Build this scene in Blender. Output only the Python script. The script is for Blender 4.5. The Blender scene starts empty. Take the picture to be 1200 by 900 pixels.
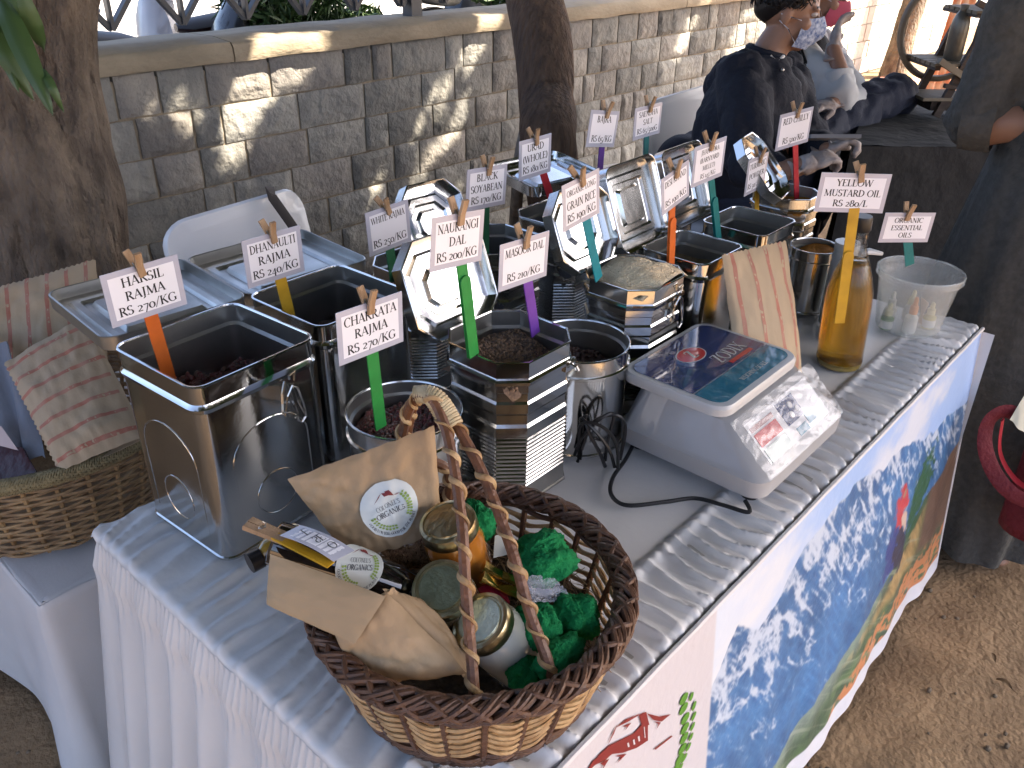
import bpy, bmesh, math, random
import numpy as np
from mathutils import Vector, Matrix, Euler, noise
random.seed(7)
S = bpy.context.scene
PI = math.pi

# ------------------------------------------------------------------ camera, sky, sun
cam_d = bpy.data.cameras.new("camera")
cam = bpy.data.objects.new("camera", cam_d)
S.collection.objects.link(cam)
S.camera = cam
cam_d.sensor_width = 36.0
cam_d.lens = 36.0 * 980.43 / 1200.0
cam_d.clip_start = 0.02
cam_d.clip_end = 400
RM = ((0.66852015, -0.35731277, 0.65223339), (-0.74358148, -0.33640372, 0.57785735), (0.01293792, -0.87129795, -0.49058382))
cm = Matrix(((RM[0][0], -RM[0][1], -RM[0][2], -.307), (RM[1][0], -RM[1][1], -RM[1][2], -.345), (RM[2][0], -RM[2][1], -RM[2][2], 1.54), (0, 0, 0, 1)))
cam.matrix_world = cm

SUN_ELEV, SUN_AZ = 47.0, -42.0        # elevation; azimuth of the sun measured from +X towards +Y
w = bpy.data.worlds.new("World")
S.world = w
w.use_nodes = True
nt = w.node_tree
sky = nt.nodes.new("ShaderNodeTexSky")
sky.sky_type = 'NISHITA'
sky.sun_disc = False
sky.sun_elevation = math.radians(SUN_ELEV)
sky.sun_rotation = math.radians(90 - SUN_AZ)
sky.dust_density = 4.0
sky.air_density = 0.55
sky.ozone_density = 0.4
bg = nt.nodes["Background"]
bg.inputs["Strength"].default_value = 0.15
nt.links.new(sky.outputs[0], bg.inputs["Color"])
sd = bpy.data.lights.new("sun", 'SUN')
sd.energy = 5.0
sd.angle = math.radians(0.55)
sd.color = (1.0, 0.87, 0.70)
sun = bpy.data.objects.new("sun", sd)
S.collection.objects.link(sun)
SV = Vector((math.cos(math.radians(SUN_ELEV)) * math.cos(math.radians(SUN_AZ)),
             math.cos(math.radians(SUN_ELEV)) * math.sin(math.radians(SUN_AZ)), math.sin(math.radians(SUN_ELEV))))
sun.rotation_euler = SV.to_track_quat('Z', 'Y').to_euler()
sun.location = (3, -6, 8)
S.view_settings.view_transform = 'Standard'
S.view_settings.look = 'None'
S.view_settings.exposure = 2.35
S.view_settings.gamma = 1.0
S.cycles.max_bounces = 10
S.cycles.transparent_max_bounces = 16
S.cycles.caustics_reflective = False
S.cycles.caustics_refractive = False
S.cycles.sample_clamp_indirect = 6.0

# ------------------------------------------------------------------ materials
MATS = {}
def mat(name, col, rough=0.6, metal=0.0, noise_amt=0.0, nscale=8.0, col2=None, bump=0.0, bscale=40.0, trans=0.0, ior=1.45,
        coat=0.0, alpha=1.0, spec=0.5, stretch=None, detail=4.0, sheen=0.0, emis=None, rough2=None, aniso=0.0, obj_rand=0.0, bdist=0.01):
    if name in MATS: return MATS[name]
    m = bpy.data.materials.new(name); m.use_nodes = True
    n = m.node_tree; L = n.links.new; N = n.nodes
    b = N["Principled BSDF"]
    b.inputs["Base Color"].default_value = (*col, 1)
    b.inputs["Roughness"].default_value = rough
    b.inputs["Metallic"].default_value = metal
    b.inputs["Transmission Weight"].default_value = trans
    b.inputs["IOR"].default_value = ior
    b.inputs["Coat Weight"].default_value = coat
    b.inputs["Alpha"].default_value = alpha
    b.inputs["Specular IOR Level"].default_value = spec
    b.inputs["Sheen Weight"].default_value = sheen
    tc = N.new("ShaderNodeTexCoord")
    src = tc.outputs["Object"]
    if stretch:
        mp = N.new("ShaderNodeMapping"); mp.inputs["Scale"].default_value = stretch
        L(src, mp.inputs[0]); src = mp.outputs[0]
    if noise_amt > 0:
        t = N.new("ShaderNodeTexNoise"); t.inputs["Scale"].default_value = nscale; t.inputs["Detail"].default_value = detail
        L(src, t.inputs["Vector"])
        r = N.new("ShaderNodeMapRange"); r.inputs[1].default_value = .3; r.inputs[2].default_value = .7
        r.inputs[3].default_value = 0; r.inputs[4].default_value = noise_amt; r.clamp = True
        L(t.outputs["Fac"], r.inputs[0])
        mx = N.new("ShaderNodeMix"); mx.data_type = 'RGBA'
        c2 = col2 if col2 else tuple(c * .4 for c in col)
        mx.inputs[6].default_value = (*col, 1); mx.inputs[7].default_value = (*c2, 1)
        L(r.outputs[0], mx.inputs[0])
        out = mx.outputs[2]
        if obj_rand > 0:
            oi = N.new("ShaderNodeObjectInfo"); hs = N.new("ShaderNodeHueSaturation")
            rr = N.new("ShaderNodeMapRange"); rr.inputs[3].default_value = 1 - obj_rand; rr.inputs[4].default_value = 1 + obj_rand
            L(oi.outputs["Random"], rr.inputs[0]); L(rr.outputs[0], hs.inputs["Value"]); L(out, hs.inputs["Color"]); out = hs.outputs[0]
        L(out, b.inputs["Base Color"])
        if rough2 is not None:
            r2 = N.new("ShaderNodeMapRange"); r2.inputs[1].default_value = .3; r2.inputs[2].default_value = .7
            r2.inputs[3].default_value = rough; r2.inputs[4].default_value = rough2
            L(t.outputs["Fac"], r2.inputs[0]); L(r2.outputs[0], b.inputs["Roughness"])
    if bump > 0:
        t2 = N.new("ShaderNodeTexNoise"); t2.inputs["Scale"].default_value = bscale; t2.inputs["Detail"].default_value = 5
        L(src, t2.inputs["Vector"])
        bp = N.new("ShaderNodeBump"); bp.inputs["Strength"].default_value = bump; bp.inputs["Distance"].default_value = bdist
        L(t2.outputs["Fac"], bp.inputs["Height"]); L(bp.outputs[0], b.inputs["Normal"])
    if emis: b.inputs["Emission Color"].default_value = (*emis, 1); b.inputs["Emission Strength"].default_value = 1
    MATS[name] = m
    return m

def attr_mat(name, rough=0.4, coat=0.0, bump=0.0, bscale=60):
    m = mat(name, (1, 1, 1), rough, coat=coat, bump=bump, bscale=bscale)
    N = m.node_tree.nodes
    a = N.new("ShaderNodeVertexColor"); a.layer_name = "print"
    m.node_tree.links.new(a.outputs[0], N["Principled BSDF"].inputs["Base Color"])
    return m

steel = mat("polished_steel", (.60, .595, .575), .07, 1.0, noise_amt=1.0, nscale=5, col2=(.46, .45, .43), bump=.16, bscale=7, rough2=.26)
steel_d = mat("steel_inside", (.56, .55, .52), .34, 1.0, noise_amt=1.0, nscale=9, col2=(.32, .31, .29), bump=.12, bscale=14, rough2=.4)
steel_b = mat("bright_steel", (.72, .715, .70), .10, 1.0, noise_amt=1.0, nscale=6, col2=(.58, .575, .56), bump=.12, bscale=8, rough2=.22)
wire = mat("steel_wire", (.6, .58, .54), .25, 1.0)
satin = mat("white_satin", (.72, .69, .655), .27, noise_amt=.6, nscale=3, col2=(.58, .555, .53), bump=.25, bscale=90, sheen=.3, bdist=.002)
cotton = mat("white_cotton", (.68, .655, .64), .75, noise_amt=.7, nscale=4, col2=(.55, .52, .50), bump=.2, bscale=200, bdist=.002)
paper = mat("card_paper", (.84, .83, .86), .45, coat=.15, noise_amt=.3, nscale=6, col2=(.7, .7, .78))
lamin = mat("laminate_border", (.44, .44, .52), .22, coat=.5, noise_amt=.5, nscale=9, col2=(.54, .54, .6))
ink = mat("black_ink", (.012, .012, .016), .5)
pinwood = mat("clothespin_wood", (.46, .30, .17), .65, noise_amt=1, nscale=6, col2=(.30, .18, .09), stretch=(14, 14, 1.5), bump=.3)
kraft = mat("kraft_paper", (.42, .285, .16), .62, noise_amt=.8, nscale=7, col2=(.34, .225, .12), bump=.35, bscale=22, detail=7)
striped = mat("striped_kraft", (.46, .345, .215), .75, noise_amt=.8, nscale=7, col2=(.40, .31, .21), bump=.4, bscale=16, detail=7)
redline = mat("red_print", (.40, .14, .09), .7, noise_amt=.8, nscale=40, col2=(.42, .24, .17))
cane = mat("light_cane", (.50, .34, .17), .5, noise_amt=1, nscale=60, col2=(.30, .17, .07), bump=.3, bscale=120)
canedark = mat("dark_cane", (.13, .062, .033), .42, noise_amt=1, nscale=50, col2=(.055, .025, .014), bump=.3, bscale=120)
wicker = mat("old_wicker", (.38, .25, .12), .55, noise_amt=1, nscale=30, col2=(.17, .10, .045), bump=.3, bscale=120)
rope = mat("grass_rope", (.30, .24, .12), .8, noise_amt=1, nscale=60, col2=(.15, .12, .06), bump=.4, bscale=150)
blackp = mat("black_plastic", (.012, .012, .013), .35)
bark = mat("bark", (.25, .19, .135), .9, noise_amt=1, nscale=15, col2=(.075, .056, .042), bump=1.0, bscale=38, stretch=(1, 1, .45), detail=12, bdist=.055)
bark2 = mat("ridged_bark", (.17, .105, .065), .85, noise_amt=1, nscale=22, col2=(.075, .048, .034), bump=1.0, bscale=46, stretch=(1.6, 1.6, .22), detail=10, bdist=.03)
leafm = mat("leaf", (.055, .11, .028), .5, noise_amt=1, nscale=3, col2=(.035, .07, .018))
leafl = mat("leaf_light", (.038, .075, .022), .5, noise_amt=1, nscale=3, col2=(.05, .10, .025))
skin = mat("skin", (.30, .165, .105), .5, noise_amt=.5, nscale=12, col2=(.25, .125, .08), bump=.1, bscale=90)

# ------------------------------------------------------------------ helpers
WM = {}
def link(o): S.collection.objects.link(o)
def tag(o, label=None, cat=None, group=None, kind=None):
    if label: o["label"] = label
    if cat: o["category"] = cat
    if group: o["group"] = group
    if kind: o["kind"] = kind
    return o
def thing(name, label, cat, loc=(0, 0, 0), rotz=0.0, group=None):
    o = bpy.data.objects.new(name, None); link(o)
    o.empty_display_size = .05
    o.location = loc; o.rotation_euler = (0, 0, rotz)
    WM[o.name] = Matrix.LocRotScale(Vector(loc), Euler((0, 0, rotz)), None)
    return tag(o, label, cat, group)
def wm_of(o):
    while o is not None:
        if o.name in WM: return WM[o.name]
        o = o.parent
    return Matrix()

def frame(d, up=Vector((0, 0, 1))):
    d = Vector(d).normalized()
    a = d.cross(up)
    if a.length < 1e-4: a = d.cross(Vector((0, 1, 0)))
    a.normalize(); b = a.cross(d).normalized()
    return a, b

class MB:
    def __init__(s, M=None):
        s.v = []; s.f = []; s.mi = []; s.M = M
    def add(s, vs, fs, mi=0):
        n = len(s.v)
        if s.M is not None: s.v += [tuple(s.M @ Vector(p)) for p in vs]
        else: s.v += [tuple(p) for p in vs]
        s.f += [tuple(i + n for i in f) for f in fs]; s.mi += [mi] * len(fs)
        return s
    def box(s, c, size, M=None, mi=0, rotz=0):
        x, y, z = size[0] / 2, size[1] / 2, size[2] / 2
        R = Matrix.Rotation(rotz, 3, 'Z') if M is None else M
        vs = [Vector(c) + R @ Vector((i * x, j * y, k * z)) for i in (-1, 1) for j in (-1, 1) for k in (-1, 1)]
        return s.add(vs, [(0, 1, 3, 2), (4, 6, 7, 5), (0, 4, 5, 1), (2, 3, 7, 6), (0, 2, 6, 4), (1, 5, 7, 3)], mi)
    def bar(s, a, b, w, t, up=(0, 0, 1), mi=0):
        a = Vector(a); b = Vector(b); u, v = frame(b - a, Vector(up))
        vs = []
        for p in (a, b):
            for i, j in ((-1, -1), (1, -1), (1, 1), (-1, 1)): vs.append(p + u * i * w / 2 + v * j * t / 2)
        return s.add(vs, [(0, 3, 2, 1), (4, 5, 6, 7), (0, 1, 5, 4), (1, 2, 6, 5), (2, 3, 7, 6), (3, 0, 4, 7)], mi)
    def rings(s, rings, cap0=True, cap1=True, mi=0, close=True, loop=False):
        n = len(rings[0]); vs = [p for r in rings for p in r]; fs = []
        m = len(rings)
        for k in range(m if loop else m - 1):
            k2 = (k + 1) % m
            for i in range(n if close else n - 1):
                j = (i + 1) % n
                fs.append((k * n + i, k * n + j, k2 * n + j, k2 * n + i))
        if close and not loop:
            if cap0: fs.append(tuple(range(n - 1, -1, -1)))
            if cap1: fs.append(tuple((m - 1) * n + i for i in range(n)))
        return s.add(vs, fs, mi)
    def tube(s, pts, r, n=8, cap=True, mi=0, loop=False, flat=1.0, upv=None):
        pts = [Vector(p) for p in pts]; m = len(pts)
        rr = r if isinstance(r, (list, tuple)) else [r] * m
        out = []; up = Vector(upv) if upv else Vector((0, 0, 1)); prev = None
        for i, p in enumerate(pts):
            if loop: d = pts[(i + 1) % m] - pts[i - 1]
            else: d = pts[min(i + 1, m - 1)] - pts[max(i - 1, 0)]
            if d.length < 1e-9: d = Vector((0, 0, 1))
            d.normalize()
            if upv or prev is None: a, b = frame(d, up)
            else:
                a = prev - d * prev.dot(d)
                if a.length < 1e-6: a, b = frame(d)
                a.normalize(); b = a.cross(d) * -1; b = d.cross(a)
            prev = a
            out.append([p + a * math.cos(2 * PI * k / n) * rr[i] + b * math.sin(2 * PI * k / n) * rr[i] * flat for k in range(n)])
        return s.rings(out, cap, cap, mi, True, loop)
    def lathe(s, prof, n=32, c=(0, 0, 0), M=None, cap0=True, cap1=True, mi=0):
        M = M or Matrix.Identity(3)
        return s.rings([[Vector(c) + M @ Vector((r * math.cos(2 * PI * k / n), r * math.sin(2 * PI * k / n), z)) for k in range(n)] for r, z in prof], cap0, cap1, mi)
    def ell(s, c, rad, n=12, m=8, M=None, mi=0):
        M = M or Matrix.Identity(3)
        return s.rings([[Vector(c) + M @ Vector((rad[0] * math.sin(PI * (j + .02) / (m + .04)) * math.cos(2 * PI * k / n), rad[1] * math.sin(PI * (j + .02) / (m + .04)) * math.sin(2 * PI * k / n), -rad[2] * math.cos(PI * (j + .02) / (m + .04)))) for k in range(n)] for j in range(m + 1)], True, True, mi)
    def grid(s, P, mi=0):
        ny, nx = len(P), len(P[0])
        return s.add([p for r in P for p in r], [(j * nx + i, j * nx + i + 1, (j + 1) * nx + i + 1, (j + 1) * nx + i) for j in range(ny - 1) for i in range(nx - 1)], mi)
    def slab(s, P, th):
        """a grid sheet with thickness th along its normals"""
        ny, nx = len(P), len(P[0]); N = []
        for j in range(ny):
            r = []
            for i in range(nx):
                du = Vector(P[j][min(i + 1, nx - 1)]) - Vector(P[j][max(i - 1, 0)]); dv = Vector(P[min(j + 1, ny - 1)][i]) - Vector(P[max(j - 1, 0)][i])
                r.append(du.cross(dv).normalized() if du.cross(dv).length > 1e-12 else Vector((0, 0, 1)))
            N.append(r)
        s.grid(P)
        Q = [[Vector(P[j][i]) - N[j][i] * th for i in range(nx)] for j in range(ny)]
        s.grid([r[::-1] for r in Q])
        loop = [(0, i) for i in range(nx)] + [(j, nx - 1) for j in range(1, ny)] + [(ny - 1, i) for i in range(nx - 2, -1, -1)] + [(j, 0) for j in range(ny - 2, 0, -1)]
        s.rings([[Vector(P[j][i]) for j, i in loop], [Q[j][i] for j, i in loop]], False, False)
        return s
    def build(s, name, m, parent=None, local=False, smooth=True, angle=35, col=None):
        me = bpy.data.meshes.new(name)
        vs = s.v
        if parent is not None and not local:
            A = np.array(wm_of(parent).inverted()); V = np.array(vs, dtype=float)
            V = V @ A[:3, :3].T + A[:3, 3]; vs = V.tolist()
        elif parent is None and not local and len(vs):
            # own origin at the base centre
            V = np.array(vs, dtype=float); o = np.array([(V[:, 0].min() + V[:, 0].max()) / 2, (V[:, 1].min() + V[:, 1].max()) / 2, V[:, 2].min()])
            vs = (V - o).tolist()
        me.from_pydata(vs, [], s.f)
        ms = m if isinstance(m, (list, tuple)) else [m]
        for q in ms: me.materials.append(q)
        if len(ms) > 1: me.polygons.foreach_set("material_index", s.mi)
        if smooth:
            me.polygons.foreach_set("use_smooth", [True] * len(s.f))
            if angle < 180: me.set_sharp_from_angle(angle=math.radians(angle))
        if col is not None:
            ca = me.color_attributes.new("print", 'FLOAT_COLOR', 'POINT')
            ca.data.foreach_set("color", np.concatenate([col, np.ones((len(col), 1))], 1).astype(np.float32).ravel())
        me.update()
        o = bpy.data.objects.new(name, me); link(o)
        if parent is not None: o.parent = parent
        elif not local and len(s.v): o.location = Vector(o_list(s.v))
        return o
def o_list(v):
    V = np.array(v); return [float((V[:, 0].min() + V[:, 0].max()) / 2), float((V[:, 1].min() + V[:, 1].max()) / 2), float(V[:, 2].min())]
def fixn(o):
    bm = bmesh.new(); bm.from_mesh(o.data); bmesh.ops.recalc_face_normals(bm, faces=bm.faces); bm.to_mesh(o.data); bm.free(); return o
def blob(o, voxel=.01, smooth=6):
    """melt overlapping volumes into one continuous surface"""
    r = o.modifiers.new("remesh", 'REMESH'); r.mode = 'VOXEL'; r.voxel_size = voxel; r.use_smooth_shade = True
    q = o.modifiers.new("smooth", 'SMOOTH'); q.iterations = smooth; q.factor = .5
    return o
def nz(x, y=0, z=0): return noise.noise(Vector((x, y, z)))
def fbm(x, y, z=0, o=4):
    s = 0; a = 1.0; t = 0
    for k in range(o): s += a * noise.noise(Vector((x, y, z + k * 7.3))); t += a; a *= .5; x *= 2.03; y *= 2.03
    return s / t
def copy_tree(o, parent=None):
    c = o.copy(); link(c); c.parent = parent
    if o.name in WM: WM[c.name] = WM[o.name]
    for ch in [k for k in o.children]: copy_tree(ch, c)
    return c
def quadpt(c, u, v):
    """bilinear on corners TL TR BR BL, u to the right, v downwards"""
    a = Vector(c[0]).lerp(Vector(c[1]), u); b = Vector(c[3]).lerp(Vector(c[2]), u); return a.lerp(b, v)

# ------------------------------------------------------------------ serif lettering, drawn as strokes
TK, TN = .135, .052
def _ln(x0, y0, x1, y1, w=None):
    if w is None:
        a = abs(math.atan2(abs(y1 - y0), abs(x1 - x0))); w = TN + (TK - TN) * math.sin(a)
    return ('L', x0, y0, x1, y1, w)
def _arc(cx, cy, rx, ry, a0, a1, k=1.0): return ('A', cx, cy, rx, ry, a0, a1, k)
def _sf(x, y, w=.26): return ('L', x - w / 2, y, x + w / 2, y, .05)
def _stem(x): return [_ln(x, 0, x, 1, TK), _sf(x, .02), _sf(x, .98)]
GL = {
 'A': (.74, [_ln(.07, 0, .37, 1, TN), _ln(.36, 1, .65, 0, TK), _ln(.18, .33, .54, .33, TN), _sf(.08, .02, .2), _sf(.65, .02, .24)]),
 'B': (.66, _stem(.15) + [_arc(.2, .75, .26, .23, -90, 90), _arc(.2, .26, .34, .26, -90, 90), _ln(.15, .97, .24, .97), _ln(.15, .52, .24, .52), _ln(.15, .03, .24, .03)]),
 'C': (.72, [_arc(.42, .5, .34, .49, 48, 312), _ln(.66, .96, .66, .72, .05)]),
 'D': (.78, _stem(.15) + [_arc(.26, .5, .43, .48, -90, 90), _ln(.15, .97, .28, .97), _ln(.15, .03, .28, .03)]),
 'E': (.62, _stem(.15) + [_ln(.15, .975, .54, .975, .05), _ln(.15, .52, .44, .52, .05), _ln(.15, .025, .56, .025, .05), _ln(.54, .99, .54, .8, .045), _ln(.56, .01, .56, .22, .045)]),
 'F': (.58, _stem(.15) + [_ln(.15, .975, .52, .975, .05), _ln(.15, .52, .42, .52, .05), _ln(.52, .99, .52, .8, .045)]),
 'G': (.80, [_arc(.42, .5, .34, .49, 48, 318), _ln(.66, .96, .66, .74, .05), _ln(.67, .42, .67, .08, TK), _sf(.66, .42, .24)]),
 'H': (.84, _stem(.16) + _stem(.68) + [_ln(.16, .52, .68, .52, .05)]),
 'I': (.34, _stem(.17)),
 'J': (.38, [_ln(.2, 1, .2, 0, TK), _sf(.2, .98), _arc(.02, -.02, .18, .2, -90, 0)]),
 'K': (.74, _stem(.15) + [_ln(.2, .46, .6, .98, TN), _ln(.3, .56, .66, .02, TK), _sf(.6, .98, .2), _sf(.66, .02, .18)]),
 'L': (.60, _stem(.15) + [_ln(.15, .025, .54, .025, .05), _ln(.54, .01, .54, .24, .045)]),
 'M': (.98, [_ln(.14, 0, .18, 1, TN), _ln(.18, 1, .49, .05, TK), _ln(.49, .05, .8, 1, TN), _ln(.8, 1, .84, 0, TK), _sf(.14, .02, .22), _sf(.84, .02, .24), _sf(.13, .98, .16), _sf(.85, .98, .16)]),
 'N': (.84, [_ln(.16, 0, .16, 1, TN), _ln(.14, 1, .7, .02, TK), _ln(.7, 0, .7, 1, TN), _sf(.16, .02, .22), _sf(.7, .98, .22), _sf(.1, .98, .16)]),
 'O': (.84, [_arc(.42, .5, .35, .49, 0, 360)]),
 'P': (.62, _stem(.15) + [_arc(.22, .72, .32, .26, -90, 90), _ln(.15, .97, .26, .97), _ln(.15, .47, .26, .47)]),
 'R': (.70, _stem(.15) + [_arc(.22, .73, .29, .245, -90, 90), _ln(.15, .97, .26, .97), _ln(.15, .49, .26, .49), _ln(.32, .5, .64, .02, TK), _sf(.66, .02, .14)]),
 'S': (.54, [_arc(.27, .74, .19, .24, 30, 270), _arc(.27, .26, .21, .25, -150, 90), _ln(.44, .98, .44, .8, .045), _ln(.08, .02, .08, .22, .045)]),
 'T': (.66, [_ln(.33, 0, .33, 1, TK), _sf(.33, .02), _ln(.04, .975, .62, .975, .05), _ln(.04, .99, .04, .8, .045), _ln(.62, .99, .62, .8, .045)]),
 'U': (.80, [_ln(.16, 1, .16, .32, TK), _arc(.405, .32, .245, .3, 180, 360), _ln(.65, 1, .65, .32, TN), _sf(.16, .98), _sf(.65, .98, .2)]),
 'V': (.72, [_ln(.07, 1, .37, 0, TK), _ln(.37, 0, .66, 1, TN), _sf(.08, .98, .22), _sf(.65, .98, .2)]),
 'W': (1.06, [_ln(.07, 1, .3, 0, TK), _ln(.3, 0, .53, .95, TN), _ln(.5, 1, .76, 0, TK), _ln(.76, 0, .99, 1, TN), _sf(.08, .98, .22), _sf(.98, .98, .2), _sf(.5, .98, .18)]),
 'X': (.7, [_ln(.1, 1, .6, 0, TK), _ln(.6, 1, .1, 0, TN), _sf(.1, .98, .2), _sf(.6, .98, .2), _sf(.1, .02, .2), _sf(.6, .02, .2)]),
 'Y': (.68, [_ln(.07, 1, .35, .48, TK), _ln(.62, 1, .35, .48, TN), _ln(.35, .5, .35, 0, TK), _sf(.08, .98, .22), _sf(.61, .98, .2), _sf(.35, .02)]),
 'Z': (.62, [_ln(.08, .975, .54, .975, .05), _ln(.52, .97, .1, .03, TK), _ln(.1, .025, .56, .025, .05), _ln(.08, .99, .08, .8, .045), _ln(.56, 0, .56, .2, .045)]),
 '0': (.58, [_arc(.29, .33, .23, .32, 0, 360)]),
 '1': (.36, [_ln(.18, 0, .18, .66, TK), _sf(.18, .02), _sf(.14, .64, .16)]),
 '2': (.52, [_arc(.24, .47, .17, .19, -30, 150), _ln(.4, .4, .06, .04, .08), _ln(.06, .04, .46, .04, .08)]),
 '3': (.50, [_arc(.22, .45, .18, .2, -60, 150), _arc(.2, -.02, .24, .26, -150, 90)]),
 '4': (.56, [_ln(.38, -.3, .38, .64, TK), _ln(.38, .64, .04, .06, TN), _ln(.04, .04, .54, .04, .06)]),
 '5': (.50, [_arc(.2, -.02, .23, .27, -150, 100), _ln(.1, .24, .14, .64, .06), _ln(.14, .63, .42, .63, .09)]),
 '6': (.58, [_arc(.29, .31, .22, .3, 0, 360), _arc(.5, .33, .43, .66, 110, 180)]),
 '7': (.52, [_ln(.05, .62, .48, .62, .09), _ln(.47, .62, .18, -.3, .09)]),
 '8': (.58, [_arc(.29, .72, .17, .23, 0, 360), _arc(.29, .25, .22, .25, 0, 360)]),
 '9': (.58, [_arc(.29, .33, .22, .31, 0, 360), _arc(.08, .3, .43, .62, -70, 0)]),
 '/': (.46, [_ln(.02, -.1, .42, 1.05, .06)]),
 '(': (.36, [_arc(.4, .45, .26, .62, 120, 240)]),
 ')': (.36, [_arc(-.04, .45, .26, .62, -60, 60)]),
 "'": (.2, [_ln(.1, 1, .08, .75, .08)]), '.': (.24, [_ln(.08, .04, .18, .04, .1)]), ' ': (.34, []),
}
def text_strokes(mb, txt, origin, ux, uy, un, h, bold=1.0, width=None, path=None, xs=1.0):
    """adds txt centred at origin; ux, uy unit axes; un normal; h = cap height"""
    tot = sum(GL[c][0] for c in txt) * h
    sx = xs
    if width and tot * xs > width: sx = width / tot
    x = -tot * sx / 2; eps = 0
    o = Vector(origin)
    for ch in txt:
        adv, st = GL[ch]
        for s_ in st:
            eps += 1
            if s_[0] == 'L':
                _, x0, y0, x1, y1, w_ = s_; pts = [(x0, y0), (x1, y1)]; ws = [w_, w_]
            else:
                _, cx, cy, rx, ry, a0, a1, k = s_; n = max(4, int(abs(a1 - a0) / 24)); pts = []; ws = []
                for i in range(n + 1):
                    a = math.radians(a0 + (a1 - a0) * i / n); pts.append((cx + rx * math.cos(a), cy + ry * math.sin(a)))
                    ws.append(TN + (TK * 1.05 - TN) * abs(math.cos(a)) ** 1.5)
            vs = []
            for i, (px_, py_) in enumerate(pts):
                p0 = pts[max(i - 1, 0)]; p1 = pts[min(i + 1, len(pts) - 1)]
                dx, dy = p1[0] - p0[0], p1[1] - p0[1]; l = math.hypot(dx, dy) or 1
                nx, ny = -dy / l, dx / l; w_ = ws[i] * bold / 2
                for sg in (1, -1):
                    qx, qy = px_ + nx * w_ * sg, py_ + ny * w_ * sg
                    if path: P3 = path(x + qx * h * sx, (qy - .5) * h, eps)
                    else: P3 = o + ux * (x + qx * h * sx) + uy * ((qy - .5) * h) + un * (2e-6 * (eps % 40))
                    vs.append(P3)
            mb.add(vs, [(2 * i, 2 * i + 1, 2 * i + 3, 2 * i + 2) for i in range(len(pts) - 1)])
        x += adv * h * sx
    return mb

# ------------------------------------------------------------------ ground, road
def ground():
    mb = MB(); rng = np.linspace
    xs = np.concatenate([rng(-60, -2.2, 14), rng(-2, 4.2, 150), rng(4.5, 80, 26)]); ys = np.concatenate([rng(-60, -1.7, 14), rng(-1.6, 2.5, 100), rng(2.9, 90, 20)])
    P = []
    for y in ys:
        r = []
        for x in xs:
            near = -2 < x < 4.3 and -1.65 < y < 2.55
            z = (.024 * fbm(x * 2.2, y * 2.2) + .030 * max(0, fbm(x * 7, y * 7, 3, 3)) + .010 * abs(nz(x * 26, y * 26, 5))) if near else 0
            r.append((x, y, z - .012))
        P.append(r)
    mb.grid(P)
    m = mat("soil", (.31, .205, .112), .95, noise_amt=1, nscale=7, col2=(.18, .115, .062), bump=.8, bscale=60, detail=12, bdist=.012)
    o = mb.build("ground", m, angle=180); tag(o, kind="structure")
    mb = MB(); mb.box((10, 49.0, .08), (140, 90.0, .25)); o = mb.build("road", mat("pale_concrete_road", (.50, .48, .45), .85, noise_amt=.6, nscale=.5, col2=(.40, .38, .36), bump=.2, bscale=3), smooth=False); tag(o, kind="structure")
ground()
# pebbles on the soil
mb = MB(); R_ = random.Random(3)
for k in range(520):
    x, y = R_.uniform(.6, 4.0), R_.uniform(-1.5, .1)
    if k < 160: x, y = R_.uniform(-.7, -.08), R_.uniform(.5, 1.8)
    s_ = R_.uniform(.003, .010); mb.ell((x, y, -.002), (s_, s_ * R_.uniform(.6, 1), s_ * .6), 5, 3)
o = mb.build("gravel", mat("pebble", (.20, .15, .10), .9, noise_amt=1, nscale=30), angle=180); tag(o, kind="stuff", label="small pebbles and clods on the brown soil", cat="gravel")

mb = MB(); R_ = random.Random(9)
for k in range(46):
    x, y = R_.uniform(.7, 4.0), R_.uniform(-1.5, -.05)
    if k < 10: x, y = R_.uniform(-.8, -.1), R_.uniform(.6, 1.9)
    a = R_.uniform(0, 6.3); L = R_.uniform(.018, .045); d = Vector((math.cos(a), math.sin(a), R_.uniform(-.1, .1))); s_ = Vector((-math.sin(a), math.cos(a), 0)); c = Vector((x, y, .006 + R_.uniform(0, .006)))
    mb.slab([[c + d * L * (i / 4 - .5) + s_ * L * .22 * q * math.sin(PI * (i / 4 * .94 + .03)) + Vector((0, 0, .25 * L * abs(q) * .5 + .12 * L * math.sin(i))) for q in (-1, 0, 1)] for i in range(5)], .0006)
o = mb.build("leaf_litter", mat("dry_leaf", (.20, .12, .05), .8, noise_amt=1, nscale=20, col2=(.10, .06, .03)), angle=180); tag(o, "dry fallen leaves scattered over the soil", "leaf litter", kind="stuff")

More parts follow.
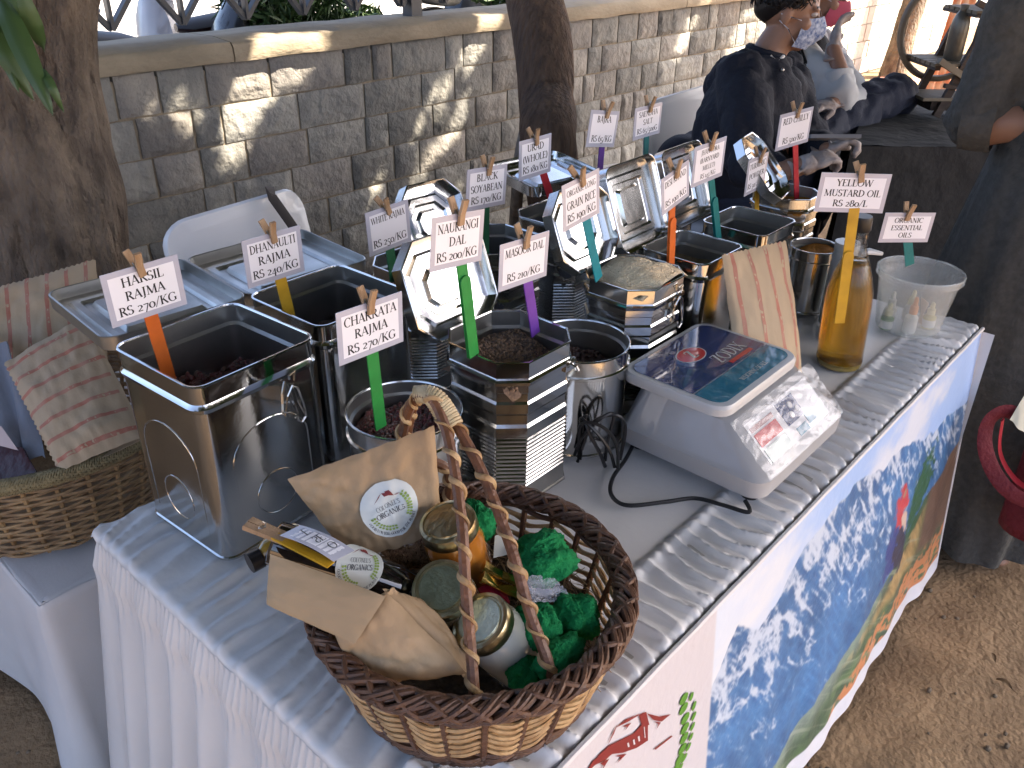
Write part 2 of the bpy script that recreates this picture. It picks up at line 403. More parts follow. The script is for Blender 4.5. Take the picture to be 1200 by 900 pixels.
# ------------------------------------------------------------------ stone wall with coping
def stone_wall():
    WY0 = 2.6
    stonem = mat("grey_stone", (.31, .30, .265), .85, noise_amt=1, nscale=7, col2=(.18, .18, .172), bump=.8, bscale=28, detail=9, obj_rand=.28, bdist=.02)
    stonew = mat("tan_stone", (.30, .28, .245), .85, noise_amt=1, nscale=7, col2=(.19, .18, .17), bump=.8, bscale=28, detail=9, obj_rand=.2, bdist=.02)
    mortar = mat("mortar", (.33, .27, .19), .95, noise_amt=1, nscale=12, col2=(.20, .165, .12), bump=.6, bscale=60)
    cop = mat("coping_plaster", (.40, .33, .235), .85, noise_amt=1, nscale=4, col2=(.25, .21, .15), bump=.5, bscale=30, detail=8, stretch=(1, 1, 2.5))
    t = thing("stone_wall", "grey block stone wall with pale plastered coping behind the stall", "wall", (4, WY0 + .12, 0))
    mb = MB(); mb.box((1.49, WY0 + .116, .48), (8.98, .22, 1.1)); mb.build("mortar", mortar, t, smooth=False)
    # coping, cast in lengths with a slightly uneven edge
    xs = [-3, -.6, 1.42, 2.96, 4.5, 5.99]
    for a, b in zip(xs, xs[1:]):
        n = 26; P = []
        prof = [(WY0 + .0, 1.052), (WY0 - .045, 1.056), (WY0 - .05, 1.07), (WY0 - .048, 1.105), (WY0 - .035, 1.122), (WY0 + .08, 1.132), (WY0 + .26, 1.128), (WY0 + .275, 1.11), (WY0 + .275, 1.055)]
        for i in range(n + 1):
            x = a + .003 + (b - a - .006) * i / n
            P.append([(x, y + .006 * nz(x * 4, j, 2), z + .006 * nz(x * 5, j * 3, 9)) for j, (y, z) in enumerate(prof)])
        mb = MB(); mb.rings(P); fixn(mb.build("coping", cop, t, angle=50))
    rows = [0.905, 0.762, 0.616]
    rows = [1.052] + rows + [rows[-1] - .155, rows[-1] - .31, rows[-1] - .46, rows[-1] - .6]
    RR = random.Random(11)
    for k in range(len(rows) - 1):
        zt, zb = rows[k], rows[k + 1]
        if zt < -.05: break
        x = .2 + RR.uniform(0, .25); far = MB()
        while x < 5.95:
            wd = RR.uniform(.17, .36) if RR.random() > .18 else RR.uniform(.10, .16)
            x1 = x + wd; g = RR.uniform(.003, .0065); tilt = RR.uniform(-.005, .005)
            near = x < 6.6
            nx_, nz_ = (9, 6) if near else (1, 1)
            sd_ = RR.random() * 100; pr = RR.uniform(.003, .013); z0 = max(zb, -.02) + g * .7; z1 = zt - g * .7
            P = []
            for j in range(nz_ + 1):
                r = []
                for i in range(nx_ + 1):
                    u, v = i / nx_, j / nz_
                    edge = min(min(u, 1 - u) * wd, min(v, 1 - v) * (z1 - z0)) / .016
                    e = min(1, edge) ** .6
                    f = abs(fbm(u * 2.6 * wd / .25 + sd_, v * 2.0, sd_)) * .020 + .004 * fbm(u * 14 + sd_, v * 9, sd_)
                    jx = .004 * nz(v * 4, sd_) if 0 < j < nz_ else 0; jz = .004 * nz(u * 4, sd_, 3) if 0 < i < nx_ else 0
                    r.append((x + g + (wd - 2 * g) * u + jx, WY0 + .001 - e * (pr + f), z0 + (z1 - z0) * v + jz + tilt * (u - .5)))
                P.append(r)
            L = [P[0][i] for i in range(nx_ + 1)] + [P[j][nx_] for j in range(1, nz_ + 1)] + [P[nz_][i] for i in range(nx_ - 1, -1, -1)] + [P[j][0] for j in range(nz_ - 1, 0, -1)]
            tgt = MB() if near else far
            tgt.grid(P); tgt.rings([L, [(q[0], WY0 + .03, q[2]) for q in L]], False, False)
            if near: fixn(tgt.build("stone", stonew if RR.random() < .3 else stonem, t, angle=40))
            x = x1
        if far.v: 
            o = far.build("stone", stonem, t, smooth=False); o["kind"] = "stuff"; fixn(o)
stone_wall()
def far_wall():
    t = thing("stone_wall", "sunlit pale stone wall further back beyond the seated people", "wall", (9.5, 3.5, 0)); RR = random.Random(19)
    pale = mat("sunlit_stone", (.52, .49, .43), .85, noise_amt=1, nscale=5, col2=(.42, .39, .34), bump=.6, bscale=28, obj_rand=.15); mort = mat('pale_mortar', (.42, .38, .31), .9, noise_amt=.6)  # stone colour lightened so this wall burns out in the sun
    MB().box((9.6, 3.52, .53), (7.2, .22, 1.1)).build("mortar", mort, t, smooth=False); MB().box((9.6, 3.52, 1.13), (7.26, .3, .09)).build("coping", MATS["coping_plaster"], t, smooth=False)
    for k in range(6):
        x = 6.02
        while x < 13.0:
            wd = RR.uniform(.22, .42); pr = RR.uniform(.006, .02); MB().box((x + wd / 2, 3.41 - pr / 2, .09 + .175 * k), (wd - .012, pr + .01, .165)).build("stone", pale, t, smooth=False); x += wd
far_wall()

# ------------------------------------------------------------------ fence on the coping
def fence():
    met = mat("grey_painted_steel", (.055, .058, .066), .42, noise_amt=.5, nscale=20, col2=(.08, .08, .085))
    t = thing("metal_fence", "dark grey steel fence of diamond lattice on the wall coping", "fence", (2.4, 2.73, 1.12))
    Y = 2.73
    for x in (-.05, 2.45, 4.95 - 1.9): 
        if x < 3: MB().box((x, Y, 1.62), (.062, .062, 1.0)).build("post", met, t, smooth=False)
    xs = [1.075 + .262 * k for k in range(-4, 7)]
    for z in (1.52,): MB().bar((-.05, Y, z), (3.3, Y, z), .05, .03).build("rail", met, t, smooth=False)
    for i, x in enumerate(xs):
        if x > 3.2: break
        zb = 1.175
        MB().bar((x, Y - .004, zb - .0), (x, Y - .004, 1.52), .012, .028).build("upright", met, t, smooth=False)
        if x + .262 < 3.3:
            MB().bar((x, Y, zb), (x + .131, Y, zb + .16), .016, .030, up=(0, 1, 0)).build("lattice_bar", met, t, smooth=False)
            MB().bar((x + .131, Y + .006, zb + .16), (x + .262, Y + .006, zb), .016, .030, up=(0, 1, 0)).build("lattice_bar", met, t, smooth=False)
            MB().bar((x, Y + .012, 1.50), (x + .131, Y + .012, zb + .16), .016, .030, up=(0, 1, 0)).build("lattice_bar", met, t, smooth=False)
            MB().bar((x + .131, Y + .018, zb + .16), (x + .262, Y + .018, 1.50), .016, .030, up=(0, 1, 0)).build("lattice_bar", met, t, smooth=False)
fence()

# ------------------------------------------------------------------ scooters parked behind the wall
def scooter(loc, rz, paint, label, seatc=(.012, .012, .014)):
    t = thing("motor_scooter", label, "scooter", loc, rz, "scooters parked behind the wall")
    body = mat("paint_" + label.split()[0], paint, .25, coat=.6, noise_amt=.4, nscale=3); bl = mat("scooter_rubber", (.02, .02, .022), .6); ch = wire
    M = Matrix.LocRotScale(Vector(loc), Euler((0, 0, rz)), None)
    mb = MB(M)
    sec = lambda x, w_, zb, zt: [(x, w_ * math.cos(a) * (1 if math.sin(a) < 0 else .85), (zb + zt) / 2 + (zt - zb) / 2 * math.sin(a)) for a in [2 * PI * k / 14 for k in range(14)]]
    mb.rings([sec(-.78, .04, .62, .74), sec(-.66, .12, .46, .78), sec(-.4, .17, .32, .78), sec(-.1, .16, .28, .74), sec(.06, .13, .26, .46), sec(.3, .14, .25, .34), sec(.38, .14, .26, .36)])
    mb.rings([sec(.36, .17, .26, .5), sec(.42, .2, .34, .86), sec(.5, .17, .4, .98), sec(.56, .08, .5, .92)])
    mb.rings([sec(.5, .1, .88, 1.02), sec(.56, .13, .9, 1.1), sec(.66, .08, .92, 1.04)])
    mb.build("body", body, t)
    mb = MB(M); mb.rings([[(x, w_ * math.cos(a), z + .05 * math.sin(a) * h) for a in [2 * PI * k / 12 for k in range(12)]] for x, w_, z, h in ((-.74, .05, .86, .5), (-.6, .13, .86, 1), (-.3, .14, .82, 1), (-.05, .11, .79, .9), (.02, .04, .79, .4))]); mb.build("seat", mat("scooter_seat", seatc, .45), t)
    for x in (-.55, .68):
        mb = MB(M); n = 20
        mb.tube([(x + .19 * math.cos(2 * PI * k / n), 0, .22 + .19 * math.sin(2 * PI * k / n)) for k in range(n)], .045, 8, loop=True); wl = mb.build("wheel", bl, t)
        mb = MB(M); mb.lathe([(.14, -.03), (.14, .03)], 16, (x, 0, .22), Matrix.Rotation(PI / 2, 3, 'X')); mb.build("rim", ch, wl)
    MB(M).tube([(.52, -.34, 1.02), (.56, -.2, 1.04), (.56, .2, 1.04), (.52, .34, 1.02)], .016, 8).build("handlebar", bl, t)
    for s_ in (-1, 1):
        MB(M).tube([(.56, .2 * s_, 1.04), (.52, .26 * s_, 1.16), (.5, .3 * s_, 1.2)], .006, 6).ell((.5, .31 * s_, 1.24), (.02, .065, .045), 12, 8).build("mirror", bl, t)
    MB(M).ell((.66, 0, .99), (.05, .07, .05), 12, 8).build("headlight", mat("lamp_glass", (.7, .7, .7), .1, coat=1), t)
    MB(M).tube([(.52, 0, .8), (.68, 0, .22)], .03, 8).build("fork", ch, t)
    return t
scooter((1.62, 3.75, .205), math.radians(-8), (.03, .03, .035), "black motor scooter behind the wall nearest the left trunk")
scooter((2.1, 5.2, .205), math.radians(14), (.30, .30, .32), "silver motor scooter behind the black one beyond the wall")
scooter((2.05, 4.1, .205), math.radians(165), (.30, .03, .03), "red motor scooter behind the wall beside the bushes")
scooter((4.3, 4.4, .205), math.radians(30), (.02, .022, .03), "dark scooter behind the wall and the fence post", (.05, .03, .02))

# ------------------------------------------------------------------ foliage
def leaf_cloud(centers, n, size, rnd, aspect=.42, gaps=(), droop=.4, squash=None):
    """n bent leaves of two quads each spread through ellipsoid clumps"""
    rs = np.random.RandomState(rnd); C = np.array([c[:3] for c in centers]); R = np.array([c[3] for c in centers])
    pr = R ** 2.2; pr /= pr.sum(); idx = rs.choice(len(C), n, p=pr)
    d = rs.normal(size=(n, 3)); d /= np.linalg.norm(d, axis=1)[:, None]
    rad = rs.uniform(.35, 1.0, n) ** .5; p = C[idx] + d * (R[idx] * rad)[:, None] * np.array(squash or (1, 1, .7))
    keep = np.ones(n, bool); sv = np.array(SV)
    for (gx, gy, gz, gr) in gaps:
        q = p - np.array([gx, gy, gz]); tt = q @ sv; dist = np.linalg.norm(q - tt[:, None] * sv, axis=1)
        keep &= dist > gr + .035
    p = p[keep]; n = len(p)
    ax = rs.normal(size=(n, 3)); ax[:, 2] -= droop; ax /= np.linalg.norm(ax, axis=1)[:, None]
    bx = np.cross(ax, rs.normal(size=(n, 3))); bx /= np.linalg.norm(bx, axis=1)[:, None]; nx = np.cross(ax, bx)
    L = size * rs.uniform(.6, 1.25, n)[:, None]; W_ = L * aspect
    v = np.stack([p - ax * L / 2, p + bx * W_ / 2 + nx * L * .06, p + ax * L / 2 - nx * L * .1, p - bx * W_ / 2 + nx * L * .06], 1).reshape(-1, 3)
    f = np.arange(n * 4).reshape(-1, 4); f = np.concatenate([f[:, [0, 1, 2]], f[:, [0, 2, 3]]])
    return v, f
def leaf_obj(name, v, f, m, parent):
    A = np.array(wm_of(parent).inverted()) if parent else np.eye(4); v = v @ A[:3, :3].T + A[:3, 3]
    me = bpy.data.meshes.new(name); me.from_pydata(v.tolist(), [], f.tolist()); me.materials.append(m)
    o = bpy.data.objects.new(name, me); link(o)
    if parent: o.parent = parent
    return o
# leaves cut out along these sun rays to place dapples on wall and trunk
GAPS = [(1.62, 2.56, 1.09, .10), (1.50, 2.57, 1.03, .05), (1.78, 2.57, 1.06, .05), (1.22, 2.58, .93, .035), (1.10, 2.58, .97, .02), (1.42, 2.58, .78, .06), (1.30, 2.58, .84, .03), (1.95, 2.58, .62, .05), (2.02, 2.58, .86, .02), (2.06, 2.58, .46, .04),
        (2.78, 2.56, 1.09, .06), (2.50, 2.58, .84, .05), (2.58, 2.58, .66, .05), (2.66, 2.58, .78, .03), (2.35, 2.58, .50, .05), (2.35, 2.58, .70, .02), (2.2, 2.56, 1.1, .01), (3.05, 2.15, .75, .05), (3.05, 2.15, 1.0, .03), (5.4, 2.58, .8, .2), (4.6, 2.58, .9, .06)]
def branch(mb, a, b, r0, r1, seed, n=14, wob=.05, m=10):
    a = Vector(a); b = Vector(b); pts = []; rr = []
    for i in range(n + 1):
        t_ = i / n; p = a.lerp(b, t_); k = wob * math.sin(PI * t_)
        pts.append(p + Vector((nz(t_ * 3, seed) * k * 3, nz(t_ * 3, seed, 5) * k * 3, 0))); rr.append(r0 + (r1 - r0) * t_)
    mb.tube(pts, rr, m)
    return pts
def rough_tube(mb, pts, rr, seg, seed, amp):
    """trunk with ridges and hollows"""
    # resample
    P = []; Rr = []
    pts = [Vector(p) for p in pts]
    for k in range(len(pts) - 1):
        L = (pts[k + 1] - pts[k]).length; m = max(2, int(L / .022))
        for i in range(m):
            t_ = i / m
            p0 = pts[max(k - 1, 0)]; p1 = pts[k]; p2 = pts[k + 1]; p3 = pts[min(k + 2, len(pts) - 1)]
            q = .5 * ((2 * p1) + (p2 - p0) * t_ + (2 * p0 - 5 * p1 + 4 * p2 - p3) * t_ ** 2 + (3 * p1 - p0 - 3 * p2 + p3) * t_ ** 3)
            P.append(q); Rr.append(rr[k] + (rr[k + 1] - rr[k]) * (t_ * t_ * (3 - 2 * t_)))
    P.append(pts[-1]); Rr.append(rr[-1]); rings = []
    for i, p in enumerate(P):
        d = (P[min(i + 1, len(P) - 1)] - P[max(i - 1, 0)]).normalized(); a = Vector((1, 0, 0)) - d * d.x; a.normalize(); b = d.cross(a)
        ring = []
        for k in range(seg):
            th = 2 * PI * k / seg; c, s_ = math.cos(th), math.sin(th)
            z = p.z
            h = amp * (fbm(c * 2.2 + seed, s_ * 2.2, z * 2.2) * 1.6 + .55 * abs(nz(c * 7 + seed, s_ * 7, z * 3.5)) + .3 * abs(nz(c * 16, s_ * 16 + seed, z * 9)))
            ring.append(p + (a * c + b * s_) * (Rr[i] + h))
        rings.append(ring)
    mb.rings(rings)

# left tree: thick forked trunk
t1 = thing("leaning_tree", "thick brown forked tree trunk at the left in front of the wall", "tree", (.55, 2.05, 0))
mb = MB(); rough_tube(mb, [(.50, 2.02, -.1), (.48, 2.02, .25), (0.4710, 2.0500, 0.4390), (0.5080, 2.0500, 0.6900), (0.5130, 2.0700, 0.9130), (0.5010, 2.1000, 1.1190), (0.4790, 2.1200, 1.3190), (0.4600, 2.1500, 1.5540), (-.75, 2.3, 2.6), (-1.4, 2.4, 3.5)], [.24, .20, .164, .160, .165, .146, .132, .12, .10, .06], 90, 3, .028)
mb.build("trunk", bark, t1, angle=180)
mb = MB(); rough_tube(mb, [(0.5340, 2.0200, 0.6150), (0.5720, 2.0000, 0.8330), (0.5890, 1.9900, 1.0150), (0.6160, 2.0000, 1.1800), (0.6470, 2.0000, 1.3180), (0.7070, 1.9800, 1.5580), (.75, 1.8, 2.6), (1.3, 1.5, 3.6)], [.11, .10, .080, .066, .064, .064, .06, .045], 64, 8, .018)
mb.build("limb", bark, t1, angle=180)
mb = MB(); mb.tube([(0.5880, 1.9500, 0.8590), (0.5630, 1.8850, 0.8700)], [.022, .012], 10); k_ = mb.build("branch_stub", bark, t1)
cl = []
Rc = random.Random(5)
for k in range(90):
    cl.append((Rc.uniform(-2.6, 2.6), Rc.uniform(-2.6, 3.0), Rc.uniform(3.0, 5.0), Rc.uniform(.45, .85)))
mb = MB()
for k in range(0, 90, 5): branch(mb, (.0 if k % 8 else 1.2, 2.0, 2.9), cl[k][:3], .05, .012, k)
mb.build("boughs", bark, t1)
v, f = leaf_cloud(cl, 52000, .17, 2, gaps=GAPS); o = leaf_obj("crown", v, f, leafm, t1)
# the spray of long leaves hanging into the view
spray = [((0.1635, 1.0307, 1.4419), (0.1412, 0.8802, 1.2961), .034), ((0.1335, 1.0426, 1.4159), (0.1548, 0.9725, 1.3005), .03), ((0.1724, 0.9755, 1.4498), (0.1978, 1.0077, 1.3585), .026), ((0.1695, 1.1021, 1.4320), (0.1370, 0.9699, 1.3146), .03), ((0.1586, 0.9228, 1.3490), (0.1606, 0.8921, 1.2950), .014), ((0.1865, 1.1012, 1.4535), (0.2229, 1.0784, 1.3731), .026), ((0.1357, 1.1038, 1.3891), (0.1685, 1.0631, 1.3440), .03)]
MB().tube([(-.1, 1.2, 3.4), (-.12, .7, 2.5), (0.1849, 1.1838, 1.5487), (0.1678, 1.0755, 1.4392)], [.02, .012, .006, .003], 7).build("twig", bark, t1)
for a, b, wd in spray:
    a = Vector(a); b = Vector(b); d = (b - a).normalized(); n_ = (Vector((-.307, -.345, 1.54)) - a).normalized(); s_ = d.cross(n_).normalized(); n_ = s_.cross(d)
    P = []
    for j in range(13):
        t_ = j / 12; wv = wd * .5 * (math.sin(PI * min(1, t_ * .98 + .02)) ** .7) * (1 - .25 * t_); c = a.lerp(b, t_) + n_ * (.02 * math.sin(t_ * 3.0))
        wvv = .003 * math.sin(t_ * 26)
        P.append([c + s_ * wv * q + n_ * (-.22 * wd * abs(q) + wvv * q * q) for q in (-1, -.5, 0, .5, 1)])
    MB().slab(P, .0006).build("leaf", leafl, t1, angle=180)

# second tree, in front of the wall
t2 = thing("slim_tree", "reddish brown straight tree trunk rising before the middle of the wall", "tree", (2.85, 2.3, 0))
mb = MB(); rough_tube(mb, [(3.0, 2.25, -.1), (2.2593, 1.7437, 0.6855), (2.3465, 1.8443, 0.9200), (2.4172, 1.9386, 1.1250), (2.4966, 2.0813, 1.3579), (2.62, 2.35, 2.2), (2.5, 2.3, 3.2)], [.15, .105, .108, .115, .11, .10, .07], 44, 21, .010)
mb.build("trunk", bark2, t2, angle=180)
mb = MB(); rough_tube(mb, [(2.86, 2.46, 0), (2.2015, 1.8579, 0.6412), (2.3140, 1.9292, 0.8137), (2.4070, 2.0347, 1.0207), (2.4964, 2.1695, 1.1965)], [.03, .024, .018, .014, .006], 14, 31, .006)
mb.build("creeper_stem", mat("pale_bark", (.34, .30, .25), .9, noise_amt=1, nscale=14, col2=(.16, .14, .12), bump=.8), t2, angle=180)
cl = [(Rc.uniform(1.6, 5.2), Rc.uniform(-2.6, 3.4), Rc.uniform(2.9, 4.9), Rc.uniform(.45, .85)) for k in range(115)]
mb = MB()
for k in range(0, 60, 4): branch(mb, (2.5, 2.3, 3.0), cl[k][:3], .045, .01, 100 + k)
mb.build("boughs", bark2, t2)
v, f = leaf_cloud(cl, 70000, .17, 4, gaps=GAPS); leaf_obj("crown", v, f, leafm, t2)

# unseen tree added behind the camera, its crown shaped to shade the stall
t3 = thing("unseen_shade_tree", "unseen tree added to shade the stall from the aisle side", "tree", (-1.9, -2.2, 0))
mb = MB(); rough_tube(mb, [(-1.9, -2.2, -.1), (-1.85, -2.2, 1), (-1.7, -2.1, 2.2), (-1.2, -2.0, 3.4)], [.22, .17, .15, .09], 24, 5, .015); mb.build("trunk", bark, t3, angle=180)
cl = [(Rc.uniform(-2.2, 4.0), Rc.uniform(-3.3, -.2), Rc.uniform(3.4, 5.2), Rc.uniform(.45, .9)) for k in range(80)]
mb = MB()
for k in range(0, 60, 4): branch(mb, (-1.3, -2.0, 3.2), cl[k][:3], .05, .01, 200 + k)
mb.build("boughs", bark, t3)
v, f = leaf_cloud(cl, 52000, .17, 6, gaps=GAPS); leaf_obj("crown", v, f, leafm, t3)

# distant trunk in the sun by the wall end
t4 = thing("far_trunk", "dark thin tree trunk standing in the sun by the far wall", "tree", (9.9, 3.05, 0))
mb = MB(); rough_tube(mb, [(9.85, 3.05, -.05), (9.95, 3.05, .5), (10.1, 3.05, 1.2), (10.3, 3.1, 2.4), (10.5, 3.1, 4.2)], [.15, .12, .115, .10, .06], 20, 44, .012); mb.build("trunk", bark, t4, angle=180)
v, f = leaf_cloud([(10.5 + Rc.uniform(-1, 1), 3.1 + Rc.uniform(-1, 1), Rc.uniform(4.2, 5.2), Rc.uniform(.3, .6)) for k in range(16)], 5000, .14, 8); leaf_obj("crown", v, f, leafm, t4)
t4 = thing("far_trunk", "dark tree trunk just behind the pink masked person", "tree", (6.9, 2.95, 0))
mb = MB(); rough_tube(mb, [(6.9, 2.95, -.05), (6.9, 2.95, .6), (6.95, 3.0, 1.4), (7.0, 3.0, 4.0)], [.10, .08, .07, .05], 18, 47, .01); mb.build("trunk", bark, t4, angle=180)
v, f = leaf_cloud([(7.0 + Rc.uniform(-.8, .8), 3.3 + Rc.uniform(-.6, 1), Rc.uniform(3.9, 5), Rc.uniform(.3, .6)) for k in range(12)], 4000, .14, 9); leaf_obj("crown", v, f, leafm, t4)

# bushes beyond the fence
def bush(loc, r, h, n, size, seed, label, m, asp=.4):
    t = thing("bush", label, "bush", loc, 0, None)
    mb = MB(); rr = random.Random(seed)
    cs = []
    for k in range(9):
        e = (loc[0] + rr.uniform(-r, r) * .8, loc[1] + rr.uniform(-r, r) * .5, rr.uniform(.45, 1) * h); cs.append((*e, r * .42)); branch(mb, loc, e, .014, .004, seed + k)
    mb.build("stem", bark, t); v, f = leaf_cloud(cs, n, size, seed, aspect=asp); leaf_obj("foliage", v, f, m, t)
bush((2.68, 3.9, 0), .5, 1.65, 5200, .12, 31, "spiky green shrub beyond the fence right of the scooters", leafl, .14)
bush((4.1, 3.6, 0), .42, 1.2, 900, .09, 33, "loose green leafy shrub beyond the fence left of the slim trunk", leafl, .5)
bush((5.4, 4.9, 0), .6, 1.15, 1400, .09, 35, "pale green shrub beyond the fence right beside its post", leafl, .5)

# ------------------------------------------------------------------ stall table with satin cloth
TZ = .75; TL_, TW_ = 1.655, .75
def ruffle(x, y):
    """height of the gathered satin along the front and left borders"""
    h = .0015 * fbm(x * 5, y * 5) * 3
    if y < .115:
        k = min(1, (.115 - y) / .03) * (1 if y > .0 else 1)
        ph = x * 2 * PI / .033 + 5.0 * nz(x * 6, 1) + 3.2 * nz(x * 10, y * 12) + y * (20 + 60 * nz(x * 3, 5))
        w_ = 1 - 2 * abs(math.sin(ph / 2)) ** .75; w2 = math.sin(x * 2 * PI / .013 + 5 * nz(x * 20, y * 9, 3) + y * 60); h += k * (.0100 * w_ * (.35 + 1.3 * abs(nz(x * 9, y * 7, 8))) + .0018 * w2 * abs(nz(x * 14, y * 12, 1)) * 2 + .004)
        if y > .085: h += .006 * math.exp(-((y - .105) / .010) ** 2) * (1 + .4 * math.sin(x * 260))
    if x < .13:
        k = min(1, (.13 - x) / .05); ph = y * 2 * PI / .036 + 6.0 * nz(y * 7, 4) + 4 * nz(x * 10, y * 9, 6) - x * 30
        w_ = 1 - 2 * abs(math.sin(ph / 2)) ** .75; h += k * (.0062 * w_ * (.25 + 1.3 * abs(nz(y * 9, x * 6, 2))) + .0012 * math.sin(y * 430 + 6 * nz(y * 22, x * 8)) * abs(nz(y * 12, x * 9, 4)) + .003)
    return h
def table():
    t = thing("folding_table", "folding trestle table hidden under the white satin cloth", "table", (.83, .375, 0))
    MB().box((.8275, .375, .732), (1.60, .70, .026)).build("tabletop", mat("table_laminate", (.4, .38, .34), .5), t, smooth=False)
    for x in (.14, 1.52):
        for y in (.08, .67): MB().tube([(x, y, 0), (x, y, .72)], .014, 10).build("leg", blackp, t)
        MB().tube([(x, .08, .2), (x, .67, .2)], .01, 8).build("stretcher", blackp, t)
    # cloth
    mb = MB(); nx, ny = 520, 170; P = []
    for j in range(ny + 1):
        y = TW_ * (j / ny) ** 1.35; r = []
        for i in range(nx + 1):
            x = TL_ * (i / nx) ** 1.12
            z = TZ - .002 + ruffle(x, y)
            e = min(x, y, TL_ - x, TW_ - y)
            if e < .014: z -= (.014 - math.sqrt(max(0, .014 ** 2 - (.014 - e) ** 2))) * .9
            r.append((x, y, z))
        P.append(r)
    mb.grid(P)
    # skirts round the perimeter
    LS = TL_ - .02 + .0314
    def skirt(s0, s1, n, drops, amp, flare, per):
        G = []
        for j in range(drops + 1):
            t_ = j / drops; r = []
            for i in range(n + 1):
                s_ = s0 + (s1 - s0) * i / n
                p, nrm = perim(s_)
                ph = s_ * 2 * PI / per + 2.0 * nz(s_ * 3, 2) + .8 * nz(s_ * 5, t_ * 1.5)
                fold = math.sin(ph) * amp * (t_ ** .75) * (1 + .4 * nz(s_ * 4, 7)) + .0022 * math.sin(s_ * 2 * PI / .012 + 4 * nz(s_ * 20, 1)) * math.exp(-((t_ - .05) / .06) ** 2)
                o_ = flare * t_ + fold + .001
                gather = .004 * math.exp(-((t_ - .06) / .02) ** 2)
                q = p + nrm * (o_ + gather * (0 if s_ < LS - .05 else 1))
                if j == 0: q = p + nrm * .0 
                r.append((q.x, q.y, TZ - .012 - (t_ ** 1.0) * (.70 + .012 * nz(s_ * 2, 3)) + (ruffle(max(0, p.x), max(0, p.y)) if j == 0 else 0) * .6))
            G.append(r)
        mb.grid(G)
    def perim(s_):
        # 0..TL: front from right to left; then left side; then back; then right
        if s_ < TL_ - .02: return Vector((TL_ - s_, 0, 0)), Vector((0, -1, 0))
        s_ -= TL_ - .02
        if s_ < .0314: a = s_ / .02; return Vector((.02 - .02 * math.sin(a), .02 - .02 * math.cos(a), 0)), Vector((-math.sin(a), -math.cos(a), 0))
        s_ -= .0314
        if s_ < TW_ - .05: return Vector((0, .02 + s_, 0)), Vector((-1, 0, 0))
        s_ -= TW_ - .05
        if s_ < .0471: a = s_ / .03; return Vector((.03 - .03 * math.cos(a), TW_ - .03 + .03 * math.sin(a), 0)), Vector((-math.cos(a), math.sin(a), 0))
        s_ -= .0471
        if s_ < TL_ - .03: return Vector((.03 + s_, TW_, 0)), Vector((0, 1, 0))
        s_ -= TL_ - .03
        return Vector((TL_, TW_ - s_, 0)), Vector((1, 0, 0))
    skirt(0, LS - .03, 300, 10, .0008, .001, .12)
    skirt(LS - .03, LS + TW_ + .03, 560, 50, .028, .09, .074)
    skirt(LS + TW_ + .03, LS + TW_ + TL_, 200, 8, .008, .02, .1)
    skirt(LS + TW_ + TL_, LS + TW_ + TL_ + TW_, 100, 10, .006, .02, .1)
    o = mb.build("tablecloth", satin, angle=180)
    tag(o, "white satin tablecloth with gathered frill draped over the front stall table", "tablecloth")
table()

# another unseen tree, added so its crown shades the wall's right part
t5 = thing("unseen_shade_tree", "unseen tree added to shade the far end of the stall row", "tree", (6.2, -3.6, 0))
mb = MB(); rough_tube(mb, [(6.2, -3.6, -.1), (6.2, -3.5, 1), (6.1, -3.2, 2.2), (5.9, -2.6, 3.4)], [.22, .17, .15, .09], 24, 6, .015); mb.build("trunk", bark, t5, angle=180)
cl = [(Rc.uniform(3.6, 8.0), Rc.uniform(-3.4, 1.2), Rc.uniform(3.4, 5.0), Rc.uniform(.45, .9)) for k in range(84)]
mb = MB()
for k in range(0, 56, 4): branch(mb, (5.9, -2.6, 3.3), cl[k][:3], .05, .01, 300 + k)
mb.build("boughs", bark, t5)
v, f = leaf_cloud(cl, 52000, .17, 16, gaps=GAPS); leaf_obj("crown", v, f, leafm, t5)

# ------------------------------------------------------------------ banner hanging down the front of the table
def smooth(a, b, x): t_ = np.clip((x - a) / (b - a), 0, 1); return t_ * t_ * (3 - 2 * t_)
def vnoise(x, y, seed):
    rs = np.random.RandomState(seed); T = rs.rand(64, 64)
    xi = np.floor(x).astype(int); yi = np.floor(y).astype(int); fx = x - xi; fy = y - yi; fx = fx * fx * (3 - 2 * fx); fy = fy * fy * (3 - 2 * fy)
    g = lambda a, b: T[a % 64, b % 64]
    return (g(xi, yi) * (1 - fx) + g(xi + 1, yi) * fx) * (1 - fy) + (g(xi, yi + 1) * (1 - fx) + g(xi + 1, yi + 1) * fx) * fy
def nfbm(x, y, seed, o=5, ridge=False):
    s_ = 0; a = 1; t_ = 0
    for k in range(o):
        n_ = vnoise(x, y, seed + k)
        if ridge: n_ = 1 - np.abs(2 * n_ - 1)
        s_ = s_ + a * n_; t_ += a; a *= .55; x = x * 2.07 + 3; y = y * 2.07 + 5
    return s_ / t_
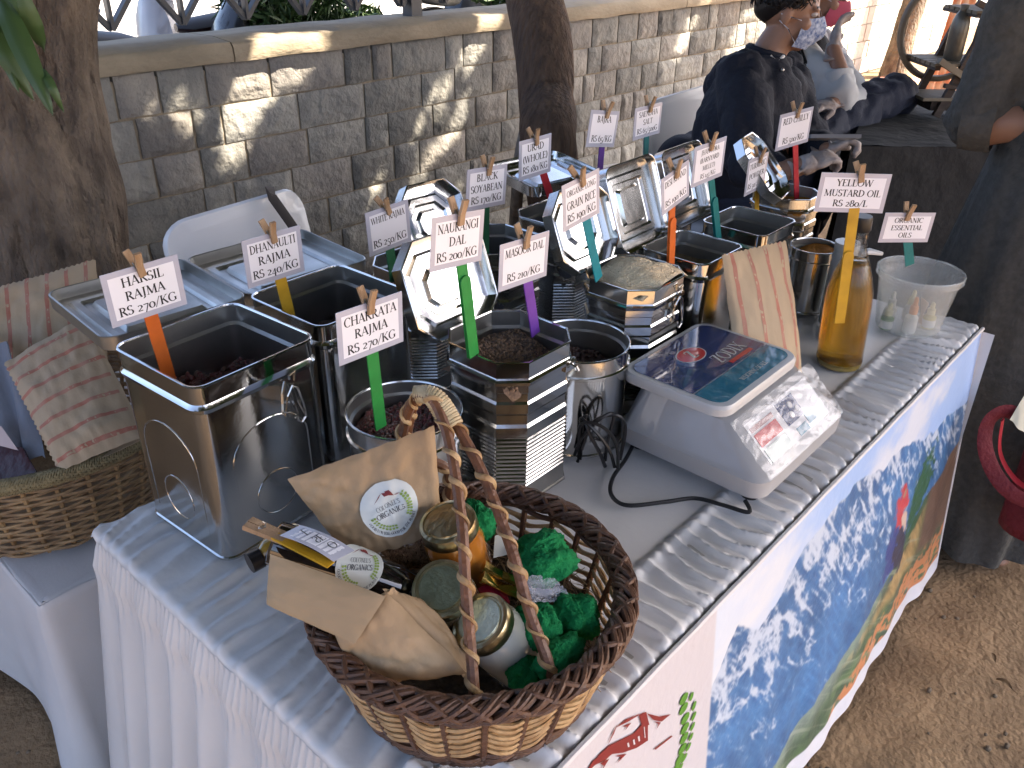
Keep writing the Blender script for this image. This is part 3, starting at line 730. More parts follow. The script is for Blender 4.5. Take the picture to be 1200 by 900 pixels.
def banner():
    nx, nz_ = 620, 270
    u = np.linspace(.02, 1.665, nx + 1); w_ = np.linspace(0, 1, nz_ + 1)       # w 0 bottom, 1 top
    U, Wv = np.meshgrid(u, w_); Z = .022 + Wv * .722
    # colours: a printed landscape
    sky_c = np.stack([.36 + .30 * smooth(.9, .5, U) + 0 * Z, .52 + .2 * smooth(.9, .5, U), .80 + 0 * Z + .02 * U], -1)
    cl_ = nfbm(U * 5, Z * 9, 3); sky_c = sky_c * (1 - .7 * smooth(.45, .75, cl_)[..., None]) + .78 * .7 * smooth(.45, .75, cl_)[..., None]
    ridge = np.interp(u, [.48, .56, .63, .77, .96, 1.1, 1.2, 1.35, 1.5, 1.66], [.60, .66, .60, .665, .70, .655, .665, .60, .585, .56])[None, :] + .035 * (nfbm(U * 16, U * 0 + 1, 9) - .5)
    mt = smooth(0, .004, ridge - Z)
    wx = nfbm(U * 7, Z * 7, 91, 3) * .22; d1 = nfbm(U * 17 + Z * 15 + wx * 9, Z * 7 - U * 6, 21, 6, True); d2 = nfbm(U * 52 + Z * 44, Z * 14 - U * 12 + wx * 8, 33, 4, True)
    snow = smooth(.68, .86, d1 * .50 + d2 * .50 + .09 * smooth(.42, .62, Z) - .10 * smooth(.5, .25, Z) + .04 * smooth(.95, .5, U)) * .9
    rock = np.stack([.022 + .05 * d2, .095 + .13 * d2, .27 + .20 * d2], -1) * (.6 + .7 * nfbm(U * 6, Z * 7, 41))[..., None]
    mc = rock * (1 - snow[..., None]) + np.array([.60, .67, .77]) * snow[..., None]
    col = sky_c * (1 - mt[..., None]) + mc * mt[..., None]
    # foreground slope: trees, hay, flowers
    edge = np.interp(u, [.5, .73, .9, 1.1, 1.25, 1.4, 1.66], [.09, .15, .20, .235, .28, .36, .46])[None, :] + .04 * (nfbm(U * 22, Z * 9, 51) - .5)
    fg = smooth(0, .006, edge - Z); g = nfbm(U * 40, Z * 34, 55, 4)
    green = np.stack([.03 + .14 * g ** 2, .07 + .22 * g ** 2, .03 + .05 * g], -1)
    fc = green
    hay = smooth(.0, .02, edge - .03 - Z) * smooth(.95, 1.12, U) * smooth(1.52, 1.42, U) * smooth(.17, .22, Z); hs = nfbm(U * 90 + Z * 60, Z * 8 - U * 16, 61, 3)
    fc = fc * (1 - hay[..., None]) + np.stack([.50 * (.4 + hs), .33 * (.4 + hs), .12 * (.4 + hs)], -1) * hay[..., None]
    bush_ = smooth(.5, .62, nfbm(U * 26, Z * 20 + U * 8, 81, 4)) * smooth(.0, .02, edge - Z) * smooth(.07, .02, edge - Z - .02); fc = fc * (1 - bush_[..., None]) + np.array([.015, .06, .02]) * bush_[..., None]
    strk = smooth(.55, .8, nfbm(U * 70 + Z * 120, U * 4 - Z * 3, 83, 3)); fc = fc * (1 - .5 * strk[..., None]) + np.array([.42, .45, .30]) * .5 * strk[..., None]
    brn = smooth(1.46, 1.5, U) * smooth(.18, .22, Z); fc = fc * (1 - brn[..., None]) + np.stack([.13 + .1 * g, .08 + .05 * g, .05 + .03 * g], -1) * brn[..., None]
    mist = smooth(.09, .0, np.abs(Z - (.06 + (U - .6) * .22) - .07)) * .5 * smooth(1.4, 1.1, U); fc = fc * (1 - mist[..., None]) + np.array([.40, .47, .42]) * mist[..., None]
    flo = smooth(.0, .02, np.interp(u, [.5, .95, 1.1, 1.33, 1.6, 1.66], [.0, .03, .13, .17, .20, .2])[None, :] + .03 * (g - .5) * 2 - Z) * smooth(.5, .62, nfbm(U * 55, Z * 60, 71, 3) + .12)
    fc = fc * (1 - flo[..., None]) + np.array([.62, .24, .09]) * flo[..., None]
    col = col * (1 - fg[..., None]) + fc * fg[..., None]
    def ellm(cx, cz, rx, rz, rot=0):
        c, s__ = math.cos(rot), math.sin(rot); a = (U - cx) * c + (Z - cz) * s__; b = -(U - cx) * s__ + (Z - cz) * c
        return (smooth(1.1, .80, np.sqrt((a / rx) ** 2 + (b / rz) ** 2) + 1.3 * (nfbm(U * 60, Z * 60, 97, 3) - .5)) * (.75 + .5 * nfbm(U * 90, Z * 90, 98, 2)))[..., None].clip(0, 1)
    for cx, cz, rx, rz, rot, cc in [(1.40, .43, .06, .11, -.3, (.02, .10, .035)), (1.275, .36, .045, .09, 0, (.03, .05, .22)), (1.315, .35, .03, .08, .2, (.02, .02, .05)), (1.28, .47, .034, .06, .3, (.55, .05, .06)), (1.275, .52, .018, .022, 0, (.5, .05, .05)), (1.285, .505, .008, .012, 0, (.35, .2, .14)), (1.315, .42, .012, .05, .4, (.6, .45, .36))]:
        m_ = ellm(cx, cz, rx, rz, rot); col = col * (1 - m_) + np.array(cc) * m_
    # white panel at the left and pale margins
    pan = smooth(.494, .488, U + .02 * np.sin(Z * 6) * 0)[..., None]; white = np.array([.62, .585, .60]) + 0 * col
    col = col * (1 - pan) + white * pan
    mar = np.maximum(smooth(.080, .076, Z), smooth(1.648, 1.653, U))[..., None]; col = col * (1 - mar) + np.array([.74, .73, .76]) * mar
    rip = .006 * np.sin(U * 9 + 1) * (1 - Wv) + .003 * np.sin(U * 31 + Wv * 3) * (1 - Wv) + .002 * np.sin(U * 60) * (1 - Wv)
    Y = -.0065 - .055 * (1 - Wv) + rip
    X = U + (1 - Wv) ** 1.3 * .075 * smooth(1.1, 1.665, U); Zb = Z + (1 - Wv) * .010 * np.sin(U * 23)
    col = col * .93 + np.array([.026, .026, .030])
    pts = np.stack([X, Y, Zb], -1)
    mb = MB(); mb.grid([[tuple(p) for p in r] for r in pts])
    t = thing("printed_banner", "printed vinyl banner of snowy blue mountains along the front of the table", "banner", (.84, -.03, 0))
    mb.build("print", attr_mat("banner_print", .38, coat=.1, bump=.15, bscale=60), t, angle=180, col=col.reshape(-1, 3))
    P = [[(X[j, i], Y[j, i] + .0016, Zb[j, i]) for i in range(0, nx + 1, 10)] for j in range(0, nz_ + 1, 18)]
    MB().slab(P, -.0005).build("backing", mat("vinyl_back", (.72, .72, .74), .5), t, angle=180)
    MB().tube([(x, -.0055, .7445 + .0006 * math.sin(x * 40)) for x in np.linspace(.02, 1.66, 120)], .0042, 6, upv=(0, 0, 1)).build("hem", cotton, t)
    # turned side strip, right
    P = [[(1.665 + .01 * k + (1 - j / 20) ** 1.3 * .075 * 1.0 + .012 * math.sin(j * .5) * k / 3, -.010 + .012 * k - .05 * (1 - j / 20), .02 + .60 * j / 20) for k in range(4)] for j in range(21)]
    MB().slab(P, .001).build("side_strip", cotton, t, angle=180)
    def on(x, z): w__ = (z - .022) / .722; return Vector((x, -.0065 - .055 * (1 - w__) + .006 * math.sin(x * 9 + 1) * (1 - w__) + .003 * math.sin(x * 31 + w__ * 3) * (1 - w__) - .0018, z))
    red = mat("maroon_print", (.22, .03, .028), .4); grn = mat("green_print", (.10, .26, .035), .4)
    # logo: mountain, wheat ear, words
    mb = MB(); en = [0]
    def poly(pts):
        en[0] += 1; mb.add([on(*p) + Vector((0, -1e-5 * en[0], 0)) for p in pts], [tuple(range(len(pts)))])
    poly([(0.2034, 0.7006), (0.2170, 0.7089), (0.2340, 0.7039), (0.2580, 0.6858), (0.2404, 0.6885), (0.2216, 0.6980)])
    poly([(0.2247, 0.7085), (0.2481, 0.7056), (0.2743, 0.6929), (0.2982, 0.6812), (0.3138, 0.6814), (0.3284, 0.6730), (0.3300, 0.6402), (0.3046, 0.6502), (0.2749, 0.6689), (0.2483, 0.6906)])
    for p_ in (((0.2433, 0.7073), (0.2558, 0.7213), (0.2637, 0.7263), (0.2575, 0.7172)), ((0.2590, 0.7239), (0.2819, 0.7186), (0.3129, 0.7015), (0.2888, 0.7100)), ((0.3077, 0.7032), (0.3237, 0.6951), (0.3323, 0.6653), (0.3158, 0.6770)), ((0.3257, 0.6906), (0.3546, 0.6604), (0.3825, 0.6410), (0.3611, 0.6461), (0.3414, 0.6660)), ((0.3435, 0.6614), (0.3592, 0.6463), (0.3482, 0.6429), (0.3535, 0.6484)), ((0.2582, 0.6788), (0.2836, 0.6595), (0.2634, 0.6614), (0.2716, 0.6649)), ((0.2309, 0.6919), (0.2484, 0.6837), (0.2310, 0.6755), (0.2373, 0.6819)), ((0.3463, 0.6107), (0.3876, 0.5976), (0.3899, 0.5941), (0.3484, 0.6066)), ((0.2738, 0.7136), (0.2923, 0.7042), (0.2790, 0.7023), (0.2822, 0.7062))): poly(list(p_))
    mb.build("logo_mountain", red, t, smooth=False)
    mb = MB(); wp_ = MB(); wm_ = mat("logo_white", (.62, .585, .60), .4)
    for p_ in (((0.2830, 0.6782), (0.2865, 0.6765), (0.2884, 0.6677), (0.2850, 0.6695)), ((0.2951, 0.6729), (0.2986, 0.6712), (0.3007, 0.6608), (0.2972, 0.6626)), ((0.3056, 0.6691), (0.3092, 0.6674), (0.3113, 0.6569), (0.3078, 0.6587)), ((0.3185, 0.6746), (0.3204, 0.6730), (0.3231, 0.6521), (0.3213, 0.6530))): wp_.add([on(*p) + Vector((0, -6e-4, 0)) for p in p_], [(0, 1, 2, 3)])
    wp_.build("logo_windows", wm_, t, smooth=False)
    for k, (c1, c2, tip) in enumerate((((0.4139, 0.6425), (0.4333, 0.6310), (0.4363, 0.6420)), ((0.4145, 0.6242), (0.4419, 0.6065), (0.4471, 0.6182)), ((0.4206, 0.6008), (0.4429, 0.5864), (0.4504, 0.5955)), ((0.4213, 0.5818), (0.4415, 0.5681), (0.4492, 0.5763)), ((0.4209, 0.5634), (0.4389, 0.5505), (0.4467, 0.5579)), ((0.4183, 0.5451), (0.4340, 0.5349), (0.4441, 0.5410)), ((0.4123, 0.5298), (0.4245, 0.5216), (0.4369, 0.5265)), ((0.4039, 0.5183), (0.4149, 0.5111), (0.4273, 0.5142)))):
        mb.add([on(c1[0] + .0105 * math.cos(a), c1[1] + .0085 * math.sin(a)) for a in [2 * PI * i / 12 for i in range(12)]], [tuple(range(12))])
        ax_ = Vector((tip[0] - c2[0], tip[1] - c2[1])); ln_ = ax_.length; ax_.normalize(); pr_ = Vector((-ax_.y, ax_.x))
        mb.add([on(c2[0] + ax_.x * ln_ * .62 * math.cos(a) + pr_.x * .0052 * math.sin(a), c2[1] + ax_.y * ln_ * .62 * math.cos(a) + pr_.y * .0052 * math.sin(a)) for a in [2 * PI * i / 12 for i in range(12)]], [tuple(range(12))])
    mb.build("logo_wheat", grn, t, smooth=False)
    mb = MB(); text_strokes(mb, "COLONEL'S", (0, 0, 0), 0, 0, 0, .045, bold=.9, path=lambda x, y, e: on(.24 + x, .47 + y) + Vector((0, -1e-5 * e, 0)))
    text_strokes(mb, "ORGANICS", (0, 0, 0), 0, 0, 0, .05, path=lambda x, y, e: on(.24 + x, .40 + y) + Vector((0, -1e-5 * e, 0))); mb.build("lettering", ink, t, smooth=False)
banner()

# ------------------------------------------------------------------ second, lower table behind, with a cloth
def side_table():
    t = thing("low_bench", "low bench under a white cloth behind the stall at the left", "bench", (.45, 1.45, 0))
    MB().box((.45, 1.36, .45), (.98, .64, .03)).build("seat", mat("table_laminate", (.4, .38, .34), .5), t, smooth=False)
    for x in (.03, .88):
        for y in (1.1, 1.6): MB().tube([(x, y, 0), (x, y, .44)], .013, 8).build("leg", blackp, t)
    mb = MB(); n = 260; G = []
    x0, x1, y0, y1 = -.045, .98, .985, 1.72
    per = []
    for i in range(n + 1):
        s_ = i / n * (2 * (x1 - x0) + 2 * (y1 - y0))
        a, b = x1 - x0, y1 - y0
        if s_ < a: p, q = (x1 - s_, y0), (0, -1)
        elif s_ < a + b: p, q = (x0, y0 + s_ - a), (-1, 0)
        elif s_ < 2 * a + b: p, q = (x0 + s_ - a - b, y1), (0, 1)
        else: p, q = (x1, y1 - (s_ - 2 * a - b)), (1, 0)
        per.append((p, q, s_))
    for j in range(26):
        t_ = j / 25; r = []
        for p, q, s_ in per:
            f_ = .022 * math.sin(s_ * 18 + 3 * nz(s_ * 3)) * t_ + .03 * t_ * nz(s_ * 4, t_)
            o_ = .002 + .028 * t_ + f_
            r.append((p[0] + q[0] * o_, p[1] + q[1] * o_, .472 - .45 * t_ + .01 * nz(s_ * 3, 5) * t_))
        if j == 0: G.append([(p[0] - q[0] * .03, p[1] - q[1] * .03, .4705) for p, q, s_ in per]); G.append([(p[0] - q[0] * .006, p[1] - q[1] * .006, .4740) for p, q, s_ in per]); r = [(a_, b_, .469) for a_, b_, c_ in r]
        G.append(r)
    mb.grid(G)
    mb.grid([[(x0 + (x1 - x0) * i / 60, y0 + (y1 - y0) * j / 40, .472 + .004 * fbm(i * .15, j * .15)) for i in range(61)] for j in range(41)])
    o = mb.build("bench_cloth", cotton, angle=180); tag(o, "plain white cloth hanging over the low bench at the left", "cloth")
side_table()

# ------------------------------------------------------------------ steel tins
def sect(kind, w_, d_, inset=0.0):
    a, b = w_ / 2 - inset, d_ / 2 - inset
    if kind == 'oct':
        c = max(.004, .034 - inset * .4)
        return [(-a + c, -b), (a - c, -b), (a, -b + c), (a, b - c), (a - c, b), (-a + c, b), (-a, b - c), (-a, -b + c)]
    if kind == 'circ': return [(a * math.cos(2 * PI * k / 48), b * math.sin(2 * PI * k / 48)) for k in range(48)]
    r = max(.006, .024 - inset); out = []
    for cx, cy, a0 in ((a - r, -b + r, -90), (a - r, b - r, 0), (-a + r, b - r, 90), (-a + r, -b + r, 180)):
        for k in range(7): t_ = math.radians(a0 + 90 * k / 6); out.append((cx + r * math.cos(t_), cy + r * math.sin(t_)))
    return out
def grains(name, m, parent, c, hw, hd, zf, n, size, seed, long_=1.0, circ=False, m2=None):
    """thousands of separate seeds lying on the fill"""
    rs = np.random.RandomState(seed); ico = [(1, 0, 0), (-1, 0, 0), (0, 1, 0), (0, -1, 0), (0, 0, 1), (0, 0, -1)]
    if long_ <= 2: ico = [(math.cos(a) * math.cos(b), math.sin(a) * math.cos(b), math.sin(b)) for b in (-.9, 0, .9) for a in [PI / 3 * k + b for k in range(6)]]
    V = []; F = []; MI = []
    fo = [(0, 2, 4), (2, 1, 4), (1, 3, 4), (3, 0, 4), (2, 0, 5), (1, 2, 5), (3, 1, 5), (0, 3, 5)]
    if long_ <= 2: fo = [(r * 6 + k, r * 6 + (k + 1) % 6, (r + 1) * 6 + (k + 1) % 6, (r + 1) * 6 + k) for r in range(2) for k in range(6)] + [(5, 4, 3, 2, 1, 0), (12, 13, 14, 15, 16, 17)]
    for i in range(n):
        while True:
            x, y = rs.uniform(-1, 1), rs.uniform(-1, 1)
            if not circ or x * x + y * y < 1: break
        x *= hw; y *= hd; z = zf(x, y) + rs.uniform(-.2, .8) * size
        Rm = Euler((rs.uniform(0, .5 if long_ > 2 else 6), rs.uniform(0, .5 if long_ > 2 else 6), rs.uniform(0, 6.3))).to_matrix()
        b0 = len(V)
        for q in ico:
            p = Rm @ Vector((q[0] * size * long_, q[1] * size * (1 if long_ < 2 else .8), q[2] * size * .75)); V.append((c[0] + x + p.x, c[1] + y + p.y, z + p.z))
        F += [tuple(b0 + k for k in f_) for f_ in fo]; MI += [int(rs.rand() < .4) if m2 else 0] * len(fo)
    mb = MB(); mb.v = V; mb.f = F; mb.mi = MI
    o = mb.build(name, [m, m2] if m2 else m, parent, angle=180); o["kind"] = "stuff"; return o
beanred = mat("red_beans", (.19, .040, .032), .3, coat=.3, noise_amt=.6, nscale=60, col2=(.05, .012, .012))
beandark = mat("dark_beans", (.13, .055, .035), .3, coat=.3, noise_amt=.6, nscale=60, col2=(.03, .014, .01))
GR = 0
def tin(label, cx, cy, w_, d_, zt, kind='oct', rot=0.0, fill=None, zb=TZ + .004, lid=None, latch=None, ribs=True, emboss=False, wirehandle=None, lean=(0, 0), group="steel tins of dry goods"):
    t = thing("storage_tin", label, "tin", (cx, cy, zb), rot, group)
    M = Matrix.LocRotScale(Vector((cx, cy, zb)), Euler((0, 0, rot)), None)
    if lean != (0, 0): M = M @ Matrix(((1, 0, lean[0], 0), (0, 1, lean[1], 0), (0, 0, 1, 0), (0, 0, 0, 1)))
    H = zt - zb
    def ring(z, ins): return [M @ Vector((p[0], p[1], z)) for p in sect(kind, w_, d_, ins)]
    pr = [(0, .004), (.001, .0015), (.004, .0015), (.006, .0035)]
    bi = .0045
    if kind == 'oct':
        z_ = .03
        pr += [(z_, bi)]
        if ribs:
            k0, k1 = H * .14, H * .50; nrib = 13
            for k in range(nrib):
                z = k0 + (k1 - k0) * k / nrib; dz = (k1 - k0) / nrib
                pr += [(z, bi), (z + dz * .3, bi + .0016), (z + dz * .6, bi + .0016), (z + dz * .9, bi)]
            pr += [(H * .56, bi), (H * .58, bi + .0025), (H * .64, bi + .0025), (H * .66, bi), (H * .72, bi), (H * .735, bi + .0025), (H * .79, bi + .0025), (H * .80, bi)]
        pr += [(H * .845, bi), (H * .855, .0005), (H * .875, .0), (H * .885, .003)]
        pr += [(H * .895, .0042), (H * .99, .0042)]
    elif kind == 'round':
        pr += [(H * .84, bi), (H * .85, bi), (H * .86, .0015), (H * .878, .0005), (H * .89, .003), (H * .90, .0045), (H * .985, .0045)]
    else:
        pr += [(H * .3, .003), (H * .80, .003), (H * .81, .0005), (H * .835, .0005), (H * .845, .0035), (H * .98, .0035)]
    top = pr[-1][1]
    pr += [(H - .001, top - .0022), (H, top - .0012), (H, top + .0008), (H - .002, top + .0018)]
    mb = MB(); mb.rings([ring(z, i) for z, i in pr], True, False); mb.build("body", steel, t, angle=25)
    fz, ftype = fill if fill else (H * .5, 'dark')
    fz = fz - zb if fill else fz
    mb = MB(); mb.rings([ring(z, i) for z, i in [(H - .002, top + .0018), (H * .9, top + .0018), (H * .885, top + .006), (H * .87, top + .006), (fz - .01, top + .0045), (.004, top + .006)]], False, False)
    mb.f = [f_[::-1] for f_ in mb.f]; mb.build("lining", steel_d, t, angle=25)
    global GR
    GR += 1
    a, b = w_ / 2 - .012, d_ / 2 - .012
    mats = {'naurangi': (mat("mixed_dal", (.34, .21, .12), .6, noise_amt=1, nscale=300, col2=(.14, .08, .05)), mat("mixed_dal_dark", (.10, .065, .045), .5)), 'rajma': (beanred, beandark), 'dark': (beandark, beandark), 'red': (beanred, beandark),
            'rice': (mat("rice", (.90, .74, .50), .6, noise_amt=.5, nscale=90, col2=(.72, .57, .36)), None), 'sugar': (mat("brown_sugar", (.30, .22, .11), .9, noise_amt=.8, nscale=120, col2=(.2, .14, .07), bump=.6, bscale=300), None),
            'orange': (mat("turmeric_powder", (.50, .21, .025), .9, noise_amt=.8, nscale=40, col2=(.36, .13, .015), bump=.6, bscale=200), None), 'black': (mat("black_seeds", (.02, .018, .02), .4), None), 'pale': (mat("pale_millet", (.45, .38, .25), .8, noise_amt=.8, nscale=200, col2=(.3, .24, .15), bump=.5, bscale=300), None)}
    m1, m2 = mats[ftype]
    zf = lambda x, y: zb + fz + (.012 * nz(x * 12 + GR, y * 12) + .006 * nz(x * 30, y * 30, GR)) - .25 * (x * x + y * y)
    if ftype == 'rice': zf = lambda x, y: zb + fz + .014 * nz(x * 14 + 2, y * 14) + .005 * nz(x * 40, y * 40) + .024 * math.exp(-((x - .01) ** 2 + (y + .01) ** 2) / .0025) - .8 * (x * x + y * y)
    n = 26; mb = MB()
    circ = kind == 'circ'
    if circ: mb.rings([[tuple(M @ Vector((a * r_ * math.cos(2 * PI * k / 36), a * r_ * math.sin(2 * PI * k / 36), zf(a * r_ * math.cos(2 * PI * k / 36), a * r_ * math.sin(2 * PI * k / 36)) - zb))) for k in range(36)] for r_ in (1.02, .85, .7, .5, .3, .12, .02)], False, True)
    else: mb.grid([[tuple(M @ Vector((-a * 1.02 + 2.04 * a * i / n, -b * 1.02 + 2.04 * b * j / n, zf(-a + 2 * a * i / n, -b + 2 * b * j / n) - zb - (.012 if ftype != 'rice' and kind == 'oct' and abs(i - n / 2) + abs(j - n / 2) > n * .86 else 0)))) for i in range(n + 1)] for j in range(n + 1)])
    mb.build("contents", m1, t, angle=180)
    G = dict(naurangi=(1500, .0028, 1.2), rajma=(700, .0045, 1.5), red=(520, .0048, 1.5), dark=(500, .0045, 1.4), rice=(4200, .0013, 3.0), sugar=(0, 0, 0), orange=(0, 0, 0), black=(0, 0, 0), pale=(900, .0014, 1.1))[ftype]
    if G[0]:
        o = grains("loose_seeds", m1, t, (0, 0, 0), a * .96, b * .96, lambda x, y: zf(x, y) - zb, G[0], G[1], GR, G[2], circ, m2)
        # grains() wrote local coordinates relative to world origin: move them onto the tin
        A = M; me = o.data; pm = wm_of(t).inverted()
        co = np.empty(len(me.vertices) * 3); me.vertices.foreach_get("co", co); co = co.reshape(-1, 3)
        Pm = np.array(pm.inverted()); co = co @ Pm[:3, :3].T + Pm[:3, 3]            # back to what was given
        Am = np.array(A); co = co @ Am[:3, :3].T + Am[:3, 3]
        Qm = np.array(pm); co = co @ Qm[:3, :3].T + Qm[:3, 3]; me.vertices.foreach_set("co", co.ravel()); me.update()
    if emboss:
        for face in ((0, -1), (-1, 0)):
            mb = MB()
            def fp(u, v):
                if face == (0, -1): return M @ Vector((u, -d_ / 2 + bi - .0002, v))
                return M @ Vector((-w_ / 2 + bi - .0002, -u, v))
            pts = [fp(-.062, .03)] + [fp(-.062, .14)] + [fp(.062 * -math.cos(a_), .14 + .05 * math.sin(a_)) for a_ in [PI * k / 14 for k in range(1, 14)]] + [fp(.062, .14), fp(.062, .03)]
            mb.tube(pts, .0011, 8)
            mb.tube([fp(.034 * math.cos(a_), .07 + .034 * math.sin(a_)) for a_ in [2 * PI * k / 28 for k in range(28)]], .0013, 8, loop=True)
            mb.build("embossing", steel, t)
    if latch:
        u, v = latch
        q = lambda a_, o_, c_: M @ Vector((u + a_, -d_ / 2 + bi - o_, v - zb + c_))
        mb = MB(); mb.box(tuple(q(0, .002, 0)), (.022, .004, .018), M=M.to_3x3()); mb.tube([q(-.008, .006, .006), q(.008, .006, .006)], .0025, 8); mb.tube([q(0, .004, .003), q(.002, .012, .0), q(.006, .013, -.008)], .003, 8); mb.build("catch", steel_b, t)
    if wirehandle:
        u, v = wirehandle
        q = lambda a_, o_, c_: M @ Vector((u + a_, -d_ / 2 + bi - o_, v - zb + c_))
        mb = MB(); mb.tube([q(-.004, .003, .012), q(-.006, .006, .02), q(.004, .006, .022), q(.003, .005, .008)], .0016, 6)
        mb.tube([q(-.018, .003, -.04), q(-.012, .006, -.01), q(-.004, .008, .004), q(.003, .009, -.002), q(.010, .009, -.03), q(.012, .008, -.052), q(.004, .008, -.058), q(-.002, .008, -.052), q(-.002, .008, -.045)], .0018, 6)
        mb.tube([q(-.003, .008, .0), q(0, .01, -.02), q(.008, .011, -.045)], .0012, 6); mb.build("wire_clasp", wire, t)
    if lid: make_lid(t, *lid)
    return t, M
def make_lid(parent, kind, c, ux, uy, w_, d_, deep=.022, inner=True, m=None):
    """hinged lid: c centre of its plate, ux / uy axes in the plate, normal = ux x uy points to the shown side"""
    ux = Vector(ux).normalized(); n_ = ux.cross(Vector(uy)).normalized(); uy = n_.cross(ux)
    Mx = Matrix(((ux.x, uy.x, n_.x, c[0]), (ux.y, uy.y, n_.y, c[1]), (ux.z, uy.z, n_.z, c[2]), (0, 0, 0, 1)))
    s_ = 1 if inner else -1
    R_ = lambda ins, z: [Mx @ Vector((p[0], p[1], z)) for p in sect('oct' if kind == 'oct' else 'round', w_, d_, ins)]
    mb = MB()
    # shown side: rim, wall down, plate with stepped panel
    pr = [(.0, deep * s_), (.0015, deep * s_ + .0008), (.003, deep * s_), (.0035, .002), (.010, 0), (.022, .0), (.026, .004), (.036, .004), (.040, -.001), (.048, -.001), (.053, .006), (.062, .006)]
    if not inner: pr = [(.0, -deep), (.0, -.003), (.003, 0), (.016, 0), (.020, -.004), (.032, -.004), (.037, .003), (.046, .003), (.050, -.003), (.062, -.003)]
    pr = [(i, z) for i, z in pr if i < min(w_, d_) / 2 - .008]
    mb.rings([R_(i, z) for i, z in pr], False, True)
    back = [(0, deep * s_), (.0008, -.001 if inner else -.004), (.012, -.0015 if inner else -.0045), (min(w_, d_) / 2 - .01, -.002 if inner else -.006)]
    k = MB(); k.rings([R_(i, z) for i, z in back], False, True); mb.add(k.v, [f_[::-1] for f_ in k.f])
    mb.build("lid", m or steel_b, parent, angle=25)
    for q in (-.25, .25):
        a = Mx @ Vector((q * w_, -d_ / 2 - .002, 0)); b = Mx @ Vector((q * w_ + .03, -d_ / 2 - .002, 0)); MB().tube([a, b], .003, 8).build("hinge", wire, parent)

UPB = (0, .28, .96)
tin("large square tin of dark beans nearest the table's left corner", .184, .628, .200, .196, 1.030, 'round', math.radians(4), (.945, 'red'), emboss=True, wirehandle=(.045, .975), lid=('round', (.215, .885, .992), (1, -.06, 0), (.06, 1, .0), .225, .235, .02, True, steel_d))
tin("large square tin of near black beans second from the left", .408, .672, .190, .186, 1.018, 'round', math.radians(2), (.925, 'dark'), lid=('round', (.455, .885, .985), (1, -.03, 0), (.03, 1, .02), .24, .22, .02, True, steel_d))
tin("open tin behind the white rajma card with its lid tipped up", .662, .735, .165, .165, .985, 'oct', 0, (.90, 'black'), lid=('oct', (0.7294, 0.7838, 1.0269), (.97, .05, -.05), (-.05, .45, .89), .165, .15))
tin("round tin of dark red beans beneath the chakrata card", .340, .428, .166, .166, .938, 'circ', 0, (.905, 'rajma'))
tin("ribbed eight sided tin of mixed naurangi lentils beside the basket handle", .518, .393, .163, .165, 1.0, 'oct', 0, (.962, 'naurangi'), latch=(.045, .962), lid=('oct', (0.5181, 0.5315, 1.0399), (1, -.02, .02), (-.03, .36, .93), .170, .158))
tin("round tin of brown lentils beneath the masoor card", .686, .386, .166, .166, .934, 'circ', 0, (.875, 'dark'))
tin("ribbed eight sided tin heaped with pale long grain rice", .853, .402, .162, .152, 1.0, 'oct', 0, (.994, 'rice'), wirehandle=(.03, .965), lid=('oct', (0.8496, 0.5279, 1.0483), (1, -.02, .02), (-.04, .38, .93), .160, .150))
tin("square tin of brown sugar between the rice tin and the striped bag", 1.035, .397, .155, .147, 1.0, 'round', 0, (.955, 'sugar'), lid=('round', (1.0766, 0.5697, 1.0324), (1, 0, .02), (-.16, .36, .93), .172, .172))
tin("tall square galvanised tin behind the standing striped bag", 1.250, .394, .155, .150, 1.0, 'round', 0, (.90, 'black'), lid=('round', (1.2791, 0.5803, 1.0287), (1, 0, .02), (-.28, .34, .92), .165, .165))
tin("open dark tin behind the black soyabean card", .852, .73, .165, .165, .98, 'oct', 0, (.88, 'black'))
tin("tin with its bright lid folded flat behind the urad card", 1.035, .71, .168, .168, .995, 'oct', 0, (.9, 'black'), lid=('round', (1.20, .90, 1.0), (.97, -.25, .05), (.25, .97, .05), .20, .20))
tin("tin half hidden behind the bajra card", 1.208, .68, .155, .15, .985, 'round', 0, (.9, 'pale'))
tin("tin half hidden behind the rock salt card", 1.378, .70, .155, .15, .985, 'round', 0, (.9, 'pale'))
tin("small tin holding the turmeric price stick behind the galvanised tin", 1.412, .492, .11, .11, .945, 'oct', 0, (.90, 'orange'))
tin("eight sided tin of red chilli with its lid tipped back near the seated man", 1.585, .47, .135, .15, .975, 'oct', 0, (.952, 'orange'), lid=('oct', (1.5080, 0.5128, 1.0293), (.97, .2, .0), (-.25, .62, .72), .15, .165))
tin("small round tin of orange powder in front of the chilli tin", 1.475, .335, .112, .112, .902, 'circ', 0, (.889, 'orange'))

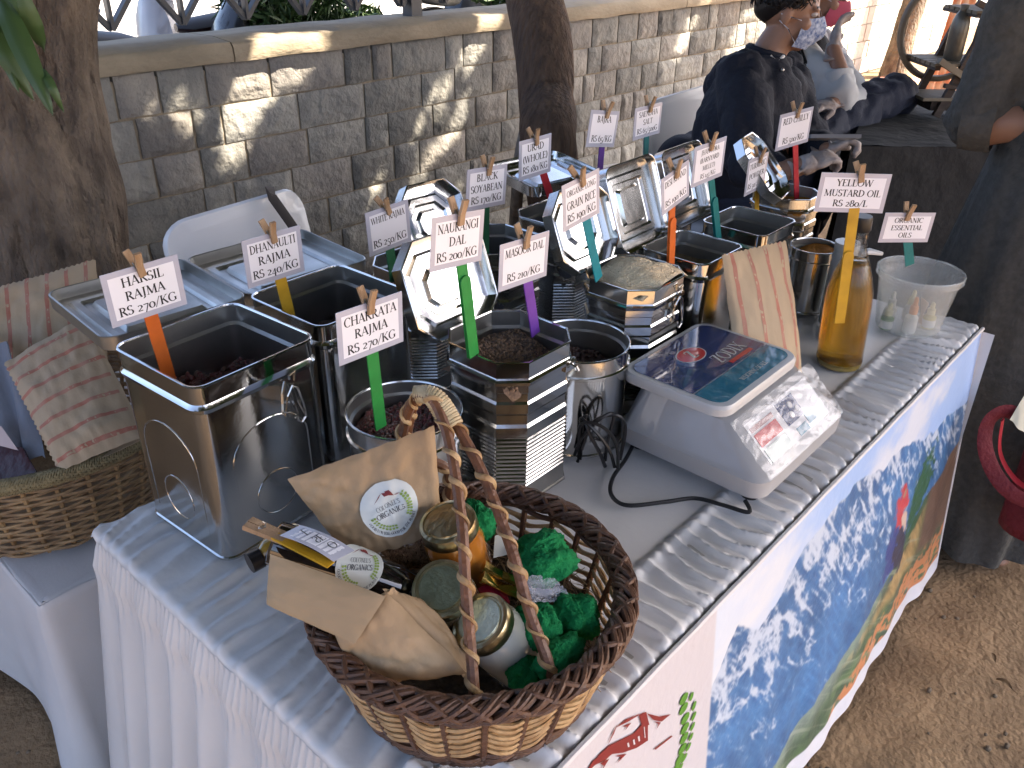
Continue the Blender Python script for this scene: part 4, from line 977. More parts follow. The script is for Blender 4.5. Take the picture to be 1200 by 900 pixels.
# ------------------------------------------------------------------ price signs
stickcol = {k: mat(k + "_stick", c, .5, noise_amt=.4, nscale=30, bump=.15) for k, c in dict(orange=(.62, .13, .015), yellow=(.58, .34, .02), green=(.02, .26, .045), purple=(.17, .05, .36), darkgreen=(.01, .12, .05), red=(.50, .02, .035), teal=(.0, .22, .27), violet=(.10, .03, .26), sea=(.0, .17, .17), amber=(.60, .33, .015)).items()}
metalpin = mat("pin_spring", (.55, .53, .5), .3, 1.0)
def clothespin(parent, top, ux, uz, un, tilt=.0, h=.038):
    """two wooden jaws with a wire spring; top = where it grips the card"""
    d = (uz * math.cos(tilt) + ux * math.sin(tilt)).normalized(); s_ = (ux * math.cos(tilt) - uz * math.sin(tilt)).normalized()
    p = None
    for sg in (-1, 1):
        mb = MB(); n_ = un * sg
        a = top - d * h * .30 + n_ * .0032; b = top + d * h * .05 + n_ * .0055; c = top + d * h * .58 + n_ * .0115
        mb.bar(a, b, .009, .0045, up=tuple(un)); mb.bar(b, c + s_ * .002 * sg, .009, .004, up=tuple(un)); 
        p = mb.build("clothespin" if sg < 0 else "clothespin_jaw", pinwood, parent if sg < 0 else p, smooth=False)
        if sg < 0: first = p
    mb = MB(); mb.tube([top + d * h * .05 + s_ * (.005 * k / 3) - un * 0 + un * .006 * math.cos(k * 2.1) + d * .006 * math.sin(k * 2.1) for k in range(-3, 4)], .0009, 5); mb.build("spring", metalpin, first)
def sign(label, cx, cy, cz, w_, h_, yaw, roll, lines, col, bottom, group="price signs standing among the tins", joint=None, pin=-.02, pintilt=-.2, scale=1.0):
    base = Vector(bottom)
    t = thing("price_sign", label, "price sign", tuple(base), 0, group)
    ux = Vector((math.cos(yaw) * math.cos(roll), math.sin(yaw) * math.cos(roll), math.sin(roll))); un = Vector((math.sin(yaw), -math.cos(yaw), 0)); uz = un.cross(ux) * -1
    if uz.z < 0: uz = -uz
    c = Vector((cx, cy, cz)); bw = .0075
    def rect(hw, hh, off): return [c + ux * a * hw + uz * b * hh + un * (off + .0016 * (a * .4) * 0) for a, b in ((-1, -1), (1, -1), (1, 1), (-1, 1))]
    mb = MB(); mb.rings([rect(w_ / 2, h_ / 2, -.0005), rect(w_ / 2, h_ / 2, .0004)]); mb.build("laminate_edge", lamin, t, smooth=False)
    mb = MB(); mb.rings([rect(w_ / 2 - bw, h_ / 2 - bw, .0004), rect(w_ / 2 - bw, h_ / 2 - bw, .0007)], False, True); mb.build("card", paper, t, smooth=False)
    mb = MB(); n = len(lines); H = h_ - 2 * bw; lh = H / n
    big = .80 if n <= 3 else .72
    for k, ln in enumerate(lines):
        if not ln: continue
        y = H / 2 - lh * (k + .5)
        tw = sum(GL[q_][0] for q_ in ln); text_strokes(mb, ln, c + uz * y + un * .00085, ux, uz, un, min(lh * (.66 if n <= 3 else .60) * scale, .0132 * scale, 1.12 * (w_ - 2 * bw) * .93 / tw), bold=1.12, width=(w_ - 2 * bw) * .93, xs=1.22)
    fl = mb.build("lettering", ink, t, smooth=False)
    topm = c + uz * h_ / 2 + ux * pin * w_
    clothespin(t, topm - uz * .003, ux, uz, un, pintilt)
    # painted flat stick
    a = base; b = topm - uz * .010 - un * .003
    d = (b - a).normalized(); s_ = d.cross(un).normalized(); m = un
    def flat(a, b, off):
        mb = MB(); L = (b - a).length; ws = .0092; R_ = []
        for k in range(9):
            th = PI * k / 8; R_.append((ws * math.cos(th), ws * math.sin(th)))
        out = [a - s_ * ws, a + s_ * ws] + [b - d * ws + s_ * x + d * y for x, y in R_]
        nn = s_.cross(d).normalized()
        mb.rings([[p - nn * .001 + m * off for p in out], [p + nn * .001 + m * off for p in out]]); return fixn(mb.build("stick", stickcol[col], t, smooth=False))
    flat(a, b, -.0005)
    if joint: flat(a, a.lerp(b, joint), .0028)
    return t
DR = .32
sign("price card for harsil rajma on an orange stick", .119, .66, 1.114, .102, .0705, 0, .01, ["HARSIL", "RAJMA", "RS 270/KG"], "orange", (0.1300, 0.6670, 0.9570))
sign("price card for dhanaulti rajma on a yellow stick", .323, .68, 1.099, .098, .072, .0, .0, ["DHANAULTI", "RAJMA", "RS 240/KG"], "yellow", (0.3450, 0.6870, 0.9630), pin=0.0)
sign("white rajma price card with no stick showing", .574, .72, 1.072, .094, .076, 0, .05, ["WHITE RAJMA", "", "RS 250/KG"], "darkgreen", (0.5850, 0.7270, 0.9690), pintilt=-.42)
sign("price card for naurangi dal on a bright green jointed stick", .403, .38, 1.178, .093, .069, 0, -.10, ["NAURANGI", "DAL", "RS 200/KG"], "green", (0.4340, 0.3860, 1.0000), joint=.62, pin=.0, pintilt=-.12)
sign("price card for chakrata rajma on a green stick in the round tin", .287, .42, 1.082, .105, .071, 0, -.03, ["CHAKRATA", "RAJMA", "RS 270/KG"], "green", (0.2960, 0.4260, 0.9260), pin=-.02, pintilt=-.05)
sign("price card for masoor dal on a purple stick", .533, .38, 1.114, .104, .068, 0, -.05, ["MASOOR DAL", "", "RS 210/KG"], "purple", (0.5720, 0.3870, 0.9830), pin=-.02, pintilt=-.15)
sign("price card for black soyabean on a dark green stick", .773, .68, 1.108, .104, .074, 0, -.08, ["BLACK", "SOYABEAN", "RS 170/KG"], "darkgreen", (0.7770, 0.6870, 0.9750), pin=0, pintilt=-.08)
sign("price card for whole urad on a red stick", .93, .70, 1.131, .094, .075, 0, .01, ["URAD", "(WHOLE)", "RS 180/KG"], "red", (1.0050, 0.7070, 1.0100), pintilt=-.3)
sign("price card for long grain rice on a blue stick pushed into the rice", .685, .40, 1.164, .090, .073, 0, .11, ["ORGANIC LONG", "GRAIN RICE", "RS 190/KG"], "teal", (0.7540, 0.4060, 1.0140), pin=-.02, pintilt=-.38)
sign("price card for bajra on a violet stick against the wall", 1.118, .68, 1.158, .099, .072, 0, -.17, ["BAJRA", "", "RS 65/KG"], "violet", (1.1280, 0.6870, 1.0580), pin=.03, pintilt=-.02)
sign("price card for saendha rock salt on a teal stick", 1.282, .68, 1.149, .104, .067, 0, 0, ["SAENDHA", "SALT", "RS 65/500G"], "sea", (1.3020, 0.6870, 1.0320), pin=.02, pintilt=.05)
sign("price card for desi khand on an orange jointed stick", .921, .38, 1.138, .084, .067, 0, .22, ["DESI KHAND", "", "RS 190/KG"], "orange", (0.9440, 0.3870, 0.9880), joint=.55, pin=.0, pintilt=-.05)
sign("price card for jhangora barnyard millet on a teal jointed stick", 1.062, .40, 1.152, .110, .073, 0, .02, ["JHANGORA", "(BARNYARD", "MILLET)", "RS 145/KG"], "sea", (1.1530, 0.4070, 0.9730), joint=.5, pin=-.03, pintilt=-.18)
sign("small price card for turmeric powder on a yellow stick", 1.43, .48, 1.043, .092, .080, 0, .04, ["TURMERIC", "POWDER", "RS 50/200G"], "yellow", (1.4840, 0.4870, 0.9270), pin=.03, pintilt=-.02, scale=.9)
sign("price card for red chilly on a red stick before the seated man", 1.52, .45, 1.132, .130, .078, -.12, .02, ["RED CHILLY", "", "RS 500/KG"], "red", (1.6350, 0.4570, 0.9160), pin=-.02, pintilt=-.1)
sign("price card for yellow mustard oil held upright over the oil bottle", 1.136, .16, 1.129, .121, .068, -.82, -.02, ["YELLOW", "MUSTARD OIL", "RS 280/L"], "amber", (1.1400, 0.1356, 0.8908), joint=.52, pin=.05, pintilt=-.3)
sign("price card for organic essential oils standing in the clear tub", 1.388, .13, 1.013, .106, .060, -.70, -.03, ["ORGANIC", "ESSENTIAL", "OILS"], "sea", (1.42, .115, .93), pin=-.06, pintilt=.0)

# ------------------------------------------------------------------ weighing scale
def rrect(cx, cy, hx, hy, r, z, n=6):
    out = []
    for sx, sy, a0 in ((1, -1, -90), (1, 1, 0), (-1, 1, 90), (-1, -1, 180)):
        for k in range(n + 1):
            a = math.radians(a0 + 90 * k / n); out.append(Vector((cx + sx * (hx - r) + r * math.cos(a), cy + sy * (hy - r) + r * math.sin(a), z)))
    return out
def scale_():
    t = thing("weighing_scale", "grey electronic weighing scale wrapped in clear film with blue platter", "scale", (.85, .18, TZ))
    grey = mat("scale_plastic", (.40, .40, .40), .35, coat=.35, noise_amt=.4, nscale=10, col2=(.32, .32, .32), bump=.10, bscale=14)
    mb = MB(); mb.rings([rrect(.846, .178, .144, .128, .025, .768), rrect(.846, .178, .150, .134, .028, .773), rrect(.846, .178, .152, .136, .03, .802), rrect(.846, .178, .146, .130, .03, .808), rrect(.846, .206, .124, .088, .03, .868), rrect(.846, .206, .116, .08, .03, .871)])
    mb.build("body", grey, t, angle=30)
    for x in (.73, .97):
        for y in (.075, .28): MB().lathe([(.014, TZ + .004), (.016, .77)], 16, (x, y, 0)).build("foot", blackp, t)
    # platter with printed top
    mb = MB(); cx, cy, hx, hy = .839, .226, .130, .098
    mb.rings([rrect(cx, cy, hx - .01, hy - .01, .025, .874), rrect(cx, cy, hx, hy, .03, .876), rrect(cx, cy, hx + .001, hy + .001, .03, .888), rrect(cx, cy, hx - .002, hy - .002, .03, .893), rrect(cx, cy, hx - .010, hy - .010, .026, .8935)])
    pl = mb.build("platter", mat("platter_rim", (.50, .50, .49), .4, coat=.2), t, angle=40)
    film = mat("navy_print", (.022, .040, .13), .12, coat=1, noise_amt=.4, nscale=4, col2=(.03, .05, .16), bump=.35, bscale=13, bdist=.012)
    film2 = mat("teal_print", (.02, .15, .24), .12, coat=1, noise_amt=.4, nscale=4, col2=(.03, .2, .3), bump=.4, bscale=14, bdist=.012)
    L = rrect(cx, cy, hx - .012, hy - .012, .022, .8940)
    ys = cy - hy + .012 + .048
    def clip(P, lo, y):
        out = []
        for i in range(len(P)):
            a, b = P[i], P[(i + 1) % len(P)]; ia = (a.y >= y) == lo; ib = (b.y >= y) == lo
            if ia: out.append(a)
            if ia != ib: q = (y - a.y) / (b.y - a.y); out.append(a.lerp(b, q))
        return out
    for nm, lo, y, m in (("navy_panel", True, ys + .003, film), ("teal_panel", False, ys, film2)):
        P = clip(L, lo, y); mb = MB(); mb.rings([P, [p + Vector((0, 0, .0006)) for p in P]], False, True); mb.build(nm, m, pl, smooth=False)
    wt = mat("white_print", (.62, .62, .62), .3, coat=.5); rd = mat("red_badge", (.50, .03, .03), .25, coat=.8)
    z = .8950
    mb = MB(); mb.add([(.832 + .034 * math.cos(a), .262 + .022 * math.sin(a), z) for a in [2 * PI * k / 28 for k in range(28)]], [tuple(range(28))]); mb.build("badge_rim", wt, pl, smooth=False)
    mb = MB(); mb.add([(.832 + .032 * math.cos(a), .262 + .020 * math.sin(a), z + .0002) for a in [2 * PI * k / 28 for k in range(28)]], [tuple(range(28))]); mb.build("badge", rd, pl, smooth=False)
    X, Y = Vector((1, 0, 0)), Vector((0, 1, 0)); Zv = Vector((0, 0, 1))
    mb = MB(); text_strokes(mb, "Z", (.832, .262, z + .0005), X, Y, Zv, .024, bold=1.6); text_strokes(mb, "ZODIX", (.885, .222, z), X, Y, Zv, .026, bold=1.1, width=.085); text_strokes(mb, "WEIGHING SCALE", (.855, .158, z), X, Y, Zv, .009, bold=1.3, width=.12)
    mb.build("lettering", mat("cream_print", (.50, .52, .48), .3, coat=.5), pl, smooth=False)
    mb = MB(); mb.box((.89, .200, z), (.07, .008, .0004)); mb.build("red_bar", rd, pl, smooth=False)
    # sloping key panel on the front, display windows, under crumpled film
    o = Vector((.846, .048, .808)); up = (Vector((.846, .118, .868)) - o).normalized(); nn = X.cross(up).normalized()
    if nn.y > 0: nn = -nn
    def q(u, v, off=.001): return o + X * u + up * v + nn * off
    def rec(u0, u1, v0, v1, off, nm, m):
        mb = MB(); mb.rings([[q(u0, v0, 0), q(u1, v0, 0), q(u1, v1, 0), q(u0, v1, 0)], [q(u0, v0, off), q(u1, v0, off), q(u1, v1, off), q(u0, v1, off)]], False, True); return mb.build(nm, m, t, smooth=False)
    rec(-.105, .105, .010, .082, .0010, "key_panel", mat("panel_print", (.62, .62, .63), .25, coat=.6))
    rec(-.100, -.03, .010, .034, .0020, "display_window", mat("window_green", (.28, .36, .33), .1, coat=1)); rec(-.100, -.03, .038, .060, .0020, "red_stripe", rd); rec(-.100, -.03, .064, .072, .0020, "brown_stripe", mat("brown_print", (.25, .10, .10), .3, coat=.5)); rec(-.012, .045, .036, .076, .0018, "navy_label", film)
    rec(.0, .034, .012, .026, .0018, "teal_label", film2); rec(.04, .066, .018, .036, .0018, "teal_label", film2)
    for u, v in ((.012, .048), (.022, .062), (.034, .05)): MB().lathe([(.006, 0), (.0055, .0015)], 14, tuple(q(u, v, .0018)), Matrix((X, up, nn)).transposed()).build("key", wt, t)
    # the film
    clear = mat("clear_film", (.9, .9, .9), .06, trans=0, alpha=.22, coat=1, spec=1.0)
    P = []
    for j in range(34):
        r = []
        for i in range(60):
            u, v = i / 59, j / 33; a = -.134 + .268 * u; b = -.005 + .102 * v
            w1 = abs(nz(u * 6 + v * 3, v * 3, 2)); w2 = abs(nz(u * 11 - v * 6, v * 6, 8))
            r.append(q(a, b, .004 + .006 * w1 + .0022 * w2))
        P.append(r)
    mb = MB(); mb.grid(P); mb.build("film", clear, t, angle=180)
    # cable
    cab = [(0.7150, 0.3640, 0.8000), (0.7260, 0.3320, 0.8000), (0.7440, 0.3080, 0.7900), (0.7360, 0.2910, 0.7750), (0.6790, 0.2720, 0.7600), (0.6140, 0.2540, 0.7600), (0.5760, 0.2290, 0.7600), (0.5710, 0.1960, 0.7600), (0.6180, 0.1580, 0.7600), (0.6570, 0.1290, 0.7600), (0.6710, 0.0890, 0.7600), (0.6850, 0.0530, 0.7580), (.70, .07, .765)]
    pts = []
    for k in range(len(cab) - 1):
        p0 = Vector(cab[max(k - 1, 0)]); p1 = Vector(cab[k]); p2 = Vector(cab[k + 1]); p3 = Vector(cab[min(k + 2, len(cab) - 1)])
        for i in range(7):
            u = i / 7; pts.append(.5 * ((2 * p1) + (p2 - p0) * u + (2 * p0 - 5 * p1 + 4 * p2 - p3) * u ** 2 + (3 * p1 - p0 - 3 * p2 + p3) * u ** 3))
    c = mb = MB(); mb.tube(pts, .0034, 8); mb.build("power_cable", blackp, t)
    mb = MB()
    rr = random.Random(8)
    for k in range(5):
        a = Vector((.625 + rr.uniform(-.012, .02), .30 + rr.uniform(-.01, .01), .76)); mb.tube([a + Vector((.012 * math.sin(s_ * 6.3 + k), -.01 * math.cos(s_ * 5 + k) * 1.2, .085 * math.sin(PI * s_) ** .8 + .002 * k)) + Vector((.02 * (s_ - .5), -.05 * (s_ - .5), 0)) for s_ in [i / 16 for i in range(17)]], .003, 6)
    mb.tube([(.632, .308, .80 + .006 * math.sin(k)) if k % 2 else (.640, .292, .80) for k in range(5)], .0025, 6)
    mb.build("coiled_cable", blackp, t)
scale_()

# ------------------------------------------------------------------ bottle of mustard oil, pump bottle, clear tub
glass = mat("clear_glass", (.95, .97, .95), .03, trans=1.0, ior=1.3, alpha=.45, spec=.8)
def oil_bottle():
    t = thing("oil_bottle", "tall glass bottle of amber mustard oil with a black cap", "bottle", (1.258, .158, TZ))
    lean = Matrix(((1, 0, -.04, 0), (0, 1, .045, 0), (0, 0, 1, 0), (0, 0, 0, 1)))
    M = Matrix.Translation((1.258, .158, TZ + .003)) @ lean @ Matrix.Diagonal((1.0, 1.0, 1.10, 1.0))
    oil = mat("mustard_oil", (.95, .50, .04), .04, trans=.85, ior=1.33, coat=.3, noise_amt=.5, nscale=3, col2=(.80, .34, .02))
    mb = MB(M); mb.lathe([(.034, .0), (.040, .003), (.0425, .012), (.0425, .118), (.041, .144), (.034, .172), (.0255, .196), (.0215, .202)], 40); b = mb.build("oil", oil, t, angle=60)
    mb = MB(M); mb.lathe([(.036, -.0015), (.042, .001), (.0445, .010), (.0445, .118), (.043, .145), (.036, .174), (.026, .202), (.0185, .222), (.0165, .236), (.0165, .262), (.018, .265), (.018, .270), (.0145, .270)], 40, cap1=False); mb.build("glass_body", glass, t, angle=60)
    mb = MB(M); mb.lathe([(.0175, .254), (.0195, .257), (.0195, .276), (.0185, .280)], 30); mb.build("cap", blackp, t)
    mb = MB(M); mb.lathe([(.0405, .0), (.0435, .004), (.0445, .013)], 40, cap0=False, cap1=False); mb.build("thick_base", mat("base_glass", (.28, .20, .05), .05, coat=1), t)
oil_bottle()
def pump_bottle():
    t = thing("pump_bottle", "white sanitiser pump bottle standing behind the oil bottle", "bottle", (1.375, .20, TZ))
    M = Matrix.Translation((1.375, .20, TZ + .003)); wp = mat("white_plastic", (.66, .66, .64), .35, coat=.2)
    MB(M).lathe([(.028, 0), (.031, .004), (.031, .10), (.026, .125), (.013, .14), (.013, .15)], 28).build("body", wp, t)
    MB(M).lathe([(.015, .148), (.015, .168), (.006, .172), (.005, .185)], 20).build("collar", wp, t)
    MB(M).tube([(0, 0, .18), (0, 0, .192), (.012, -.010, .196), (.034, -.030, .190)], [.006, .009, .007, .004], 10).build("spout", wp, t)
    mb = MB(M)
    for k in range(9): text_strokes(mb, "OIL SOAP", (0, 0, 0), 0, 0, 0, .006, path=lambda x, y, e: Vector((.0314 * math.cos(-1.9 + x * 30), .0314 * math.sin(-1.9 + x * 30), .10 - k * .01 + y)))
    mb.build("label_print", mat("red_label_print", (.45, .12, .1), .5), t, smooth=False)
pump_bottle()
def plastic_jar():
    t = thing("spice_jar", "pale ribbed plastic jar between the oil bottle and the orange powder tin", "jar", (1.43, .25, TZ))
    M = Matrix.Translation((1.43, .25, TZ + .003)); pr = [(.022, 0), (.026, .003)] + [(.026 + (.001 if k % 2 else 0), .02 + k * .008) for k in range(18)] + [(.024, .17), (.026, .172), (.026, .19)]
    MB(M).lathe(pr, 24).build("jar_body", mat("cloudy_plastic", (.50, .48, .42), .3, coat=.3), t)
plastic_jar()
TUBC = Vector((1.525, .118, TZ + .003))
def tub():
    t = thing("plastic_tub", "round cloudy plastic tub holding small oil vials at the table's far corner", "tub", tuple(TUBC))
    cloud = bpy.data.materials.new("cloudy_tub"); cloud.use_nodes = True; n = cloud.node_tree; N = n.nodes; b = N["Principled BSDF"]; b.inputs["Base Color"].default_value = (.72, .75, .72, 1); b.inputs["Roughness"].default_value = .22; b.inputs["Alpha"].default_value = .25; b.inputs["Coat Weight"].default_value = .5
    M = Matrix.Translation(TUBC)
    MB(M).lathe([(.055, 0), (.063, .002), (.066, .008), (.081, .118), (.083, .120), (.088, .122), (.0885, .130), (.087, .1345), (.083, .1345), (.081, .128), (.0795, .118), (.0645, .009), (.055, .004)], 56, cap0=True, cap1=True).build("tub_body", cloud, t, angle=60)
    # raised bead on the lip
    MB(M).tube([(.0865 * math.cos(a), .0865 * math.sin(a), .1345) for a in [2 * PI * k / 48 for k in range(48)]], .0018, 6, loop=True).build("lip", cloud, t)
tub()
def vial(dx, dy, label, top, body, rz=0, h=.05):
    p = TUBC + Vector((dx, dy, .0045)); t = thing("oil_vial", label, "vial", tuple(p), 0, "vials in the clear tub")
    M = Matrix.Translation(p)
    MB(M).lathe([(.012, 0), (.0135, .002), (.0135, h * .62), (.007, h * .74), (.007, h * .8)], 20).build("vial_glass", body, t)
    MB(M).lathe([(.0139, h * .08), (.0139, h * .5)], 20, cap0=False, cap1=False).build("label", mat("vial_label", (.62, .62, .60), .5), t)
    MB(M).lathe([(.0085, h * .76), (.0085, h * 1.05), (.005, h * 1.1), (.0045, h * 1.35), (.002, h * 1.42)], 16).build("dropper", top, t)
wv = mat("vial_white", (.62, .63, .58), .3, coat=.4); og = mat("orange_rubber", (.62, .25, .08), .5); cg = mat("cream_cap", (.62, .58, .36), .4); pk = mat("peach_paper", (.62, .46, .36), .6)
vial(-.030, -.014, "white vial with orange dropper at the front of the tub", og, wv, h=.058)
vial(-.045, .03, "small green vial with cream cap in the tub's left side", cg, mat("green_vial", (.16, .28, .12), .3, coat=.4), h=.042)
vial(.024, -.036, "small vial with yellow cap in the tub's right side", cg, mat("yellow_vial", (.5, .47, .2), .3, coat=.4), h=.042)
vial(.035, .01, "cream capped vial behind the right one in the tub", cg, wv, h=.05)
vial(-.005, .04, "pale vial with white cap at the back of the tub", wv, wv, h=.05)
P = [[TUBC + Vector((.012 + .03 * i / 4, -.028 + .02 * i / 4, .012 + .05 * j / 4)) + Vector((0, .004 * math.sin(i + j), 0)) for i in range(5)] for j in range(5)]
mb = MB(); mb.slab(P, .0008); tag(mb.build("paper_slip", pk, angle=180), "peach paper slip among the vials in the tub", "paper slip")

# ------------------------------------------------------------------ paper bags
def bag(label, quad, thick, m, stripes=None, zig=None, name="paper_bag", cat="paper bag", crumple=.004, seed=0, nu=26, nv=26, group=None, flare=0.0, stripe_dir='v', sharp=180):
    """pillow shaped paper bag: quad = TL TR BR BL of its shown side"""
    c = [Vector(p) for p in quad]; t = thing(name, label, cat, tuple((c[2] + c[3]) / 2), 0, group)
    n_ = (c[1] - c[0]).cross(c[3] - c[0]).normalized()
    camv = Vector((-.307, -.345, 1.54)) - c[0]
    if n_.dot(camv) < 0: n_ = -n_
    def pt(u, v, side, off=0):
        p = quadpt(c, u, v); e = (4 * u * (1 - u)) ** .5 * (min(1, v * 1.6) * min(1, (1 - v) * 6 + .15)) ** .6
        z = thick / 2 * e * side
        cr = crumple * (fbm(u * 4 + seed, v * 4, seed) * 1.6 + .7 * abs(nz(u * 9 + seed, v * 7, seed)))
        if zig == 'top' and v == 0: p = p - (c[3] - c[0]).normalized() * (.003 if int(round(u * nu)) % 2 else 0)
        if zig == 'left' and u == 0: p = p - (c[1] - c[0]).normalized() * (.003 if int(round(v * nv)) % 2 else 0)
        return p + n_ * (z + cr + off)
    for side in (1, -1):
        mb = MB(); mb.slab([[pt(i / nu, j / nv, side) for i in range(nu + 1)] for j in range(nv + 1)], .0006); mb.build("front_panel" if side > 0 else "back_panel", m, t, angle=sharp)
    if stripes:
        for k in range(stripes):
            s_ = (k + .5) / stripes; w_ = .10 / stripes; mb = MB()
            if stripe_dir == 'v': mb.grid([[pt(s_ + a, j / nv, 1, .0009) for a in (-w_, w_)] for j in range(nv + 1)])
            else: mb.grid([[pt(j / nu, s_ + a, 1, .0009) for a in (-w_, w_)] for j in range(nu + 1)])
            fixn(mb.build("stripe", redline, t, angle=180))
    return t, pt, n_
bag("red striped paper bag standing upright beside the scale", [(1.0050, 0.3191, 1.0089), (1.1562, 0.2700, 1.0094), (1.1128, 0.1719, 0.7750), (0.9492, 0.2330, 0.8333)], .045, striped, 4, 'top', crumple=.004, seed=3, nu=30)
bag("striped paper bag lying tilted in the wicker basket nearest the tin", [(0.0929, 1.2726, 0.7971), (0.2377, 1.2302, 0.8583), (0.2065, 0.9944, 0.7020), (0.0643, 1.0312, 0.6786)], .05, striped, 7, 'left', seed=5, nu=34, nv=44, stripe_dir='h', group="striped bags in the wicker basket", crumple=.006)
bag("larger striped paper bag upright at the back of the wicker basket", [(0.1139, 1.5547, 0.8312), (0.3557, 1.4309, 0.8847), (0.2605, 1.2591, 0.6779), (0.0324, 1.3789, 0.6381)], .06, striped, 7, 'top', seed=9, nu=52, nv=30, group="striped bags in the wicker basket", crumple=.008)

# ------------------------------------------------------------------ wicker basket at the left on the bench
def wbasket(t, cx, cy, z0, z1, rb, rt, rows, stakes, ms, mw, wr, amp, flat=1.0, mid=None):
    for k in range(rows):
        t_ = (k + .5) / rows; z = z0 + (z1 - z0) * t_; r = rb + (rt - rb) * (t_ ** .7); mb = MB(); n = stakes * 4
        mb.tube([(cx + (r + amp * math.cos(stakes * a / 2 * 1.0 + (k % 2) * PI)) * math.cos(a), cy + (r + amp * math.cos(stakes * a / 2 + (k % 2) * PI)) * math.sin(a), z + .0012 * math.sin(a * 7 + k * 2)) for a in [2 * PI * i / n for i in range(n)]], wr, 6, loop=True, upv=(0, 0, 1), flat=flat)
        o = mb.build("weaver", mw if not mid or not mid(k) else mid(k), t)
    for k in range(stakes):
        a = 2 * PI * k / stakes; mb = MB(); mb.tube([(cx + (rb + (rt - rb) * (t_ ** .7)) * math.cos(a), cy + (rb + (rt - rb) * (t_ ** .7)) * math.sin(a), z0 + (z1 - z0) * t_) for t_ in [i / 8 for i in range(9)]], ms[1], 6); mb.build("stake", ms[0], t)
def braid(t, cx, cy, z, r, rad, strands, turns, sr, m, name="rim_braid", sq=1.0):
    for s_ in range(strands):
        n = turns * 10; ph = 2 * PI * s_ / strands; mb = MB()
        mb.tube([(cx + (r + rad * math.cos(turns * a + ph)) * math.cos(a), cy + (r + rad * math.cos(turns * a + ph)) * math.sin(a), z + sq * rad * math.sin(turns * a + ph)) for a in [2 * PI * i / n for i in range(n)]], sr, 6, loop=True, upv=(0, 0, 1)); mb.build(name, m, t)
BC = (.130, 1.315)
tb = thing("wicker_basket", "large round wicker basket with rope rim on the low bench", "basket", (BC[0], BC[1], .476))
wbasket(tb, BC[0], BC[1], .484, .655, .235, .285, 19, 34, (wicker, .0045), wicker, .0042, .0045, .8)
braid(tb, BC[0], BC[1], .672, .287, .011, 6, 70, .0052, rope, "rope_rim")
mb = MB(); mb.lathe([(.01, .482), (.225, .482), (.235, .490), (.02, .490)], 40, (BC[0], BC[1], 0)); mb.build("base", wicker, tb)
for a in (-.95, -2.4, .6, 2.2):
    mb = MB()
    for k in range(5):
        aa = a + k * .018; mb.tube([(BC[0] + (.287 + .017 * math.cos(b)) * math.cos(aa), BC[1] + (.287 + .017 * math.cos(b)) * math.sin(aa), .672 + .017 * math.sin(b)) for b in [2 * PI * i / 12 for i in range(12)]], .0028, 5, loop=True)
    mb.build("binding", cane, tb)
# contents beside the bags
mb = MB(); P = [[quadpt([(-0.0331, 1.2893, 0.6697), (0.0453, 1.1339, 0.6928), (0.0365, 1.0501, 0.6639), (-0.0802, 1.2006, 0.6044)], i / 10, j / 8) + Vector((0, 0, .01 * fbm(i * .5, j * .5))) for i in range(11)] for j in range(9)]
mb.slab(P, .004); tag(mb.build("pouch", mat("maroon_pouch", (.045, .006, .006), .35, bump=.4), angle=180), "dark maroon pouch lying in the left of the wicker basket", "pouch")
mb = MB(); P = [[quadpt([(0.0959, 1.4387, 0.7930), (0.1289, 1.3361, 0.7975), (0.0617, 1.0989, 0.6733), (0.0286, 1.1718, 0.6744)], i / 8, j / 16) + Vector((.006 * math.sin(i * 1.3 + j * .3), 0, .006 * math.sin(i * 1.1))) for i in range(9)] for j in range(17)]
mb.slab(P, .002); tag(mb.build("grey_wrapper", mat("grey_wrap", (.17, .18, .21), .6, bump=.5, bscale=20), angle=180), "crumpled grey wrapper beside the striped bag in the wicker basket", "wrapper")
mb = MB(); P = [[quadpt([(0.0024, 1.2153, 0.7317), (0.0324, 1.1764, 0.7256), (0.0329, 1.1194, 0.7001), (-0.0105, 1.1947, 0.7106)], i / 5, j / 5) for i in range(6)] for j in range(6)]
mb.slab(P, .002); tag(mb.build("paper_sheet", mat("pink_paper", (.60, .48, .46), .6), angle=180), "pale pink paper at the edge of the wicker basket", "paper")

# ------------------------------------------------------------------ gift basket
GC = (.2, .16)
def cr(pts, m=8, loop=False):
    pts = [Vector(p) for p in pts]; out = []; n = len(pts)
    for k in range(n if loop else n - 1):
        p0 = pts[(k - 1) % n] if loop else pts[max(k - 1, 0)]; p1 = pts[k]; p2 = pts[(k + 1) % n]; p3 = pts[(k + 2) % n] if loop else pts[min(k + 2, n - 1)]
        for i in range(m):
            u = i / m; out.append(.5 * ((2 * p1) + (p2 - p0) * u + (2 * p0 - 5 * p1 + 4 * p2 - p3) * u ** 2 + (3 * p1 - p0 - 3 * p2 + p3) * u ** 3))
    if not loop: out.append(pts[-1])
    return out
gb = thing("gift_basket", "two tone cane gift basket with twisted handle at the near table corner", "basket", (GC[0], GC[1], TZ))
def grad(z): t_ = (z - .756) / .10; return .138 + .033 * max(0, t_) ** .8
ST = 26
